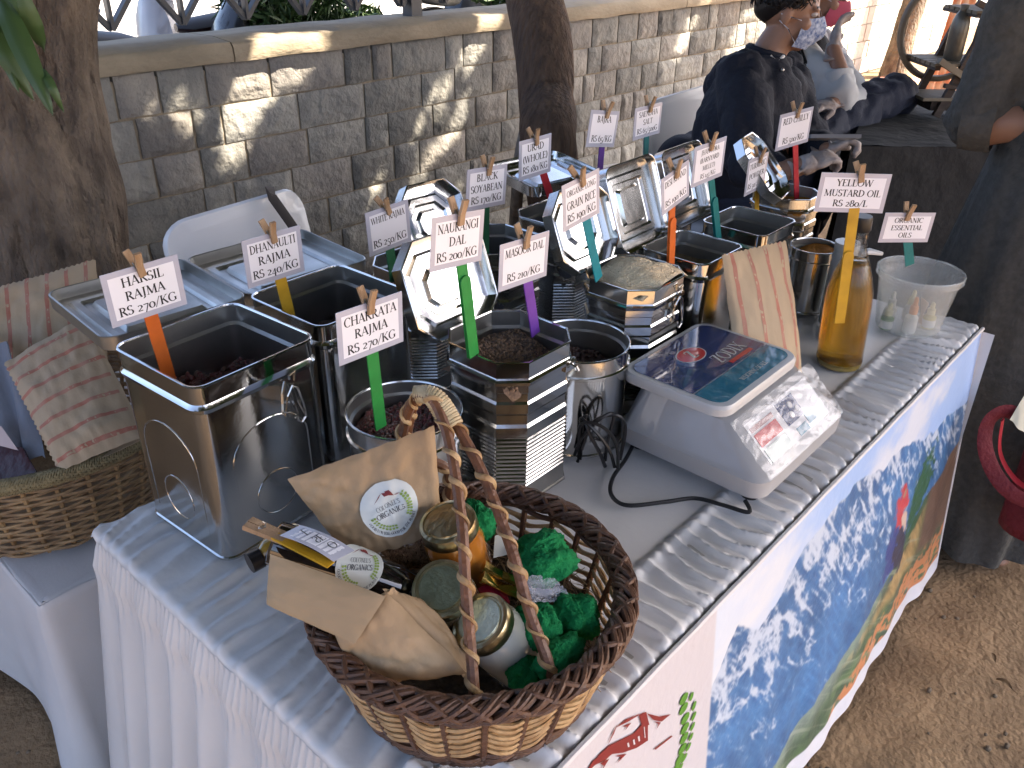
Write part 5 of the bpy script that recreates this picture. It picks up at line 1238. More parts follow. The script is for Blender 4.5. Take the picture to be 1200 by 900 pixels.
for k in range(18):
    z = .760 + k * .0062; light = 4 <= k <= 15; mb = MB(); n = ST * 8; pts = []
    for i in range(n):
        a = 2 * PI * i / n; r = grad(z) + .0042 * math.cos(ST / 2 * a + (k % 2) * PI)
        zz = z + (.0058 * math.asin(.96 * math.sin(ST / 2 * a + .6)) / 1.3 + .0008 * math.sin(5 * a + k * 2) if light else .001 * math.sin(9 * a + k))
        pts.append((GC[0] + r * math.cos(a), GC[1] + r * math.sin(a), zz))
    mb.tube(pts, .0020 if light else .0030, 6, loop=True, upv=(0, 0, 1), flat=1.35 if light else 1.2); mb.build("weaver", cane if light else canedark, gb)
for k in range(ST):
    a = 2 * PI * (k + .5) / ST; MB().tube([(GC[0] + grad(z) * math.cos(a), GC[1] + grad(z) * math.sin(a), z) for z in [.757 + .115 * i / 8 for i in range(9)]], .0042, 6).build("stake", canedark, gb)
rr = random.Random(4)
for s_ in range(12):
    n = 240; ph = 2 * PI * s_ / 12; mb = MB(); tr = 11 if s_ % 4 else -11; R0 = .0105 + .0010 * (s_ % 3) if s_ % 4 else .0118
    mb.tube([(GC[0] + (.173 + R0 * math.cos(tr * a + ph + .5 * nz(a * 3, s_))) * math.cos(a), GC[1] + (.173 + R0 * math.cos(tr * a + ph + .5 * nz(a * 3, s_))) * math.sin(a), .878 + .90 * R0 * math.sin(tr * a + ph + .5 * nz(a * 3, s_)) + .001 * nz(a * 9, s_)) for a in [2 * PI * i / n for i in range(n)]], .0031, 6, loop=True, upv=(0, 0, 1)); mb.build("rim_braid", canedark, gb)
for s_ in range(3):
    n = 200; mb = MB(); mb.tube([(GC[0] + (.173 + .006 * math.cos(19 * a + s_ * 2.1)) * math.cos(a), GC[1] + (.173 + .006 * math.cos(19 * a + s_ * 2.1)) * math.sin(a), .877 + .006 * math.sin(19 * a + s_ * 2.1)) for a in [2 * PI * i / n for i in range(n)]], .0045, 6, loop=True); mb.build("rim_core", canedark, gb)
for s_ in range(4):
    n = 160; ph = PI * s_ / 2; mb = MB()
    mb.tube([(GC[0] + (.138 + .005 * math.cos(22 * a + ph)) * math.cos(a), GC[1] + (.138 + .005 * math.cos(22 * a + ph)) * math.sin(a), .757 + .004 * math.sin(22 * a + ph)) for a in [2 * PI * i / n for i in range(n)]], .0028, 6, loop=True, upv=(0, 0, 1)); mb.build("foot_braid", canedark, gb)
mb = MB(); mb.lathe([(.125, .756), (.125, .765), (.01, .766)], 40, (GC[0], GC[1], 0)); mb.build("base", canedark, gb)
# handle: two rods each wound with light cane, bound together at the top
AP = (0.2355, 0.2589, 1.0668)
hA = [(.098, .058, .83), (.10, .06, .87), (0.1391, 0.1083, 0.9446), (0.1736, 0.1478, 0.9901), (0.2102, 0.1988, 1.0336), (0.2298, 0.2355, 1.0580), AP, (0.2374, 0.2827, 1.0565), (0.2378, 0.3033, 1.0201), (0.2291, 0.3070, 0.9620), (.262, .306, .93), (.262, .312, .85)]
hB = [(.168, .018, .83), (.17, .02, .87), (0.1837, 0.0617, 0.9143), (0.2044, 0.1046, 0.9558), (0.2272, 0.1658, 1.0072), (0.2391, 0.2172, 1.0427), (0.2430, 0.2531, 1.0638), (0.2457, 0.2802, 1.0585), (0.2489, 0.3047, 1.0264), (0.2451, 0.3092, 0.9655), (.285, .285, .93), (.285, .290, .85)]
for nm, H_ in (("handle_rod", hA), ("handle_rod", hB)):
    P = cr(H_, 12); rod = MB().tube(P, .0062, 8).build(nm, mat("handle_cane", (.20, .085, .04), .4, noise_amt=1, nscale=50, col2=(.10, .042, .02), bump=.3, bscale=120), gb)
    # winding
    L = 0; pts = []
    for i in range(len(P) - 1):
        a_, b_ = frame(P[i + 1] - P[i])
        seg = (P[i + 1] - P[i]).length
        for q in range(6): 
            ph = (L + seg * q / 6) / .034 * 2 * PI; pts.append(P[i].lerp(P[i + 1], q / 6) + (a_ * math.cos(ph) + b_ * math.sin(ph)) * .0064)
        L += seg
    MB().tube(pts, .0036, 6, flat=.45).build("winding", cane, rod)
wr_ = mat("pale_cane_binding", (.58, .46, .27), .5, noise_amt=.7, nscale=60, col2=(.42, .30, .15), bump=.3)
C1 = cr([(0.2300, 0.2228, 1.0434), (0.2349, 0.2435, 1.0579), (0.2373, 0.2609, 1.0653), (0.2391, 0.2830, 1.0591)], 5)
C2 = cr([(0.2391, 0.2212, 1.0454), (0.2442, 0.2450, 1.0599), (0.2440, 0.2653, 1.0651), (0.2429, 0.2859, 1.0574)], 5)
for i in range(len(C1)):
    c = (C1[i] + C2[i]) / 2; d = (C1[min(i + 1, len(C1) - 1)] - C1[max(i - 1, 0)]).normalized(); a_, b_ = frame(d); hw = (C1[i] - C2[i]).length / 2 + .008
    s_ = (C2[i] - C1[i]).normalized() if (C2[i] - C1[i]).length > 1e-4 else a_; n_ = d.cross(s_).normalized()
    for q in (0, .5):
        cc = c + d * (.0037 * q * 2); MB().tube([cc + s_ * hw * math.cos(a) + n_ * .0085 * math.sin(a) for a in [2 * PI * k / 14 for k in range(14)]], .0022, 5, loop=True).build("binding", wr_, gb)
# dark straw bed inside
mb = MB(); mb.lathe([(.13, .772), (.150, .80), (.135, .805), (.07, .80), (.01, .80)], 32, (GC[0], GC[1], 0), cap0=False)
tag(mb.build("lining_paper", mat("dark_straw", (.10, .065, .035), .9, noise_amt=1, nscale=90, bump=1, bscale=70), angle=180), "dark straw bedding at the bottom of the gift basket", "bedding")
mb = MB(); rs = random.Random(12)
for k in range(260):
    a = rs.uniform(-1.6, 1.3); r = rs.uniform(.06, .15); c = Vector((GC[0] + r * math.cos(a), GC[1] + r * math.sin(a), .80 + rs.uniform(0, .03))); d = Vector((rs.uniform(-1, 1), rs.uniform(-1, 1), rs.uniform(-.3, .4))).normalized() * rs.uniform(.012, .03)
    mb.tube([c - d, c + Vector((0, 0, .004)), c + d], .0006, 3)
tag(mb.build("straw", mat("straw_fibre", (.30, .20, .10), .8), angle=180), "loose brown straw around the green parcels", "straw", kind="stuff")

# kraft pouches with stickers
def sticker(t, ctr, ux, uy, un, r, surf, words=True, cut=None):
    """round printed label; surf(u, v) returns the point on the pouch for offsets u, v in metres"""
    st = mat("sticker_white", (.66, .68, .64), .4, coat=.2)
    mb = MB(); n = 30; rings = []
    for q in range(7):
        rr_ = r * q / 6 + 1e-5; rings.append([surf(rr_ * math.cos(a), rr_ * math.sin(a), .0030) for a in [2 * PI * k / n for k in range(n)]])
    mb.rings(rings, True, False); s_ = fixn(mb.build("sticker", st, t, angle=180))
    mr = mat("maroon_print", (.22, .03, .028), .4); gr = mat("sticker_green", (.30, .42, .09), .5)
    P = lambda x, y, e=0: surf(x * r, y * r, .0038 + e * 1e-6)
    mb = MB()
    for tri in (((-.5, .28), (-.28, .55), (-.2, .62), (-.3, .48)), ((-.2, .62), (.12, .62), (.2, .48), (.02, .52), (-.12, .50)), ((-.1, .66), (.05, .70), (.12, .62), (-.05, .6)), ((.2, .5), (.45, .52), (.3, .47))):
        mb.add([P(*p) for p in tri], [tuple(range(len(tri)))])
    mb.build("logo_mountain", mr, s_, smooth=False)
    mb = MB()
    for side in (-1, 1):
        for k in range(9):
            a = math.radians((200 + k * 10.5) if side < 0 else (-22 + k * 9.0)); 
            for ro in (.60, .70):
                c = (ro * math.cos(a) * 1.0 + (.06 if side > 0 else 0), ro * math.sin(a)); mb.add([P(c[0] + .055 * math.cos(b + a), c[1] + .042 * math.sin(b + a)) for b in [2 * PI * i / 6 for i in range(6)]], [tuple(range(6))])
    mb.build("logo_wheat", gr, s_, smooth=False)
    mb = MB()
    def pth(cy, sc): return lambda x, y, e: P(x * sc * math.cos(.25) - (y + cy) * math.sin(.25), x * sc * math.sin(.25) + (y + cy) * math.cos(.25), e)
    text_strokes(mb, "COLONEL'S", (0, 0, 0), 0, 0, 0, .17, bold=.8, path=pth(.17, .9), width=.95)
    text_strokes(mb, "ORGANICS", (0, 0, 0), 0, 0, 0, .19, bold=1.1, path=pth(-.08, 1), width=1.05)
    text_strokes(mb, "GOOD FOR YOU. GOOD FOR THE PLANET", (0, 0, 0), 0, 0, 0, .10, bold=1.2, width=2.5, path=lambda x, y, e: P((.86 + y * -1) * math.sin(x / .86 + .12), -(.86 - y) * math.cos(x / .86 + .12), e))
    mb.build("lettering", mat("dark_print", (.06, .06, .07), .5), s_, smooth=False)
kq = [(0.0948, 0.3422, 0.9880), (0.2424, 0.2599, 1.0261), (0.2106, 0.2195, 0.8546), (0.1273, 0.2895, 0.8875)]
kt, kp, kn = bag("tall kraft paper pouch with round sticker and grain window in the gift basket", kq, .05, kraft, seed=14, crumple=.009, nu=40, nv=40, name="kraft_pouch", cat="pouch")
cs_ = [Vector(p) for p in kq]
def surf_of(c, pt, uc, vc):
    U = (quadpt(c, uc + .01, vc) - quadpt(c, uc - .01, vc)) / .02; V = (quadpt(c, uc, vc + .01) - quadpt(c, uc, vc - .01)) / .02
    ux = U.normalized(); uy = (-V - ux * (-V).dot(ux)).normalized()
    def f(a, b, off):
        d = ux * a + uy * b
        # solve for u, v offsets
        m = Matrix(((U.dot(ux), V.dot(ux)), (U.dot(uy), V.dot(uy)))); s__ = m.inverted() @ Vector((a, b))
        return pt(uc + s__[0], vc + s__[1], 1, off)
    return f
sticker(kt, None, None, None, None, .0325, surf_of(cs_, kp, .575, .45))
# grain window
mb = MB(); P = [[kp(.36 + .63 * i / 20, .66 + .32 * j / 10 + .16 * (1 - i / 20) * (1 - j / 10), 1, .0016) for i in range(21)] for j in range(11)]
mb.grid(P); fixn(mb.build("window", mat("grain_window", (.30, .17, .09), .25, coat=.8, noise_amt=1, nscale=260, col2=(.12, .06, .03), bump=.8, bscale=300), kt, angle=180))
mb = MB(); rs = random.Random(3)
for k in range(1400):
    u, v = rs.uniform(.38, .98), rs.uniform(.67, .97)
    if v < .83 - (u - .36) * .25: continue
    p = kp(u, v, 1, .003); mb.ell(p, (.0014, .0011, .0010), 5, 3)
o = mb.build("grains", mat("wheat_grain", (.34, .19, .09), .5, noise_amt=1, nscale=200, col2=(.18, .09, .04)), kt, angle=180); o["kind"] = "stuff"

# second pouch, in front, its top folded over
pt2 = thing("kraft_pouch", "kraft paper pouch with folded over top lying at the front left of the gift basket", "pouch", (0.0975, 0.1700, 0.8091))
def strip(name, quads, m, th=.0008, thick=0, n=16, seed=0, amp=.003, bulge=.0):
    c = [Vector(p) for p in quads]; n_ = (c[1] - c[0]).cross(c[3] - c[0]).normalized()
    if n_.dot(Vector((-.307, -.345, 1.54)) - c[0]) < 0: n_ = -n_
    P = [[quadpt(c, i / n, j / n) + n_ * (bulge * (4 * (i / n) * (1 - i / n)) ** .5 * (4 * (j / n) * (1 - j / n)) ** .5 + amp * (fbm(i / n * 3 + seed, j / n * 3, seed) * 1.5 + .6 * abs(nz(i / n * 7, j / n * 6, seed)))) for i in range(n + 1)] for j in range(n + 1)]
    mb = MB(); mb.slab(P, th); return mb.build(name, m, pt2, angle=180)
strip("folded_top", [(0.0198, 0.2670, 0.9729), (0.0753, 0.1569, 0.9475), (0.0362, 0.1608, 0.9104), (-0.0025, 0.2489, 0.9321)], mat("kraft_fold", (.36, .26, .15), .62, noise_amt=.8, nscale=7, col2=(.30, .21, .12), bump=.25, bscale=26), .0012, seed=21, amp=.002, bulge=.004, n=20)
strip("front_panel", [(0.0368, 0.1950, 0.9046), (0.0823, 0.1656, 0.9427), (0.1126, 0.0811, 0.8671), (0.0435, 0.1732, 0.8389)], kraft, .0012, seed=23, amp=.006, bulge=.020, n=26)
strip("side_panel", [(0.0831, 0.1717, 0.9428), (0.1201, 0.1540, 0.9120), (0.1296, 0.0931, 0.8590), (0.1088, 0.0836, 0.8609)], kraft, .0012, seed=27, amp=.004, bulge=.008, n=20)
strip("gusset", [(0.0741, 0.1665, 0.9410), (0.0937, 0.1657, 0.9417), (0.0965, 0.1606, 0.9149), (0.0792, 0.1640, 0.9204)], kraft, .0012, seed=29, amp=.003)
strip("clear_window", [(0.1084, 0.1605, 0.9184), (0.1197, 0.1472, 0.9096), (0.1178, 0.1111, 0.8727), (0.1044, 0.1218, 0.8878)], mat("shiny_window", (.50, .42, .28), .12, coat=1, noise_amt=.8, nscale=30, col2=(.62, .58, .46), bump=.4, bscale=20), .001, seed=31, amp=.002, bulge=.004)

# jars with gold lids
gold = mat("brassy_lid", (.55, .48, .30), .28, 1.0, noise_amt=1, nscale=60, col2=(.42, .36, .22), bump=.12, bscale=140)
goldtop = mat("greenish_lid_top", (.36, .38, .25), .38, 1.0, noise_amt=1, nscale=90, col2=(.25, .27, .17), bump=.25, bscale=220)
paletop = mat("pale_lid_top", (.60, .64, .50), .35, .6, noise_amt=1, nscale=90, col2=(.5, .54, .42), bump=.2, bscale=220)
def jar(label, lid, base, r, fillm, topm, lab=None):
    lid, base = Vector(lid), Vector(base); ax = (lid - base).normalized(); H = (lid - base).length; a, b = frame(ax); M = Matrix((a, b, ax)).transposed()
    M = M.to_4x4(); M.translation = base
    t = thing("glass_jar", label, "jar", tuple(base), 0, "gold lidded jars in the gift basket")
    MB(M).lathe([(r * .8, 0), (r * .97, .004), (r, .012), (r, H * .72), (r * .9, H * .82), (r * .86, H * .95)], 36).build("glass_body", fillm, t, angle=60)
    MB(M).lathe([(r * .93, H - .016), (r * .96, H - .015), (r * .96, H - .003), (r * .93, H), (r * .82, H + .0008), (r * .80, H - .0006), (r * .74, H - .0006), (r * .72, H + .0006), (.001, H + .0008)], 40, cap0=False).build("lid", gold, t, angle=50)
    MB(M).lathe([(r * .71, H + .0008), (r * .70, H + .0016), (.001, H + .002)], 36, cap0=False).build("lid_top", topm, t, angle=50)
    if lab: 
        mb = MB(M); mb.rings([[(r * 1.01 * math.cos(q), r * 1.01 * math.sin(q), z) for q in [lab[0] + (lab[1] - lab[0]) * k / 14 for k in range(15)]] for z in (.008, H * .68)], close=False); fixn(mb.build("label", mat("jar_label", (.55, .57, .58), .5), t, angle=180))
jar("gold lidded jar of orange powder against the tall kraft pouch", (0.1941, 0.1917, 0.9529), (0.2194, 0.1867, 0.8583), .034, mat("orange_jar", (.42, .15, .02), .15, coat=1, noise_amt=1, nscale=20, col2=(.26, .08, .01)), gold, (-1.2, .6))
jar("gold lidded jar with greenish top between the bottle and the pale jar", (0.1431, 0.1495, 0.9169), (0.1797, 0.1682, 0.8449), .034, mat("brown_jar", (.16, .12, .07), .15, coat=1, noise_amt=1, nscale=20, col2=(.08, .06, .03)), goldtop)
jar("largest jar with pale lid and white contents at the front of the gift basket", (0.1511, 0.1011, 0.8971), (0.1994, 0.0822, 0.8106), .0345, mat("white_jar", (.40, .40, .37), .12, coat=1, noise_amt=.8, nscale=14, col2=(.26, .27, .24)), paletop, (-.9, .9))

# dark bottle with sticker, price card lying on it
def dark_bottle():
    a, b = Vector((0.0446, 0.3071, 0.9512)), Vector((0.1514, 0.1832, 0.8759)); ax = (b - a).normalized(); u, v = frame(ax); L = (b - a).length
    t = thing("dark_bottle", "dark glass bottle with white sticker lying across the left of the gift basket", "bottle", tuple(a))
    M = Matrix((u, v, ax)).transposed().to_4x4(); M.translation = a
    dg = mat("dark_glass", (.010, .009, .010), .05, coat=1, spec=.8)
    MB(M).lathe([(.018, 0), (.0235, .003), (.024, .01), (.024, L * .8), (.020, L * .88), (.012, L * .95), (.011, L)], 36).build("glass_body", dg, t, angle=50)
    cen = Vector((0.0934, 0.2100, 0.9527)); z0 = (cen - a).dot(ax); rad = cen - a - ax * z0; th = math.atan2(rad.dot(v), rad.dot(u))
    def sf(x, y, off): return a + ax * (z0 + x) + (u * math.cos(th + y / .024) + v * math.sin(th + y / .024)) * (.0242 + off)
    # orient the sticker so its words read upwards
    sticker(t, None, None, None, None, .028, lambda x, y, off: sf(x * .9, -y if False else y, off))
dark_bottle()
ct = thing("price_sign", "spare price card lying flat over the dark bottle on an amber stick", "price sign", (0.0478, 0.2590, 0.9700), 0, "price signs standing among the tins")
cq = [Vector((0.0394, 0.2783, 0.9777)), Vector((0.0670, 0.2825, 0.9724)), Vector((0.0863, 0.2180, 0.9629)), Vector((0.0594, 0.2166, 0.9662))]
n_ = (cq[1] - cq[0]).cross(cq[3] - cq[0]).normalized(); n_ = n_ if n_.dot(Vector((-.307, -.345, 1.54)) - cq[0]) > 0 else -n_
P = [[quadpt(cq, i / 4, j / 10) + n_ * .004 * math.sin(j / 10 * 3) for i in range(5)] for j in range(11)]; mb = MB(); mb.slab(P, .0008); mb.build("laminate_edge", lamin, ct, angle=180)
P = [[quadpt(cq, .16 + .68 * i / 4, .09 + .82 * j / 10) + n_ * (.0008 + .004 * math.sin((.09 + .82 * j / 10) * 3)) for i in range(5)] for j in range(11)]; mb = MB(); mb.grid(P); fixn(mb.build("card", paper, ct, angle=180))
mb = MB(); d1 = (cq[3] - cq[0]).normalized(); d2 = (cq[0] - cq[1]).normalized()
for k, tx in enumerate(["E", "SE", "O"]): text_strokes(mb, tx, quadpt(cq, .55, .25 + .25 * k) + n_ * .0062, -d2, -n_.cross(-d2), n_, .011)
mb.build("lettering", ink, ct, smooth=False)
mb = MB(); mb.bar((0.0383, 0.2866, 0.9737), (0.0571, 0.2184, 0.9632), .012, .002, up=tuple(n_)); mb.build("stick", stickcol["amber"], ct, smooth=False)
mb = MB(); mb.bar((0.0240, 0.3185, 0.9780), (0.0421, 0.2761, 0.9705), .009, .005, up=tuple(n_)); cp = mb.build("clothespin", pinwood, ct, smooth=False)
mb = MB(); mb.bar((0.0334, 0.3239, 0.9764), (0.0496, 0.2797, 0.9684), .009, .005, up=tuple(n_)); mb.build("clothespin_jaw", pinwood, cp, smooth=False)
mb = MB(); mb.tube([Vector((0.0325, 0.2982, 0.9797)) + Vector((.004 * math.cos(k), .004 * math.sin(k), .001 * k)) for k in range(8)], .0008, 5); mb.build("spring", metalpin, cp)
at_ = thing("amber_bottle", "small amber bottle end beside the tin at the left of the gift basket", "bottle", (0.0640, 0.3222, 0.9234))
a, b = Vector((0.0411, 0.3372, 0.9107)), Vector((0.0865, 0.3319, 0.9138)); u, v = frame(b - a); M = Matrix((u, v, (b - a).normalized())).transposed().to_4x4(); M.translation = a
MB(M).lathe([(.012, -.01), (.012, .004)], 20).build("cap", blackp, at_); MB(M).lathe([(.010, .004), (.016, .012), (.018, .05), (.016, .055)], 24).build("glass_body", mat("amber_glass", (.30, .19, .03), .08, coat=1), at_)

# green crepe paper parcels
crepe = mat("green_crepe", (.012, .22, .066), .85, noise_amt=.8, nscale=14, col2=(.006, .12, .036), bump=1.0, bscale=170, spec=.2, bdist=.006)
def parcel(c, rad, seed, label, rot=0.0):
    M = Euler((seed * .7, seed * 1.3, rot)).to_matrix(); n, m = 64, 40; P = []
    for j in range(m + 1):
        r = []
        for i in range(n):
            th, ph = 2 * PI * i / n, PI * (j + .02) / (m + .04); d = Vector((math.sin(ph) * math.cos(th), math.sin(ph) * math.sin(th), math.cos(ph)))
            q = M @ d
            h = 1 + .28 * nz(q.x * 1.8 + seed, q.y * 1.8, q.z * 1.8) + .10 * abs(nz(q.x * 4 + seed, q.y * 4, q.z * 4)) + .05 * math.sin(30 * (q.x + .6 * nz(q.x * 2, q.y * 3, seed)) + 14 * q.y) * (1 if seed % 2 else .8) + .05 * nz(q.x * 24, q.y * 5, q.z * 24) + .03 * abs(nz(q.x * 9, q.y * 9, q.z * 9 + seed))
            r.append(Vector(c) + Vector((d.x * rad[0], d.y * rad[1], d.z * rad[2])) * h)
        P.append(r)
    mb = MB(); mb.rings(P, True, True); o = fixn(mb.build("crepe_parcel", crepe, angle=180)); tag(o, label, "parcel", "green crepe parcels in the gift basket")
parcel((0.2686, 0.1129, 0.8980), (.034, .034, .026), 1, "largest dark green crepe paper parcel at the back of the gift basket")
parcel((0.2507, 0.0520, 0.8635), (.026, .028, .024), 2, "round green crepe parcel nearest the basket's right rim")
parcel((0.2068, 0.0692, 0.8663), (.022, .026, .026), 3, "green crepe parcel between the pale jar and the round parcel")
parcel((0.1922, 0.0265, 0.8680), (.032, .018, .012), 4, "flat green crepe parcel under the handle's right foot", .5)
parcel((0.1660, 0.0466, 0.8466), (.022, .020, .014), 6, "green crepe wad tucked against the pale jar's base")
parcel((0.2378, 0.1897, 0.9271), (.020, .024, .024), 5, "green crepe parcel behind the orange powder jar")
# gold capped tubes and clear film, small tags
gl = mat("gold_foil", (.75, .52, .16), .18, 1.0, bump=.1)
for q, (a, b, lb) in enumerate([((0.2027, 0.1455, 0.9099), (0.2308, 0.1117, 0.8870), "upper gold capped tube in the middle of the gift basket"), ((0.1920, 0.1378, 0.9069), (0.2172, 0.1072, 0.8841), "lower gold capped tube in the middle of the gift basket")]):
    t = thing("gold_tube", lb, "tube", a, 0, "gold capped tubes"); MB().tube([a, b], .0075, 16).build("cap", gl, t); d = (Vector(b) - Vector(a)).normalized(); MB().tube([Vector(b), Vector(b) + d * .035], .0065, 14).build("tube_body", mat("violet_glass", (.06, .05, .08), .08, coat=1), t)
mb = MB(); c = [Vector((0.2176, 0.1106, 0.9090)), Vector((0.2510, 0.0821, 0.8994)), Vector((0.2588, 0.0603, 0.8739)), Vector((0.2121, 0.0879, 0.8851))]
P = [[quadpt(c, i / 14, j / 14) + Vector((0, 0, .008 * abs(nz(i * .6, j * .5, 3)))) for i in range(15)] for j in range(15)]; mb.grid(P)
tag(mb.build("clear_wrap", mat("cellophane", (.6, .6, .66), .06, alpha=.35, coat=1), angle=180), "crinkled clear film over the dark tubes in the gift basket", "wrap")
for q, (c, lb) in enumerate([([(0.2380, 0.1604, 0.9234), (0.2560, 0.1505, 0.9255), (0.2431, 0.1347, 0.9102), (0.2221, 0.1481, 0.9082)], "small cream card standing in the middle of the gift basket"), ([(0.2397, 0.1383, 0.9201), (0.2455, 0.1319, 0.9202), (0.2385, 0.1255, 0.9135), (0.2315, 0.1333, 0.9134)], "tiny grey tag beside the cream card in the gift basket")]):
    mb = MB(); c = [Vector(x) for x in c]; mb.slab([[quadpt(c, i / 3, j / 3) for i in range(4)] for j in range(4)], .0006); tag(mb.build("small_card", mat("cream_card", (.48, .47, .40), .6), smooth=False), lb, "card")
mb = MB(); c = [Vector((0.1902, 0.1414, 0.8884)), Vector((0.2139, 0.1248, 0.8902)), Vector((0.2060, 0.1072, 0.8793)), Vector((0.1857, 0.1242, 0.8826))]; mb.slab([[quadpt(c, i / 6, j / 6) + Vector((0, 0, .003 * math.sin(i))) for i in range(7)] for j in range(7)], .001); tag(mb.build("red_foil", mat("red_foil", (.25, .01, .03), .3, coat=.5), smooth=True), "scrap of dark red foil below the gold tubes", "foil")

# ------------------------------------------------------------------ white chairs behind the stall
whitep = mat("white_chair_plastic", (.80, .79, .78), .25, coat=.3, noise_amt=.4, nscale=5, col2=(.70, .69, .69))
def chair(label, c, ux, lean, w_, h_, strap=False, wrap=False):
    """c = centre of the lower edge of the back; ux along the back; lean = up direction"""
    c = Vector(c); ux = Vector(ux).normalized(); up = Vector(lean).normalized(); n_ = ux.cross(up).normalized()
    if n_.y > 0: n_ = -n_
    t = thing("white_chair", label, "chair", (c.x, c.y, 0), 0, None)
    def ringp(hw, h0, h1, r, off, bow):
        out = []
        for sx, sy, a0 in ((1, 0, -90), (1, 1, 0), (-1, 1, 90), (-1, 0, 180)):
            for k in range(7):
                a = math.radians(a0 + 90 * k / 6); x = sx * (hw - r) + r * math.cos(a); y = (h0 + r if sy == 0 else h1 - r) + r * math.sin(a); out.append(c + ux * x + up * y + n_ * (off - bow * (x / hw) ** 2 * .05 + .012 * math.sin(y / h_ * 3)))
        return out
    mb = MB(); mb.rings([ringp(w_ / 2, 0, h_, .06, -.012, 1), ringp(w_ / 2 + .004, -.004, h_ + .004, .064, 0, 1), ringp(w_ / 2 - .002, .002, h_ - .002, .058, .010, 1), ringp(w_ / 2 - .03, .03, h_ - .03, .04, .013, 1)]); mb.build("backrest", whitep, t, angle=50)
    sz = .43; back = Vector((0, 1, 0)); bx = Vector((ux.x, ux.y, 0)).normalized(); fw = Vector((bx.y, -bx.x, 0)); fw = fw if fw.y < 0 else -fw
    cc = Vector((c.x, c.y, sz)) + fw * -.0
    mb = MB(); mb.rings([[cc + bx * (x * (w_ / 2)) + fw * (-.22 + y * .22) * -1 * -1 + Vector((0, 0, z)) for x, y in ((-1, -1), (1, -1), (1, 1), (-1, 1))] for z in (0, .02)]); mb.build("seat", whitep, t, smooth=False)
    for sx in (-1, 1):
        for q in (0, -.42): MB().tube([cc + bx * sx * w_ * .44 + fw * q, cc + bx * sx * w_ * .5 + fw * q * 1.08 - Vector((0, 0, sz))], .015, 8).build("leg", whitep, t)
        MB().tube([cc + bx * sx * w_ * .44, c + ux * sx * w_ * .42 + up * .05], .014, 8).build("back_post", whitep, t)
    if strap:
        q = lambda x, y, o=.016: c + ux * x + up * y + n_ * (o + .012 * math.sin(y / h_ * 3))
        bl = mat("black_webbing", (.03, .022, .02), .6)
        P = [q(-.02 + .02 * k / 12 * 0 + .112 + .075 * k / 12 - .02, h_ + .012 - .20 * k / 12) for k in range(13)]
        mb = MB(); mb.tube([q(.105, h_ + .004, -.012)] + P, .013, 8, flat=.12, upv=tuple(n_)); mb.build("strap", bl, t)
        for bxx, byy, ang in ((-.135, .10, -.4), (.155, .115, .5)):
            mb = MB(); ce = q(bxx, byy, .02); d = (up * math.cos(ang) + ux * math.sin(ang)).normalized(); s_ = d.cross(n_).normalized()
            mb.tube([ce + s_ * .018 * math.cos(a) + d * .034 * math.sin(a) for a in [2 * PI * k / 18 for k in range(18)]], .0065, 8, loop=True); mb.box(tuple(ce - d * .045), (.045, .045, .012), M=Matrix((s_, d, n_)).transposed()); mb.build("buckle", blackp, t)
    return t
chair("white moulded chair with black strap and buckles behind the dhanaulti card", (0.7151, 1.3588, 0.6252), (.34, .0, .014), (.02, .28, .95), .385, .31, strap=True)
chair("glossy white chair behind the rock salt card beside the seated man", (3.12, 1.62, .46), (.62, -.22, .10), (.15, .22, .95), .42, .40)

# ------------------------------------------------------------------ people
def limb(mb, pts, rs, n=14):
    pts = [Vector(p) for p in pts]; mb.tube(cr(pts, 5), [rs[min(int(i / 5), len(rs) - 1)] + (rs[min(int(i / 5) + 1, len(rs) - 1)] - rs[min(int(i / 5), len(rs) - 1)]) * ((i % 5) / 5) for i in range((len(pts) - 1) * 5 + 1)], n)
    for p, r in zip(pts, rs): mb.ell(p, (r, r, r), 12, 8)
def hand(mb, wrist, d, up, s=1.0, curl=.8, g=0.0, thumb=1):
    """palm, five bent fingers of different length, thumb leaving the side of the palm"""
    w_ = Vector(wrist); d = Vector(d).normalized(); up = Vector(up); up = (up - d * up.dot(d)).normalized(); sd_ = d.cross(up).normalized()
    M = Matrix((d, sd_, up)).transposed()
    mb.ell(w_ + d * .045 * s, (.052 * s, (.040 + g) * s, (.017 + g) * s), 14, 10, M)
    mb.ell(w_ + d * .01 * s, (.03 * s, .027 * s, .02 * s), 12, 8, M)
    for k, (o, L) in enumerate(((-.029, .068), (-.010, .078), (.010, .073), (.028, .058))):
        b = w_ + d * .082 * s + sd_ * o * s; a1 = curl * .55; a2 = curl * 1.25; a3 = curl * 1.7
        p1 = b + (d * math.cos(a1) - up * math.sin(a1)) * L * .45 * s; p2 = p1 + (d * math.cos(a2) - up * math.sin(a2)) * L * .32 * s; p3 = p2 + (d * math.cos(a3) - up * math.sin(a3)) * L * .25 * s
        mb.tube([b - d * .02 * s, b, p1, p2, p3], [(.0095 + g) * s, (.0095 + g) * s, (.0088 + g) * s, (.008 + g) * s, (.006 + g) * s], 10)
        for p, r in ((p1, .0092), (p2, .0083), (p3, .0066)): mb.ell(p, [(r + g) * s] * 3, 8, 6)
    b = w_ + d * .025 * s - sd_ * .030 * s * thumb; p1 = b + (d * .7 - sd_ * thumb * .6 - up * .35).normalized() * .04 * s; p2 = p1 + (d * .9 - sd_ * thumb * .1 - up * .5).normalized() * .03 * s
    mb.tube([b, p1, p2], [(.013 + g) * s, (.0105 + g) * s, (.008 + g) * s], 10); mb.ell(p2, [(.008 + g) * s] * 3, 8, 6); mb.ell(p1, [(.0108 + g) * s] * 3, 8, 6)
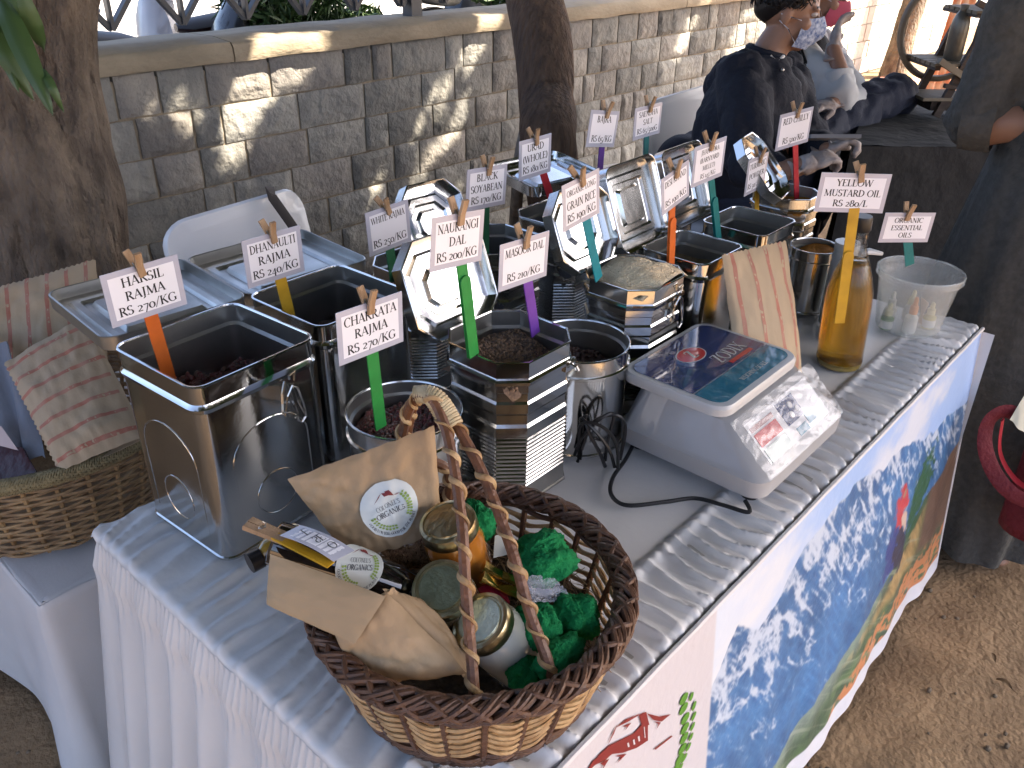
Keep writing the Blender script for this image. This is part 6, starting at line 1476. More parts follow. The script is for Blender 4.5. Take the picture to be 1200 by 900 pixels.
def head(mb, c, f, u):
    f = Vector(f).normalized(); u = (Vector(u) - f * Vector(u).dot(f)).normalized(); r = f.cross(u); M = Matrix((f, r, u)).transposed(); q = lambda a, b, d: Vector(c) + f * a + r * b + u * d
    mb.ell(q(-.008, 0, .03), (.098, .074, .088), 20, 14, M); mb.ell(q(.028, 0, -.035), (.060, .055, .075), 18, 12, M); mb.ell(q(.052, 0, -.085), (.030, .028, .022), 12, 8, M)
    mb.tube([q(.088, 0, .022), q(.104, 0, -.005), q(.112, 0, -.022)], [.009, .011, .012], 10); mb.ell(q(.104, 0, -.026), (.014, .017, .009), 10, 8, M)
    mb.ell(q(.086, 0, -.055), (.014, .023, .006), 10, 6, M); mb.ell(q(.085, 0, -.067), (.013, .020, .007), 10, 6, M)
    for s_ in (-1, 1):
        mb.ell(q(.078, s_ * .034, .028), (.018, .026, .008), 10, 6, M); mb.ell(q(.055, s_ * .044, -.02), (.026, .020, .025), 10, 8, M)
        mb.ell(q(-.008, s_ * .076, -.004), (.019, .008, .032), 12, 8, M); mb.ell(q(-.004, s_ * .074, -.028), (.010, .007, .012), 8, 6, M)
    return q, M
def eyes(parent, q, M):
    for s_ in (-1, 1):
        e = MB().ell(q(.078, s_ * .033, .012), (.0125, .0145, .008), 12, 8, M).build("eye", mat("eye_white", (.55, .5, .46), .2), parent)
        MB().ell(q(.089, s_ * .034, .012), (.0025, .006, .006), 10, 6, M).build("iris", mat("iris", (.02, .012, .01), .1), e)
        mb = MB(); mb.tube([q(.086 - .004 * abs(k), s_ * (.034 + k * .012), .032 + .003 * (1 - k * k)) for k in (-1.4, -.7, 0, .7, 1.4)], .0035, 6); mb.build("eyebrow", mat("hair", (.010, .008, .008), .5), parent)
hairm = mat("hair", (.010, .008, .008), .5)
def hair(parent, q, M, long_=False, top=.06):
    rs = np.random.RandomState(3); P = []
    n, m = 60, 26
    for j in range(m + 1):
        r = []
        for i in range(n):
            th, ph = 2 * PI * i / n, (.62 * PI) * (j + .02) / m; ff = math.cos(th)
            lim = 1 - max(0, ff) ** 2 * .44 + max(0, -ff) * .30 - .06 * (1 - abs(ff)); q_ = j / m; ph *= lim; edge_ = 1 - .13 * max(0, (q_ - .8) / .2)
            h = 1.0 + .05 * nz(math.cos(th) * 2, math.sin(th) * 2, ph * 2) + .03 * nz(math.cos(th) * 9, math.sin(th) * 9, ph * 2)
            h *= edge_; r.append(q(-.014 + .106 * math.sin(ph) * math.cos(th) * h, .083 * math.sin(ph) * math.sin(th) * h, .032 + (.085 + top * .3) * math.cos(ph) * h))
        P.append(r)
    mb = MB(); mb.rings(P, True, True)
    for k in range(700):
        th = rs.uniform(0, 6.28); ph = rs.uniform(.1, .56 * PI) * (1 - max(0, math.cos(th)) ** 2 * .4)
        a = q(-.012 + .112 * math.sin(ph) * math.cos(th), .088 * math.sin(ph) * math.sin(th), .035 + (.09 + top * .35) * math.cos(ph)); d = (a - q(-.012, 0, .035)).normalized(); b, c_ = frame(d)
        t_ = (b * rs.uniform(-1, 1) + c_ * rs.uniform(-1, 1)).normalized() * .022; mb.tube([a - t_ * .4, a + t_ * .4 + d * .006, a + t_ + d * .004], [.003, .0024, .0006], 4)
    fixn(mb.build("hair", hairm, parent, angle=180))
def mask(parent, q, M, m, name="face_mask"):
    P = []
    for j in range(15):
        v = j / 14; r = []
        for i in range(21):
            u = -1 + i / 10; a = u * 1.25
            rr_ = .076 + .030 * math.exp(-(u / .35) ** 2) * math.exp(-((v - .40) / .35) ** 2)
            z = .0 - .098 * v + (.012 * (1 - abs(u)) if v < .3 else 0) + .010 * abs(u) * (v - .5)
            r.append(q(.028 + rr_ * math.cos(a) * (1 - .10 * (v > .85)) - .012 * v * v, (.060 + .006 * v) * math.sin(a) * (1.02 - .25 * max(0, v - .6)), z + .002 * math.sin(v * 20)))
        P.append(r)
    mb = MB(); mb.slab(P, .002); o = fixn(mb.build(name, m, parent, angle=180))
    for s_ in (-1, 1):
        for z in (-.01, -.08): MB().tube([q(.045, s_ * .058, z), q(.01, s_ * .076, z * .5), q(-.024, s_ * .080, .0 if z > -.05 else -.02)], .0018, 5).build("strap", mat("mask_strap", (.5, .5, .55), .6), o)
    return o
CAMP = Vector((-.307, -.345, 1.54))
Rt = Vector((.67, -.74, .01)).normalized(); Fw = Vector((.74, .67, 0)).normalized(); Z_ = Vector((0, 0, 1))

def seated_man():
    t = thing("person", "seated man in dark navy jacket with blue patterned face mask looking right", "person", (2.42, 1.0, 0))
    f = Rt * .96 - Fw * .28 + Z_ * -.14; u = Z_ + Rt * .15
    hc = Vector((2.5291, 0.9779, 1.2633))
    mb = MB(); q, M = head(mb, hc, f, u)
    neck = Vector((2.4899, 1.0066, 1.1430)); chest = Vector((2.4020, 0.9827, 0.9981)); pel = Vector((2.3905, 0.9521, 0.7021)); 
    shn = Vector((2.3110, 0.9936, 1.0937)); shf = Vector((2.6502, 1.0187, 1.0647)); eln = Vector((2.1259, 0.8319, 0.8610)); wrn = Vector((2.1458, 0.6660, 0.8959)); elf = Vector((2.5242, 0.8284, 0.8768)); wrf = Vector((2.3209, 0.6841, 0.9054))
    kn = Vector((3.3231, 0.8309, 0.9228)); hipn = Vector((2.5357, 0.9959, 0.7837)); kn2 = Vector((3.4223, 0.9121, 0.8446)); ft = Vector((3.38, 1.22, .12)); ft2 = Vector((3.3, 1.4, .1)); hipf = Vector((2.6632, 0.9717, 0.7208))
    limb(mb, [hc + Vector((-.01, 0, -.05)), neck, (neck + chest) / 2], [.055, .056, .07])
    limb(mb, [chest, pel], [.12, .12]); limb(mb, [shn, eln, wrn], [.05, .042, .027]); limb(mb, [shf, elf, wrf], [.05, .042, .027])
    dn = (Vector((2.2277, 0.6030, 0.9306)) - wrn).normalized(); hand(mb, wrn, dn, Z_ - Fw * .3, .90, 1.25); dfh = (Vector((2.3529, 0.6378, 0.9341)) - wrf).normalized(); hand(mb, wrf, dfh, Z_ + Fw * .2, .88, 1.5)
    limb(mb, [hipn, hipn.lerp(kn, .5), kn, kn.lerp(ft, .5), ft], [.06, .05, .038, .034, .03]); limb(mb, [hipf, hipf.lerp(kn2, .5), kn2, kn2.lerp(ft2, .5), ft2], [.06, .05, .038, .034, .03])
    body = mb.build("body", skin, t); blob(body, .0062, 3)
    eyes(t, q, M); hair(t, q, M)
    # stubble along the jaw
    mb = MB(); mb.tube([q(.0 + .01 * k, -.071 + .004 * k, -.035 - .012 * k) for k in range(5)], [.006, .012, .014, .013, .008], 8); mb.build("beard", mat("stubble", (.05, .03, .022), .9), t)
    mk = mat("blue_print_cloth", (.035, .085, .24), .8, noise_amt=1, nscale=85, col2=(.55, .60, .70), bump=.3, bscale=150)
    mask(t, q, M, mk)
    jm = mat("navy_jacket", (.0085, .010, .018), .85, noise_amt=.6, nscale=30, col2=(.012, .014, .024), bump=.4, bscale=60)
    mb = MB(); mid = Vector((2.3425, 1.0046, 0.8632))
    limb(mb, [neck + (chest - neck) * .35, chest, mid, pel], [.08, .150, .150, .15], 20); mb.ell(Vector((2.4180, 1.0439, 1.0099)), (.135, .135, .15)); mb.ell(Vector((2.3425, 1.0365, 0.9008)), (.12, .12, .16)); mb.ell(Vector((2.5188, 0.9811, 0.9884)), (.11, .11, .13))
    limb(mb, [shn, (shn + eln) / 2 + Vector((-.01, 0, 0)), eln, eln.lerp(wrn, .45)], [.085, .075, .066, .050]); limb(mb, [shf, elf, wrf - (wrf - elf) * .12], [.078, .064, .048])
    jk = mb.build("jacket", jm, t); blob(jk, .011, 8)
    dt = bpy.data.textures.new("cloth_folds", 'MARBLE'); dt.noise_scale = .11; dt.turbulence = 9; dt.marble_type = 'SHARP'
    dm = jk.modifiers.new("folds", 'DISPLACE'); dm.texture = dt; dm.strength = .022; dm.mid_level = .5
    # collar and a snap
    mb = MB(); ring = [neck + Vector((0, 0, -.012)) + (Rt * math.cos(a) * .068 + Fw * math.sin(a) * .068) + Vector((0, 0, -.02 * math.cos(a))) for a in [2 * PI * k / 20 for k in range(20)]]
    mb.tube(ring, .014, 8, loop=True, flat=1.6, upv=(0, 0, 1)); mb.build("collar", jm, t)
    MB().ell(Vector((2.3597, 0.8885, 1.1161)), (.006, .006, .006)).build("snap", metalpin, t)
    mb = MB(); mb.tube([Vector((2.3897, 0.9505, 1.1476)), Vector((2.3904, 0.9218, 1.1350)), Vector((2.4375, 0.9291, 1.1452))], .006, 6); mb.build("shirt_edge", mat("white_shirt", (.55, .55, .54), .8), t)
    mb = MB(); mid = hipn.lerp(kn, .5)
    limb(mb, [hipn, mid, kn, kn.lerp(ft, .5), ft], [.13, .088, .072, .075, .08], 18); limb(mb, [hipf, hipf.lerp(kn2, .5), kn2, kn2.lerp(ft2, .5), ft2], [.12, .088, .072, .072, .07], 18); mb.ell(pel, (.17, .17, .13))
    tr = mb.build("trousers", mat("navy_trousers", (.013, .017, .034), .75, noise_amt=.5, nscale=40, col2=(.018, .022, .04), bump=.25, bscale=140), t); blob(tr, .011, 5)
    dm = tr.modifiers.new("folds", 'DISPLACE'); dm.texture = dt; dm.strength = .020; dm.mid_level = .5
    gm = mat("thin_glove", (.40, .37, .36), .6, noise_amt=1, nscale=20, col2=(.30, .22, .18), bump=.6, bscale=60)
    mb = MB(); hand(mb, wrn, dn, Z_ - Fw * .3, .90, 1.25, g=.0022); mb.tube([wrn - dn * .05, wrn - dn * .01, wrn + dn * .02], [.034, .032, .03], 14); blob(mb.build("glove", gm, t), .0045, 2)
    mb = MB(); hand(mb, wrf, dfh, Z_ + Fw * .2, .88, 1.5, g=.0022); mb.tube([wrf - dfh * .04, wrf + dfh * .02], [.033, .03], 14); blob(mb.build("glove", gm, t), .0045, 2)
    for p in (ft, ft2):
        mb = MB(); mb.ell(p + Vector((.06, -.05, -.04)), (.13, .05, .05), M=Matrix.Rotation(-.8, 3, 'Z')); mb.build("shoe", blackp, t)
    # phone
    ph = thing("phone", "grey phone held in the seated man's gloved hands", "phone", (2.2322, 0.6317, 0.9703)); mb = MB()
    mb.box((2.2447, 0.6463, 0.9634), (.15, .011, .078), M=Matrix((Rt, Fw, Z_)).transposed() @ Matrix.Rotation(1.25, 3, 'X')); mb.build("case", mat("phone_grey", (.22, .22, .23), .3, coat=.5), ph, smooth=False)
    st = thing("stool", "dark stool under the seated man", "stool", (2.42, .98, 0)); MB().lathe([(.17, .50), (.18, .52), (.18, .55), (.16, .56)], 24, (2.42, .98, 0)).build("seat", blackp, st)
    for k in range(4):
        a = PI / 4 + k * PI / 2; MB().tube([(2.42 + .12 * math.cos(a), .98 + .12 * math.sin(a), .5), (2.42 + .18 * math.cos(a), .98 + .18 * math.sin(a), 0)], .012, 8).build("leg", blackp, st)
seated_man()

def pink_mask_person():
    t = thing("person", "seated person in white shirt and pink mask with gloved hand at the face", "person", (2.85, 1.35, 0))
    hc = Vector((3.1551, 1.1493, 1.2782)); f = Rt * .9 - Fw * .3 + Z_ * -.25; mb = MB(); q, M = head(mb, hc, f, Z_ + Rt * .2)
    chest = Vector((3.1378, 1.1658, 0.9689)); pel = Vector((3.0831, 1.1270, 0.6467)); shn = Vector((3.0104, 1.1496, 1.0863)); eln = Vector((2.9127, 0.8983, 0.9661)); wrn = Vector((2.9547, 0.9769, 1.1145)); shf = Vector((3.3507, 1.1830, 1.0684)); elf = Vector((3.0948, 0.9195, 0.9274)); wrf = Vector((2.8576, 0.9055, 0.9420))
    neck = Vector((3.1220, 1.1695, 1.1561))
    limb(mb, [hc - Vector((0, 0, .05)), neck, chest, pel], [.05, .05, .10, .12]); limb(mb, [shn, eln, wrn], [.045, .04, .027]); limb(mb, [shf, elf, wrf], [.045, .04, .027])
    dh = (Vector((3.0215, 1.0094, 1.2416)) - wrn).normalized(); hand(mb, wrn, dh, Rt * -1 + Fw * .2, 1.0, .7); dg = (Vector((2.7132, 0.9596, 0.9361)) - wrf).normalized(); hand(mb, wrf, dg, Z_, 1.0, .5)
    h1, k1 = Vector((2.75, 1.35, .62)), Vector((3.25, 1.15, .66)); limb(mb, [h1, k1, (3.3, 1.1, .1)], [.045, .04, .03]); limb(mb, [h1 + Vector((.1, .15, 0)), k1 + Vector((.1, .2, 0)), (3.4, 1.3, .1)], [.045, .04, .03])
    blob(mb.build("body", skin, t), .007, 3); eyes(t, q, M); hair(t, q, M)
    mask(t, q, M, mat("pink_mask_cloth", (.42, .07, .12), .8))
    # long hair falling on the near shoulder
    mb = MB(); rs = random.Random(5)
    for k in range(60):
        o_ = Vector((rs.uniform(-.04, .04), rs.uniform(-.04, .04), rs.uniform(-.03, .03))); mb.tube(cr([q(-.06, -.05, .03) + o_, Vector((3.0106, 1.1738, 1.1762)) + o_, Vector((2.9302, 1.0875, 1.0695)) + o_ * .7, Vector((2.8991, 1.0243, 0.9945)) + Rt * rs.uniform(-.03, .03) + o_ * .4], 4), .0045, 5)
    mb.build("long_hair", hairm, t)
    sm = mat("white_shirt", (.55, .55, .54), .8, bump=.6, bscale=25, noise_amt=.5, nscale=10, col2=(.46, .46, .46)); mb = MB()
    limb(mb, [neck.lerp(chest, .4), chest, pel], [.10, .15, .15], 18); limb(mb, [shn, shn.lerp(eln, .5), eln, eln.lerp(wrn, .28)], [.075, .066, .060, .052]); limb(mb, [shf, elf, elf.lerp(wrf, .6)], [.07, .058, .05])
    sh = mb.build("shirt", sm, t); blob(sh, .011, 8); dt = bpy.data.textures["cloth_folds"]; dm = sh.modifiers.new("folds", 'DISPLACE'); dm.texture = dt; dm.strength = .014; dm.mid_level = .5
    d = (wrn - eln).normalized(); a_, b_ = frame(d)
    for e, w__, dd in ((eln, wrn, .30), (elf, wrf, .62)):
        d = (w__ - e).normalized(); a_, b_ = frame(d); p = e.lerp(w__, dd); mb = MB(); mb.rings([[p + d * z + (a_ * math.cos(k * PI / 10) + b_ * math.sin(k * PI / 10)) * r for k in range(20)] for z, r in ((-.03, .052), (.03, .055), (.03, .050), (-.03, .046))], False, False); fixn(mb.build("cuff", sm, t, angle=50))
    mb = MB(); limb(mb, [neck.lerp(chest, .5) - Fw * .03, chest - Fw * .04, pel - Fw * .03], [.10, .148, .15], 16); mb.ell(chest - Fw * .05 - Rt * .02, (.14, .14, .17)); blob(mb.build("waistcoat", mat("dark_waistcoat", (.012, .012, .016), .8, bump=.4), t), .012, 6)
    gm = MATS["thin_glove"]
    mb = MB(); hand(mb, wrn, dh, Rt * -1 + Fw * .2, 1.0, .7, g=.0022); mb.tube([wrn - dh * .05, wrn + dh * .02], [.033, .03], 14); blob(mb.build("glove", gm, t), .005, 2)
    mb = MB(); hand(mb, wrf, dg, Z_, 1.0, .5, g=.0022); mb.tube([wrf - dg * .06, wrf + dg * .02], [.034, .03], 14); blob(mb.build("glove", gm, t), .005, 2)
    mb = MB(); limb(mb, [h1, k1, (3.3, 1.1, .12)], [.12, .09, .07]); limb(mb, [h1 + Vector((.1, .15, 0)), k1 + Vector((.1, .2, 0)), (3.4, 1.3, .12)], [.12, .09, .07]); blob(mb.build("trousers", MATS["navy_trousers"], t), .014, 6)
    st = thing("stool", "dark stool under the person in the pink mask", "stool", (2.8, 1.4, 0)); MB().lathe([(.17, .48), (.18, .50), (.18, .53), (.16, .54)], 24, (2.8, 1.42, 0)).build("seat", blackp, st)
    for k in range(4):
        a = PI / 4 + k * PI / 2; MB().tube([(2.8 + .12 * math.cos(a), 1.42 + .12 * math.sin(a), .48), (2.8 + .18 * math.cos(a), 1.42 + .18 * math.sin(a), 0)], .012, 8).build("leg", blackp, st)
pink_mask_person()

def standing_person():
    cx, cy = 2.02, -.02
    t = thing("person", "person in long charcoal kurta standing with folded arms at the table end", "person", (cx, cy, 0))
    f = Vector((-.92, -.38, 0)).normalized(); r = Vector((-.38, .92, 0)).normalized()   # r: towards the far side (their right arm)
    hc = Vector((cx, cy, 1.60)) + f * .02; mb = MB(); q, M = head(mb, hc, f + Z_ * -.2, Z_ + f * .15)
    shR = Vector((cx, cy, 1.36)) + r * .18; shL = Vector((cx, cy, 1.36)) - r * .18; elR = Vector((1.9231, 0.1991, 1.1303)); wrR = Vector((1.9491, -0.0126, 1.1397)); elL = Vector((cx, cy, 1.10)) - r * .23 + f * .05; wrL = Vector((cx, cy, 1.14)) + f * .20 + r * .02
    limb(mb, [hc - Vector((0, 0, .05)), (cx, cy, 1.43), (cx, cy, 1.25), (cx, cy, .95)], [.052, .05, .11, .12]); limb(mb, [shR, elR, elR.lerp(wrR, .4), wrR], [.05, .046, .046, .029]); limb(mb, [shL, elL, wrL], [.05, .045, .027])
    dR = (wrR - elR).normalized(); hand(mb, wrR, dR, Z_, 1.0, .8); dL = (wrL - elL).normalized(); hand(mb, wrL, dL, Z_, 1.0, .8)
    for s_ in (-1, 1): limb(mb, [(cx, cy + s_ * .09, .9), (cx, cy + s_ * .1, .48), (cx, cy + s_ * .1, .06)], [.085, .06, .04]); mb.ell((cx - .05, cy + s_ * .1 - .02, .03), (.12, .045, .035), M=Matrix.Rotation(.4, 3, 'Z'))
    blob(mb.build("body", skin, t), .0075, 3); eyes(t, q, M); hair(t, q, M)
    km = mat("charcoal_kurta", (.052, .050, .044), .85, noise_amt=1, nscale=60, col2=(.080, .077, .068), bump=.5, bscale=90)
    mb = MB(); limb(mb, [(cx, cy, 1.40), (cx, cy, 1.25), (cx, cy, 1.0), (cx, cy, .9)], [.09, .165, .155, .17], 20)
    for p in (shR, shL): mb.ell(p, (.09, .09, .09))
    limb(mb, [shR, shR.lerp(elR, .5), elR, elR.lerp(wrR, .10)], [.088, .076, .062, .060]); limb(mb, [shL, elL, elL.lerp(wrL, .2)], [.085, .072, .065])
    k = mb.build("kurta_top", km, t); blob(k, .012, 8); dm = k.modifiers.new("folds", 'DISPLACE'); dm.texture = bpy.data.textures["cloth_folds"]; dm.strength = .016; dm.mid_level = .5
    # rolled sleeve edge
    d = (wrR - elR).normalized(); a_, b_ = frame(d); p = elR.lerp(wrR, .10); mb = MB(); mb.rings([[p + d * z + (a_ * math.cos(k_ * PI / 12) + b_ * math.sin(k_ * PI / 12)) * (r_ + .003 * math.sin(k_ * 2)) for k_ in range(24)] for z, r_ in ((-.035, .067), (.03, .070), (.034, .066), (-.03, .062))], False, False); fixn(mb.build("sleeve_cuff", km, t, angle=50))
    P = []
    for j in range(46):
        z = 1.14 - 1.10 * j / 45; t_ = j / 45; rr_ = []
        for i in range(110):
            a = 2 * PI * i / 110; fold = .016 * t_ * math.sin(a * 9 + 2 * nz(a, z * 2)) + .012 * math.sin(a * 17 + 3 * z) * t_ + .008 * fbm(math.cos(a) * 3, math.sin(a) * 3, z * 4)
            rad = .150 + .095 * min(1, t_ * 1.8) - .01 * t_ + fold; rr_.append((cx + rad * math.cos(a), cy + rad * 1.08 * math.sin(a), z))
        P.append(rr_)
    mb = MB(); mb.rings(P, False, False); fixn(mb.build("kurta_skirt", km, t, angle=180))
standing_person()

def red_bag():
    t = thing("red_tote_bag", "maroon cloth bag with a looped strap at the right edge", "bag", (1.6869, -0.3334, 0.2908))
    m = mat("maroon_cloth", (.15, .012, .018), .75, noise_amt=1, nscale=40, col2=(.12, .008, .014), bump=.6, bscale=80)
    mb = MB(); P = []
    c = Vector((1.7324, -0.2906, 0.4017))
    for j in range(13):
        z = -.16 + .30 * j / 12; P.append([c + Vector((.05 * math.cos(a) * (1.1 - .2 * j / 12) + .006 * math.sin(a * 5 + j), .13 * math.sin(a) + .006 * math.cos(a * 4), z)) for a in [2 * PI * k / 28 for k in range(28)]])
    mb.rings(P, True, False); mb.build("bag_body", m, t, angle=180)
    S_ = cr([(1.6522, -0.1697, 0.5600), (1.6226, -0.1116, 0.5889), (1.5981, -0.0856, 0.5666), (1.5814, -0.0937, 0.5145), (1.5723, -0.1286, 0.4613), (1.5714, -0.1762, 0.4243), (1.5899, -0.2284, 0.4079)], 6)
    MB().tube(S_, .017, 10, flat=.18, upv=tuple(-Fw)).build("strap", m, t)
    S2 = cr([(1.6481, -0.1030, 0.5514), (1.6483, -0.1200, 0.4705), (1.6495, -0.1675, 0.4161), (1.6455, -0.2252, 0.4039)], 6); MB().tube(S2, .012, 10, flat=.2, upv=(0, 0, 1)).build("strap_lining", mat("bright_red_lining", (.42, .02, .03), .7), t)
    mb = MB(); cc = [Vector((1.5964, -0.1218, 0.5828)), Vector((1.6701, -0.1268, 0.6341)), Vector((1.6543, -0.1846, 0.5655)), Vector((1.6070, -0.1557, 0.5571))]; mb.slab([[quadpt(cc, i / 8, j / 8) + Vector((.004 * math.sin(i + j), 0, 0)) for i in range(9)] for j in range(9)], .001)
    tag(mb.build("paper_sheet", mat("cream_paper", (.60, .57, .44), .7), angle=180), "cream paper sticking out of the maroon bag", "paper")
    top = Vector((1.80, -.12, 1.13)); MB().tube(cr([c + Vector((0, .10, .13)), Vector((c.x - .02, c.y + .06, .85)), top + Vector((0, 0, .03)), Vector((c.x + .03, c.y - .05, .85)), c + Vector((0, -.10, .13))], 8), .014, 8, flat=.2, upv=(1, 0, 0)).build("carrying_strap", m, t)
red_bag()

# ------------------------------------------------------------------ the next stall: black cloth, rack, bottles
def black_table():
    o = Vector((2.63, .72, 0)); e1 = Vector((.68, -.73, 0)).normalized(); e2 = Vector((.95, .31, 0)).normalized(); W1, W2 = 1.4, .85; zt = .86
    t = thing("display_table", "next stall's table hidden under black cloth", "table", (3.3, .5, 0)); cc = o + e1 * W1 / 2 + e2 * W2 / 2
    MB().box((cc.x, cc.y, zt - .015), (W1 - .06, W2 - .06, .02), M=Matrix((e1, e2, Z_)).transposed()).build("tabletop", blackp, t, smooth=False)
    for a in (.08, W1 - .08):
        for b in (.08, W2 - .08): p = o + e1 * a + e2 * b; MB().tube([(p.x, p.y, 0), (p.x, p.y, zt - .02)], .015, 8).build("leg", blackp, t)
    bm_ = mat("black_cloth", (.014, .015, .016), .85, noise_amt=1, nscale=14, col2=(.024, .025, .026), bump=.7, bscale=12, bdist=.02)
    mb = MB(); mb.grid([[o + e1 * (W1 * i / 50) + e2 * (W2 * j / 34) + Z_ * (zt + .008 * fbm(i * .18, j * .18) + .004 * abs(nz(i * .5, j * .3))) for i in range(51)] for j in range(35)])
    per = []
    for i in range(201):
        s_ = i / 200 * 2 * (W1 + W2)
        if s_ < W1: per.append((o + e1 * s_, -e2, s_))
        elif s_ < W1 + W2: per.append((o + e1 * W1 + e2 * (s_ - W1), e1, s_))
        elif s_ < 2 * W1 + W2: per.append((o + e2 * W2 + e1 * (2 * W1 + W2 - s_), e2, s_))
        else: per.append((o + e2 * (2 * W1 + 2 * W2 - s_), -e1, s_))
    mb.grid([[p + n_ * (.004 + .03 * j / 20 + .022 * (j / 20) * math.sin(s_ * 16 + 3 * nz(s_ * 3))) + Z_ * (zt - .83 * j / 20) for p, n_, s_ in per] for j in range(21)])
    tag(fixn(mb.build("black_tablecloth", bm_, angle=180)), "creased black cloth over the next stall's table", "tablecloth")
black_table()
oldwood = mat("dark_stained_wood", (.075, .047, .030), .6, noise_amt=1, nscale=8, col2=(.035, .022, .015), stretch=(1, 1, 6), bump=.4)
slatw = mat("pale_slat_wood", (.24, .19, .125), .6, noise_amt=1, nscale=8, col2=(.15, .12, .08), bump=.4)
FO = Vector((3.29, .655, .868)); K = .00333
def q2(px, py, dd=0.0): return FO + Rt * ((px - 1097) * K) + Z_ * ((140 - py) * K * 1.10) + Fw * dd
def rack():
    t = thing("wooden_rack", "two tier wooden rack of slats with slanted legs on the black table", "rack", tuple(FO))
    for dd in (0, .22):
        MB().bar(q2(1095, 139, dd), q2(1131, 36, dd), .028, .02, up=tuple(Fw)).build("leg", oldwood, t, smooth=False)
        MB().bar(q2(1190, 139, dd), q2(1180, 36, dd), .028, .02, up=tuple(Fw)).build("leg", oldwood, t, smooth=False)
    MB().bar(q2(1137, 118, .1), q2(1141, 42, .1), .05, .02, up=tuple(Fw)).build("upright", oldwood, t, smooth=False)
    for x0, x1, y in ((1112, 1205, 38), (1080, 1190, 88)):
        for k in range(6): MB().bar(q2(x0, y, .02 + k * .045), q2(x1, y, .02 + k * .045), .034, .012).build("slat", slatw, t, smooth=False)
        for x in (x0 + 4, x1 - 8): MB().bar(q2(x, y + 2.6, 0), q2(x, y + 2.6, .28), .02, .016).build("cross_bar", oldwood, t, smooth=False)
    MB().bar(q2(1108, 28, -.01), q2(1132, 38, -.01), .02, .02, up=tuple(Fw)).build("brace", oldwood, t, smooth=False)
    MB().bar(q2(1080, 82, -.02), q2(1134, 108, -.02), .022, .03, up=tuple(Fw)).build("rocker", slatw, t, smooth=False)
    MB().bar(q2(1094, 107, -.015), q2(1140, 112, -.015), .016, .02, up=tuple(Fw)).build("brace", oldwood, t, smooth=False)
rack()
t = thing("wooden_block", "low dark wooden block at the foot of the rack on the black table", "block", tuple(q2(1110, 130, .05))); MB().box(tuple(q2(1112, 128, .08)), (.16, .14, .04), M=Matrix((Rt, Fw, Z_)).transposed()).build("block_body", oldwood, t, smooth=False)
mb = MB(); mb.box(tuple(q2(1104, 121, .08)), (.20, .19, .011), M=Matrix((Rt, Fw, Z_)).transposed()); tag(mb.build("wooden_tray", slatw, smooth=False), "thin slatted wooden tray lying on the dark block", "tray")
def sbottle(px, pyb, pyt, rpx, dd, label, m):
    b = q2(px, pyb, dd); h = (pyb - pyt) * K * 1.1; r = rpx * K; t = thing("metal_bottle", label, "bottle", tuple(b), 0, "bottles on the wooden rack")
    MB(Matrix.Translation(b)).lathe([(r * .9, 0), (r, .006), (r, h * .66), (r * .93, h * .80), (r * .7, h * .92), (r * .45, h)], 24).build("bottle_body", m, t); MB(Matrix.Translation(b)).lathe([(r * .46, h), (r * .46, h + .02), (r * .3, h + .022)], 16).build("cap", m, t)
bt = mat("dull_metal", (.20, .185, .15), .38, .6, noise_amt=1, nscale=10, col2=(.12, .11, .09), bump=.2)
bt2 = mat("pale_bamboo", (.36, .29, .19), .4, .1, noise_amt=1, nscale=8, col2=(.25, .2, .13), bump=.2)
sbottle(1112, 87, 38, 10, .10, "grey rounded bottle at the left of the rack's lower shelf", bt)
sbottle(1154, 87, 44, 10, .10, "bamboo coloured bottle at the middle of the rack's lower shelf", bt2)
sbottle(1175, 87, 46, 9, .12, "dark bottle at the right of the rack's lower shelf", bt)
sbottle(1140, 37, -12, 9.5, .06, "grey bottle standing alone at the left of the rack's upper shelf", bt)
sbottle(1170, 37, -14, 9.5, .08, "grey bottle second on the rack's upper shelf", bt)
sbottle(1188, 37, -10, 9.5, .06, "pale bottle at the right end of the rack's upper shelf", bt2)
t = thing("wooden_hoop", "large bent wooden hoop leaning behind the rack", "hoop", tuple(q2(1122, 117, .2)))
mb = MB(); mb.tube([q2(1122 + 55 * math.cos(a), 60 + 52 * math.sin(a) * 1.0, .26) for a in [2 * PI * k / 60 for k in range(60)]], .013, 8, loop=True, flat=1.6, upv=tuple(Fw)); mb.build("hoop_ring", slatw, t)

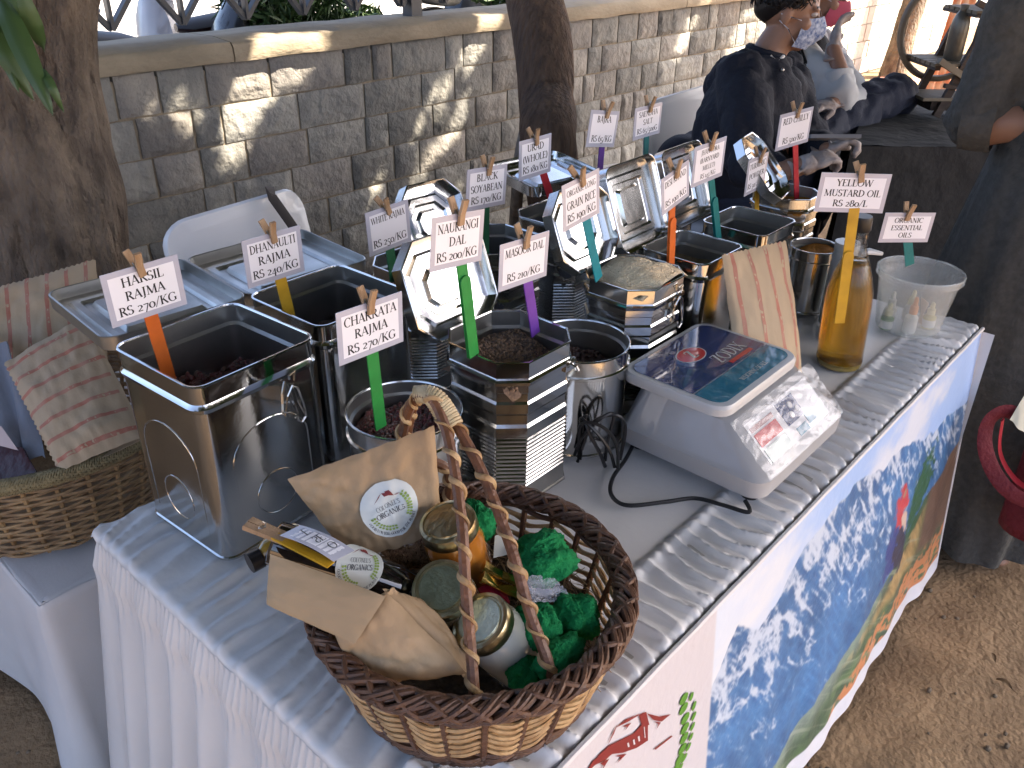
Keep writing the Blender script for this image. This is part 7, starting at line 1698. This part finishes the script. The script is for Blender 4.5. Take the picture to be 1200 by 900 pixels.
# ------------------------------------------------------------------ sunlit far end: rugs, orange cloth, short post
RR = random.Random(2); cols = [(.55, .20, .14), (.60, .38, .10), (.55, .30, .24), (.58, .44, .22), (.50, .16, .12)]
def rug(cx, cy, w_, d_, rz, label, cset):
    t = thing("floor_rug", label, "rug", (cx, cy, 0), rz); M = Matrix.Translation((cx, cy, .004)) @ Matrix.Rotation(rz, 4, 'Z'); n = 9
    for k in range(n):
        mb = MB(M); y0, y1 = -d_ / 2 + d_ * k / n, -d_ / 2 + d_ * (k + 1) / n
        mb.slab([[(-w_ / 2 + w_ * i / 12, y0 + (y1 - y0) * j / 2, .012 + .004 * nz(i * .7, k)) for i in range(13)] for j in range(3)], .008); mb.build("stripe", mat("rug_%d" % (cset[k % len(cset)]), cols[cset[k % len(cset)]], .9, noise_amt=.6, nscale=30), t, angle=180)
rug(8.7, 2.5, 2.6, 1.2, .0, "pink and orange striped rug on the sunlit ground near the rack", [0, 3, 2, 1])
rug(7.6, 1.1, 2.2, 1.1, -.1, "yellow and red striped rug on the sunlit ground further right", [1, 0, 3])
t = thing("orange_hanging", "orange patterned cloth hanging from a pole beyond the rack", "cloth", (7.6, .95, 0)); p0 = Vector((7.8396, 1.9824, 0.4359))
P = [[p0 + Rt * (-.10 + .20 * i / 14 + .10 * j / 20) + Z_ * (j / 20 * 1.3 - .25) + Fw * (.03 * math.sin(i * 1.4)) for i in range(15)] for j in range(21)]
mb = MB(); mb.slab(P, .004); mb.build("cloth_sheet", mat("orange_print", (.62, .17, .05), .8, noise_amt=1, nscale=9, col2=(.55, .50, .42), bump=.3), t, angle=180)
mb = MB(); mb.tube([p0 + Z_ * 1.1 - Rt * .4, p0 + Z_ * 1.1 + Rt * .6], .02, 8); mb.build("pole", oldwood, t)
for s_ in (-.38, .58): MB().tube([p0 + Z_ * 1.1 + Rt * s_, Vector((p0.x + Rt.x * s_, p0.y + Rt.y * s_, 0))], .018, 8).build("upright", oldwood, t)
t = thing("short_post", "short weathered post at the foot of the sunlit wall", "post", (10.3, 3.1, 0)); mb = MB(); rough_tube(mb, [(10.28, 3.1, -.03), (10.3, 3.1, .2), (10.33, 3.1, .46)], [.05, .04, .035], 14, 77, .006); mb.build("post_body", bark, t, angle=180)
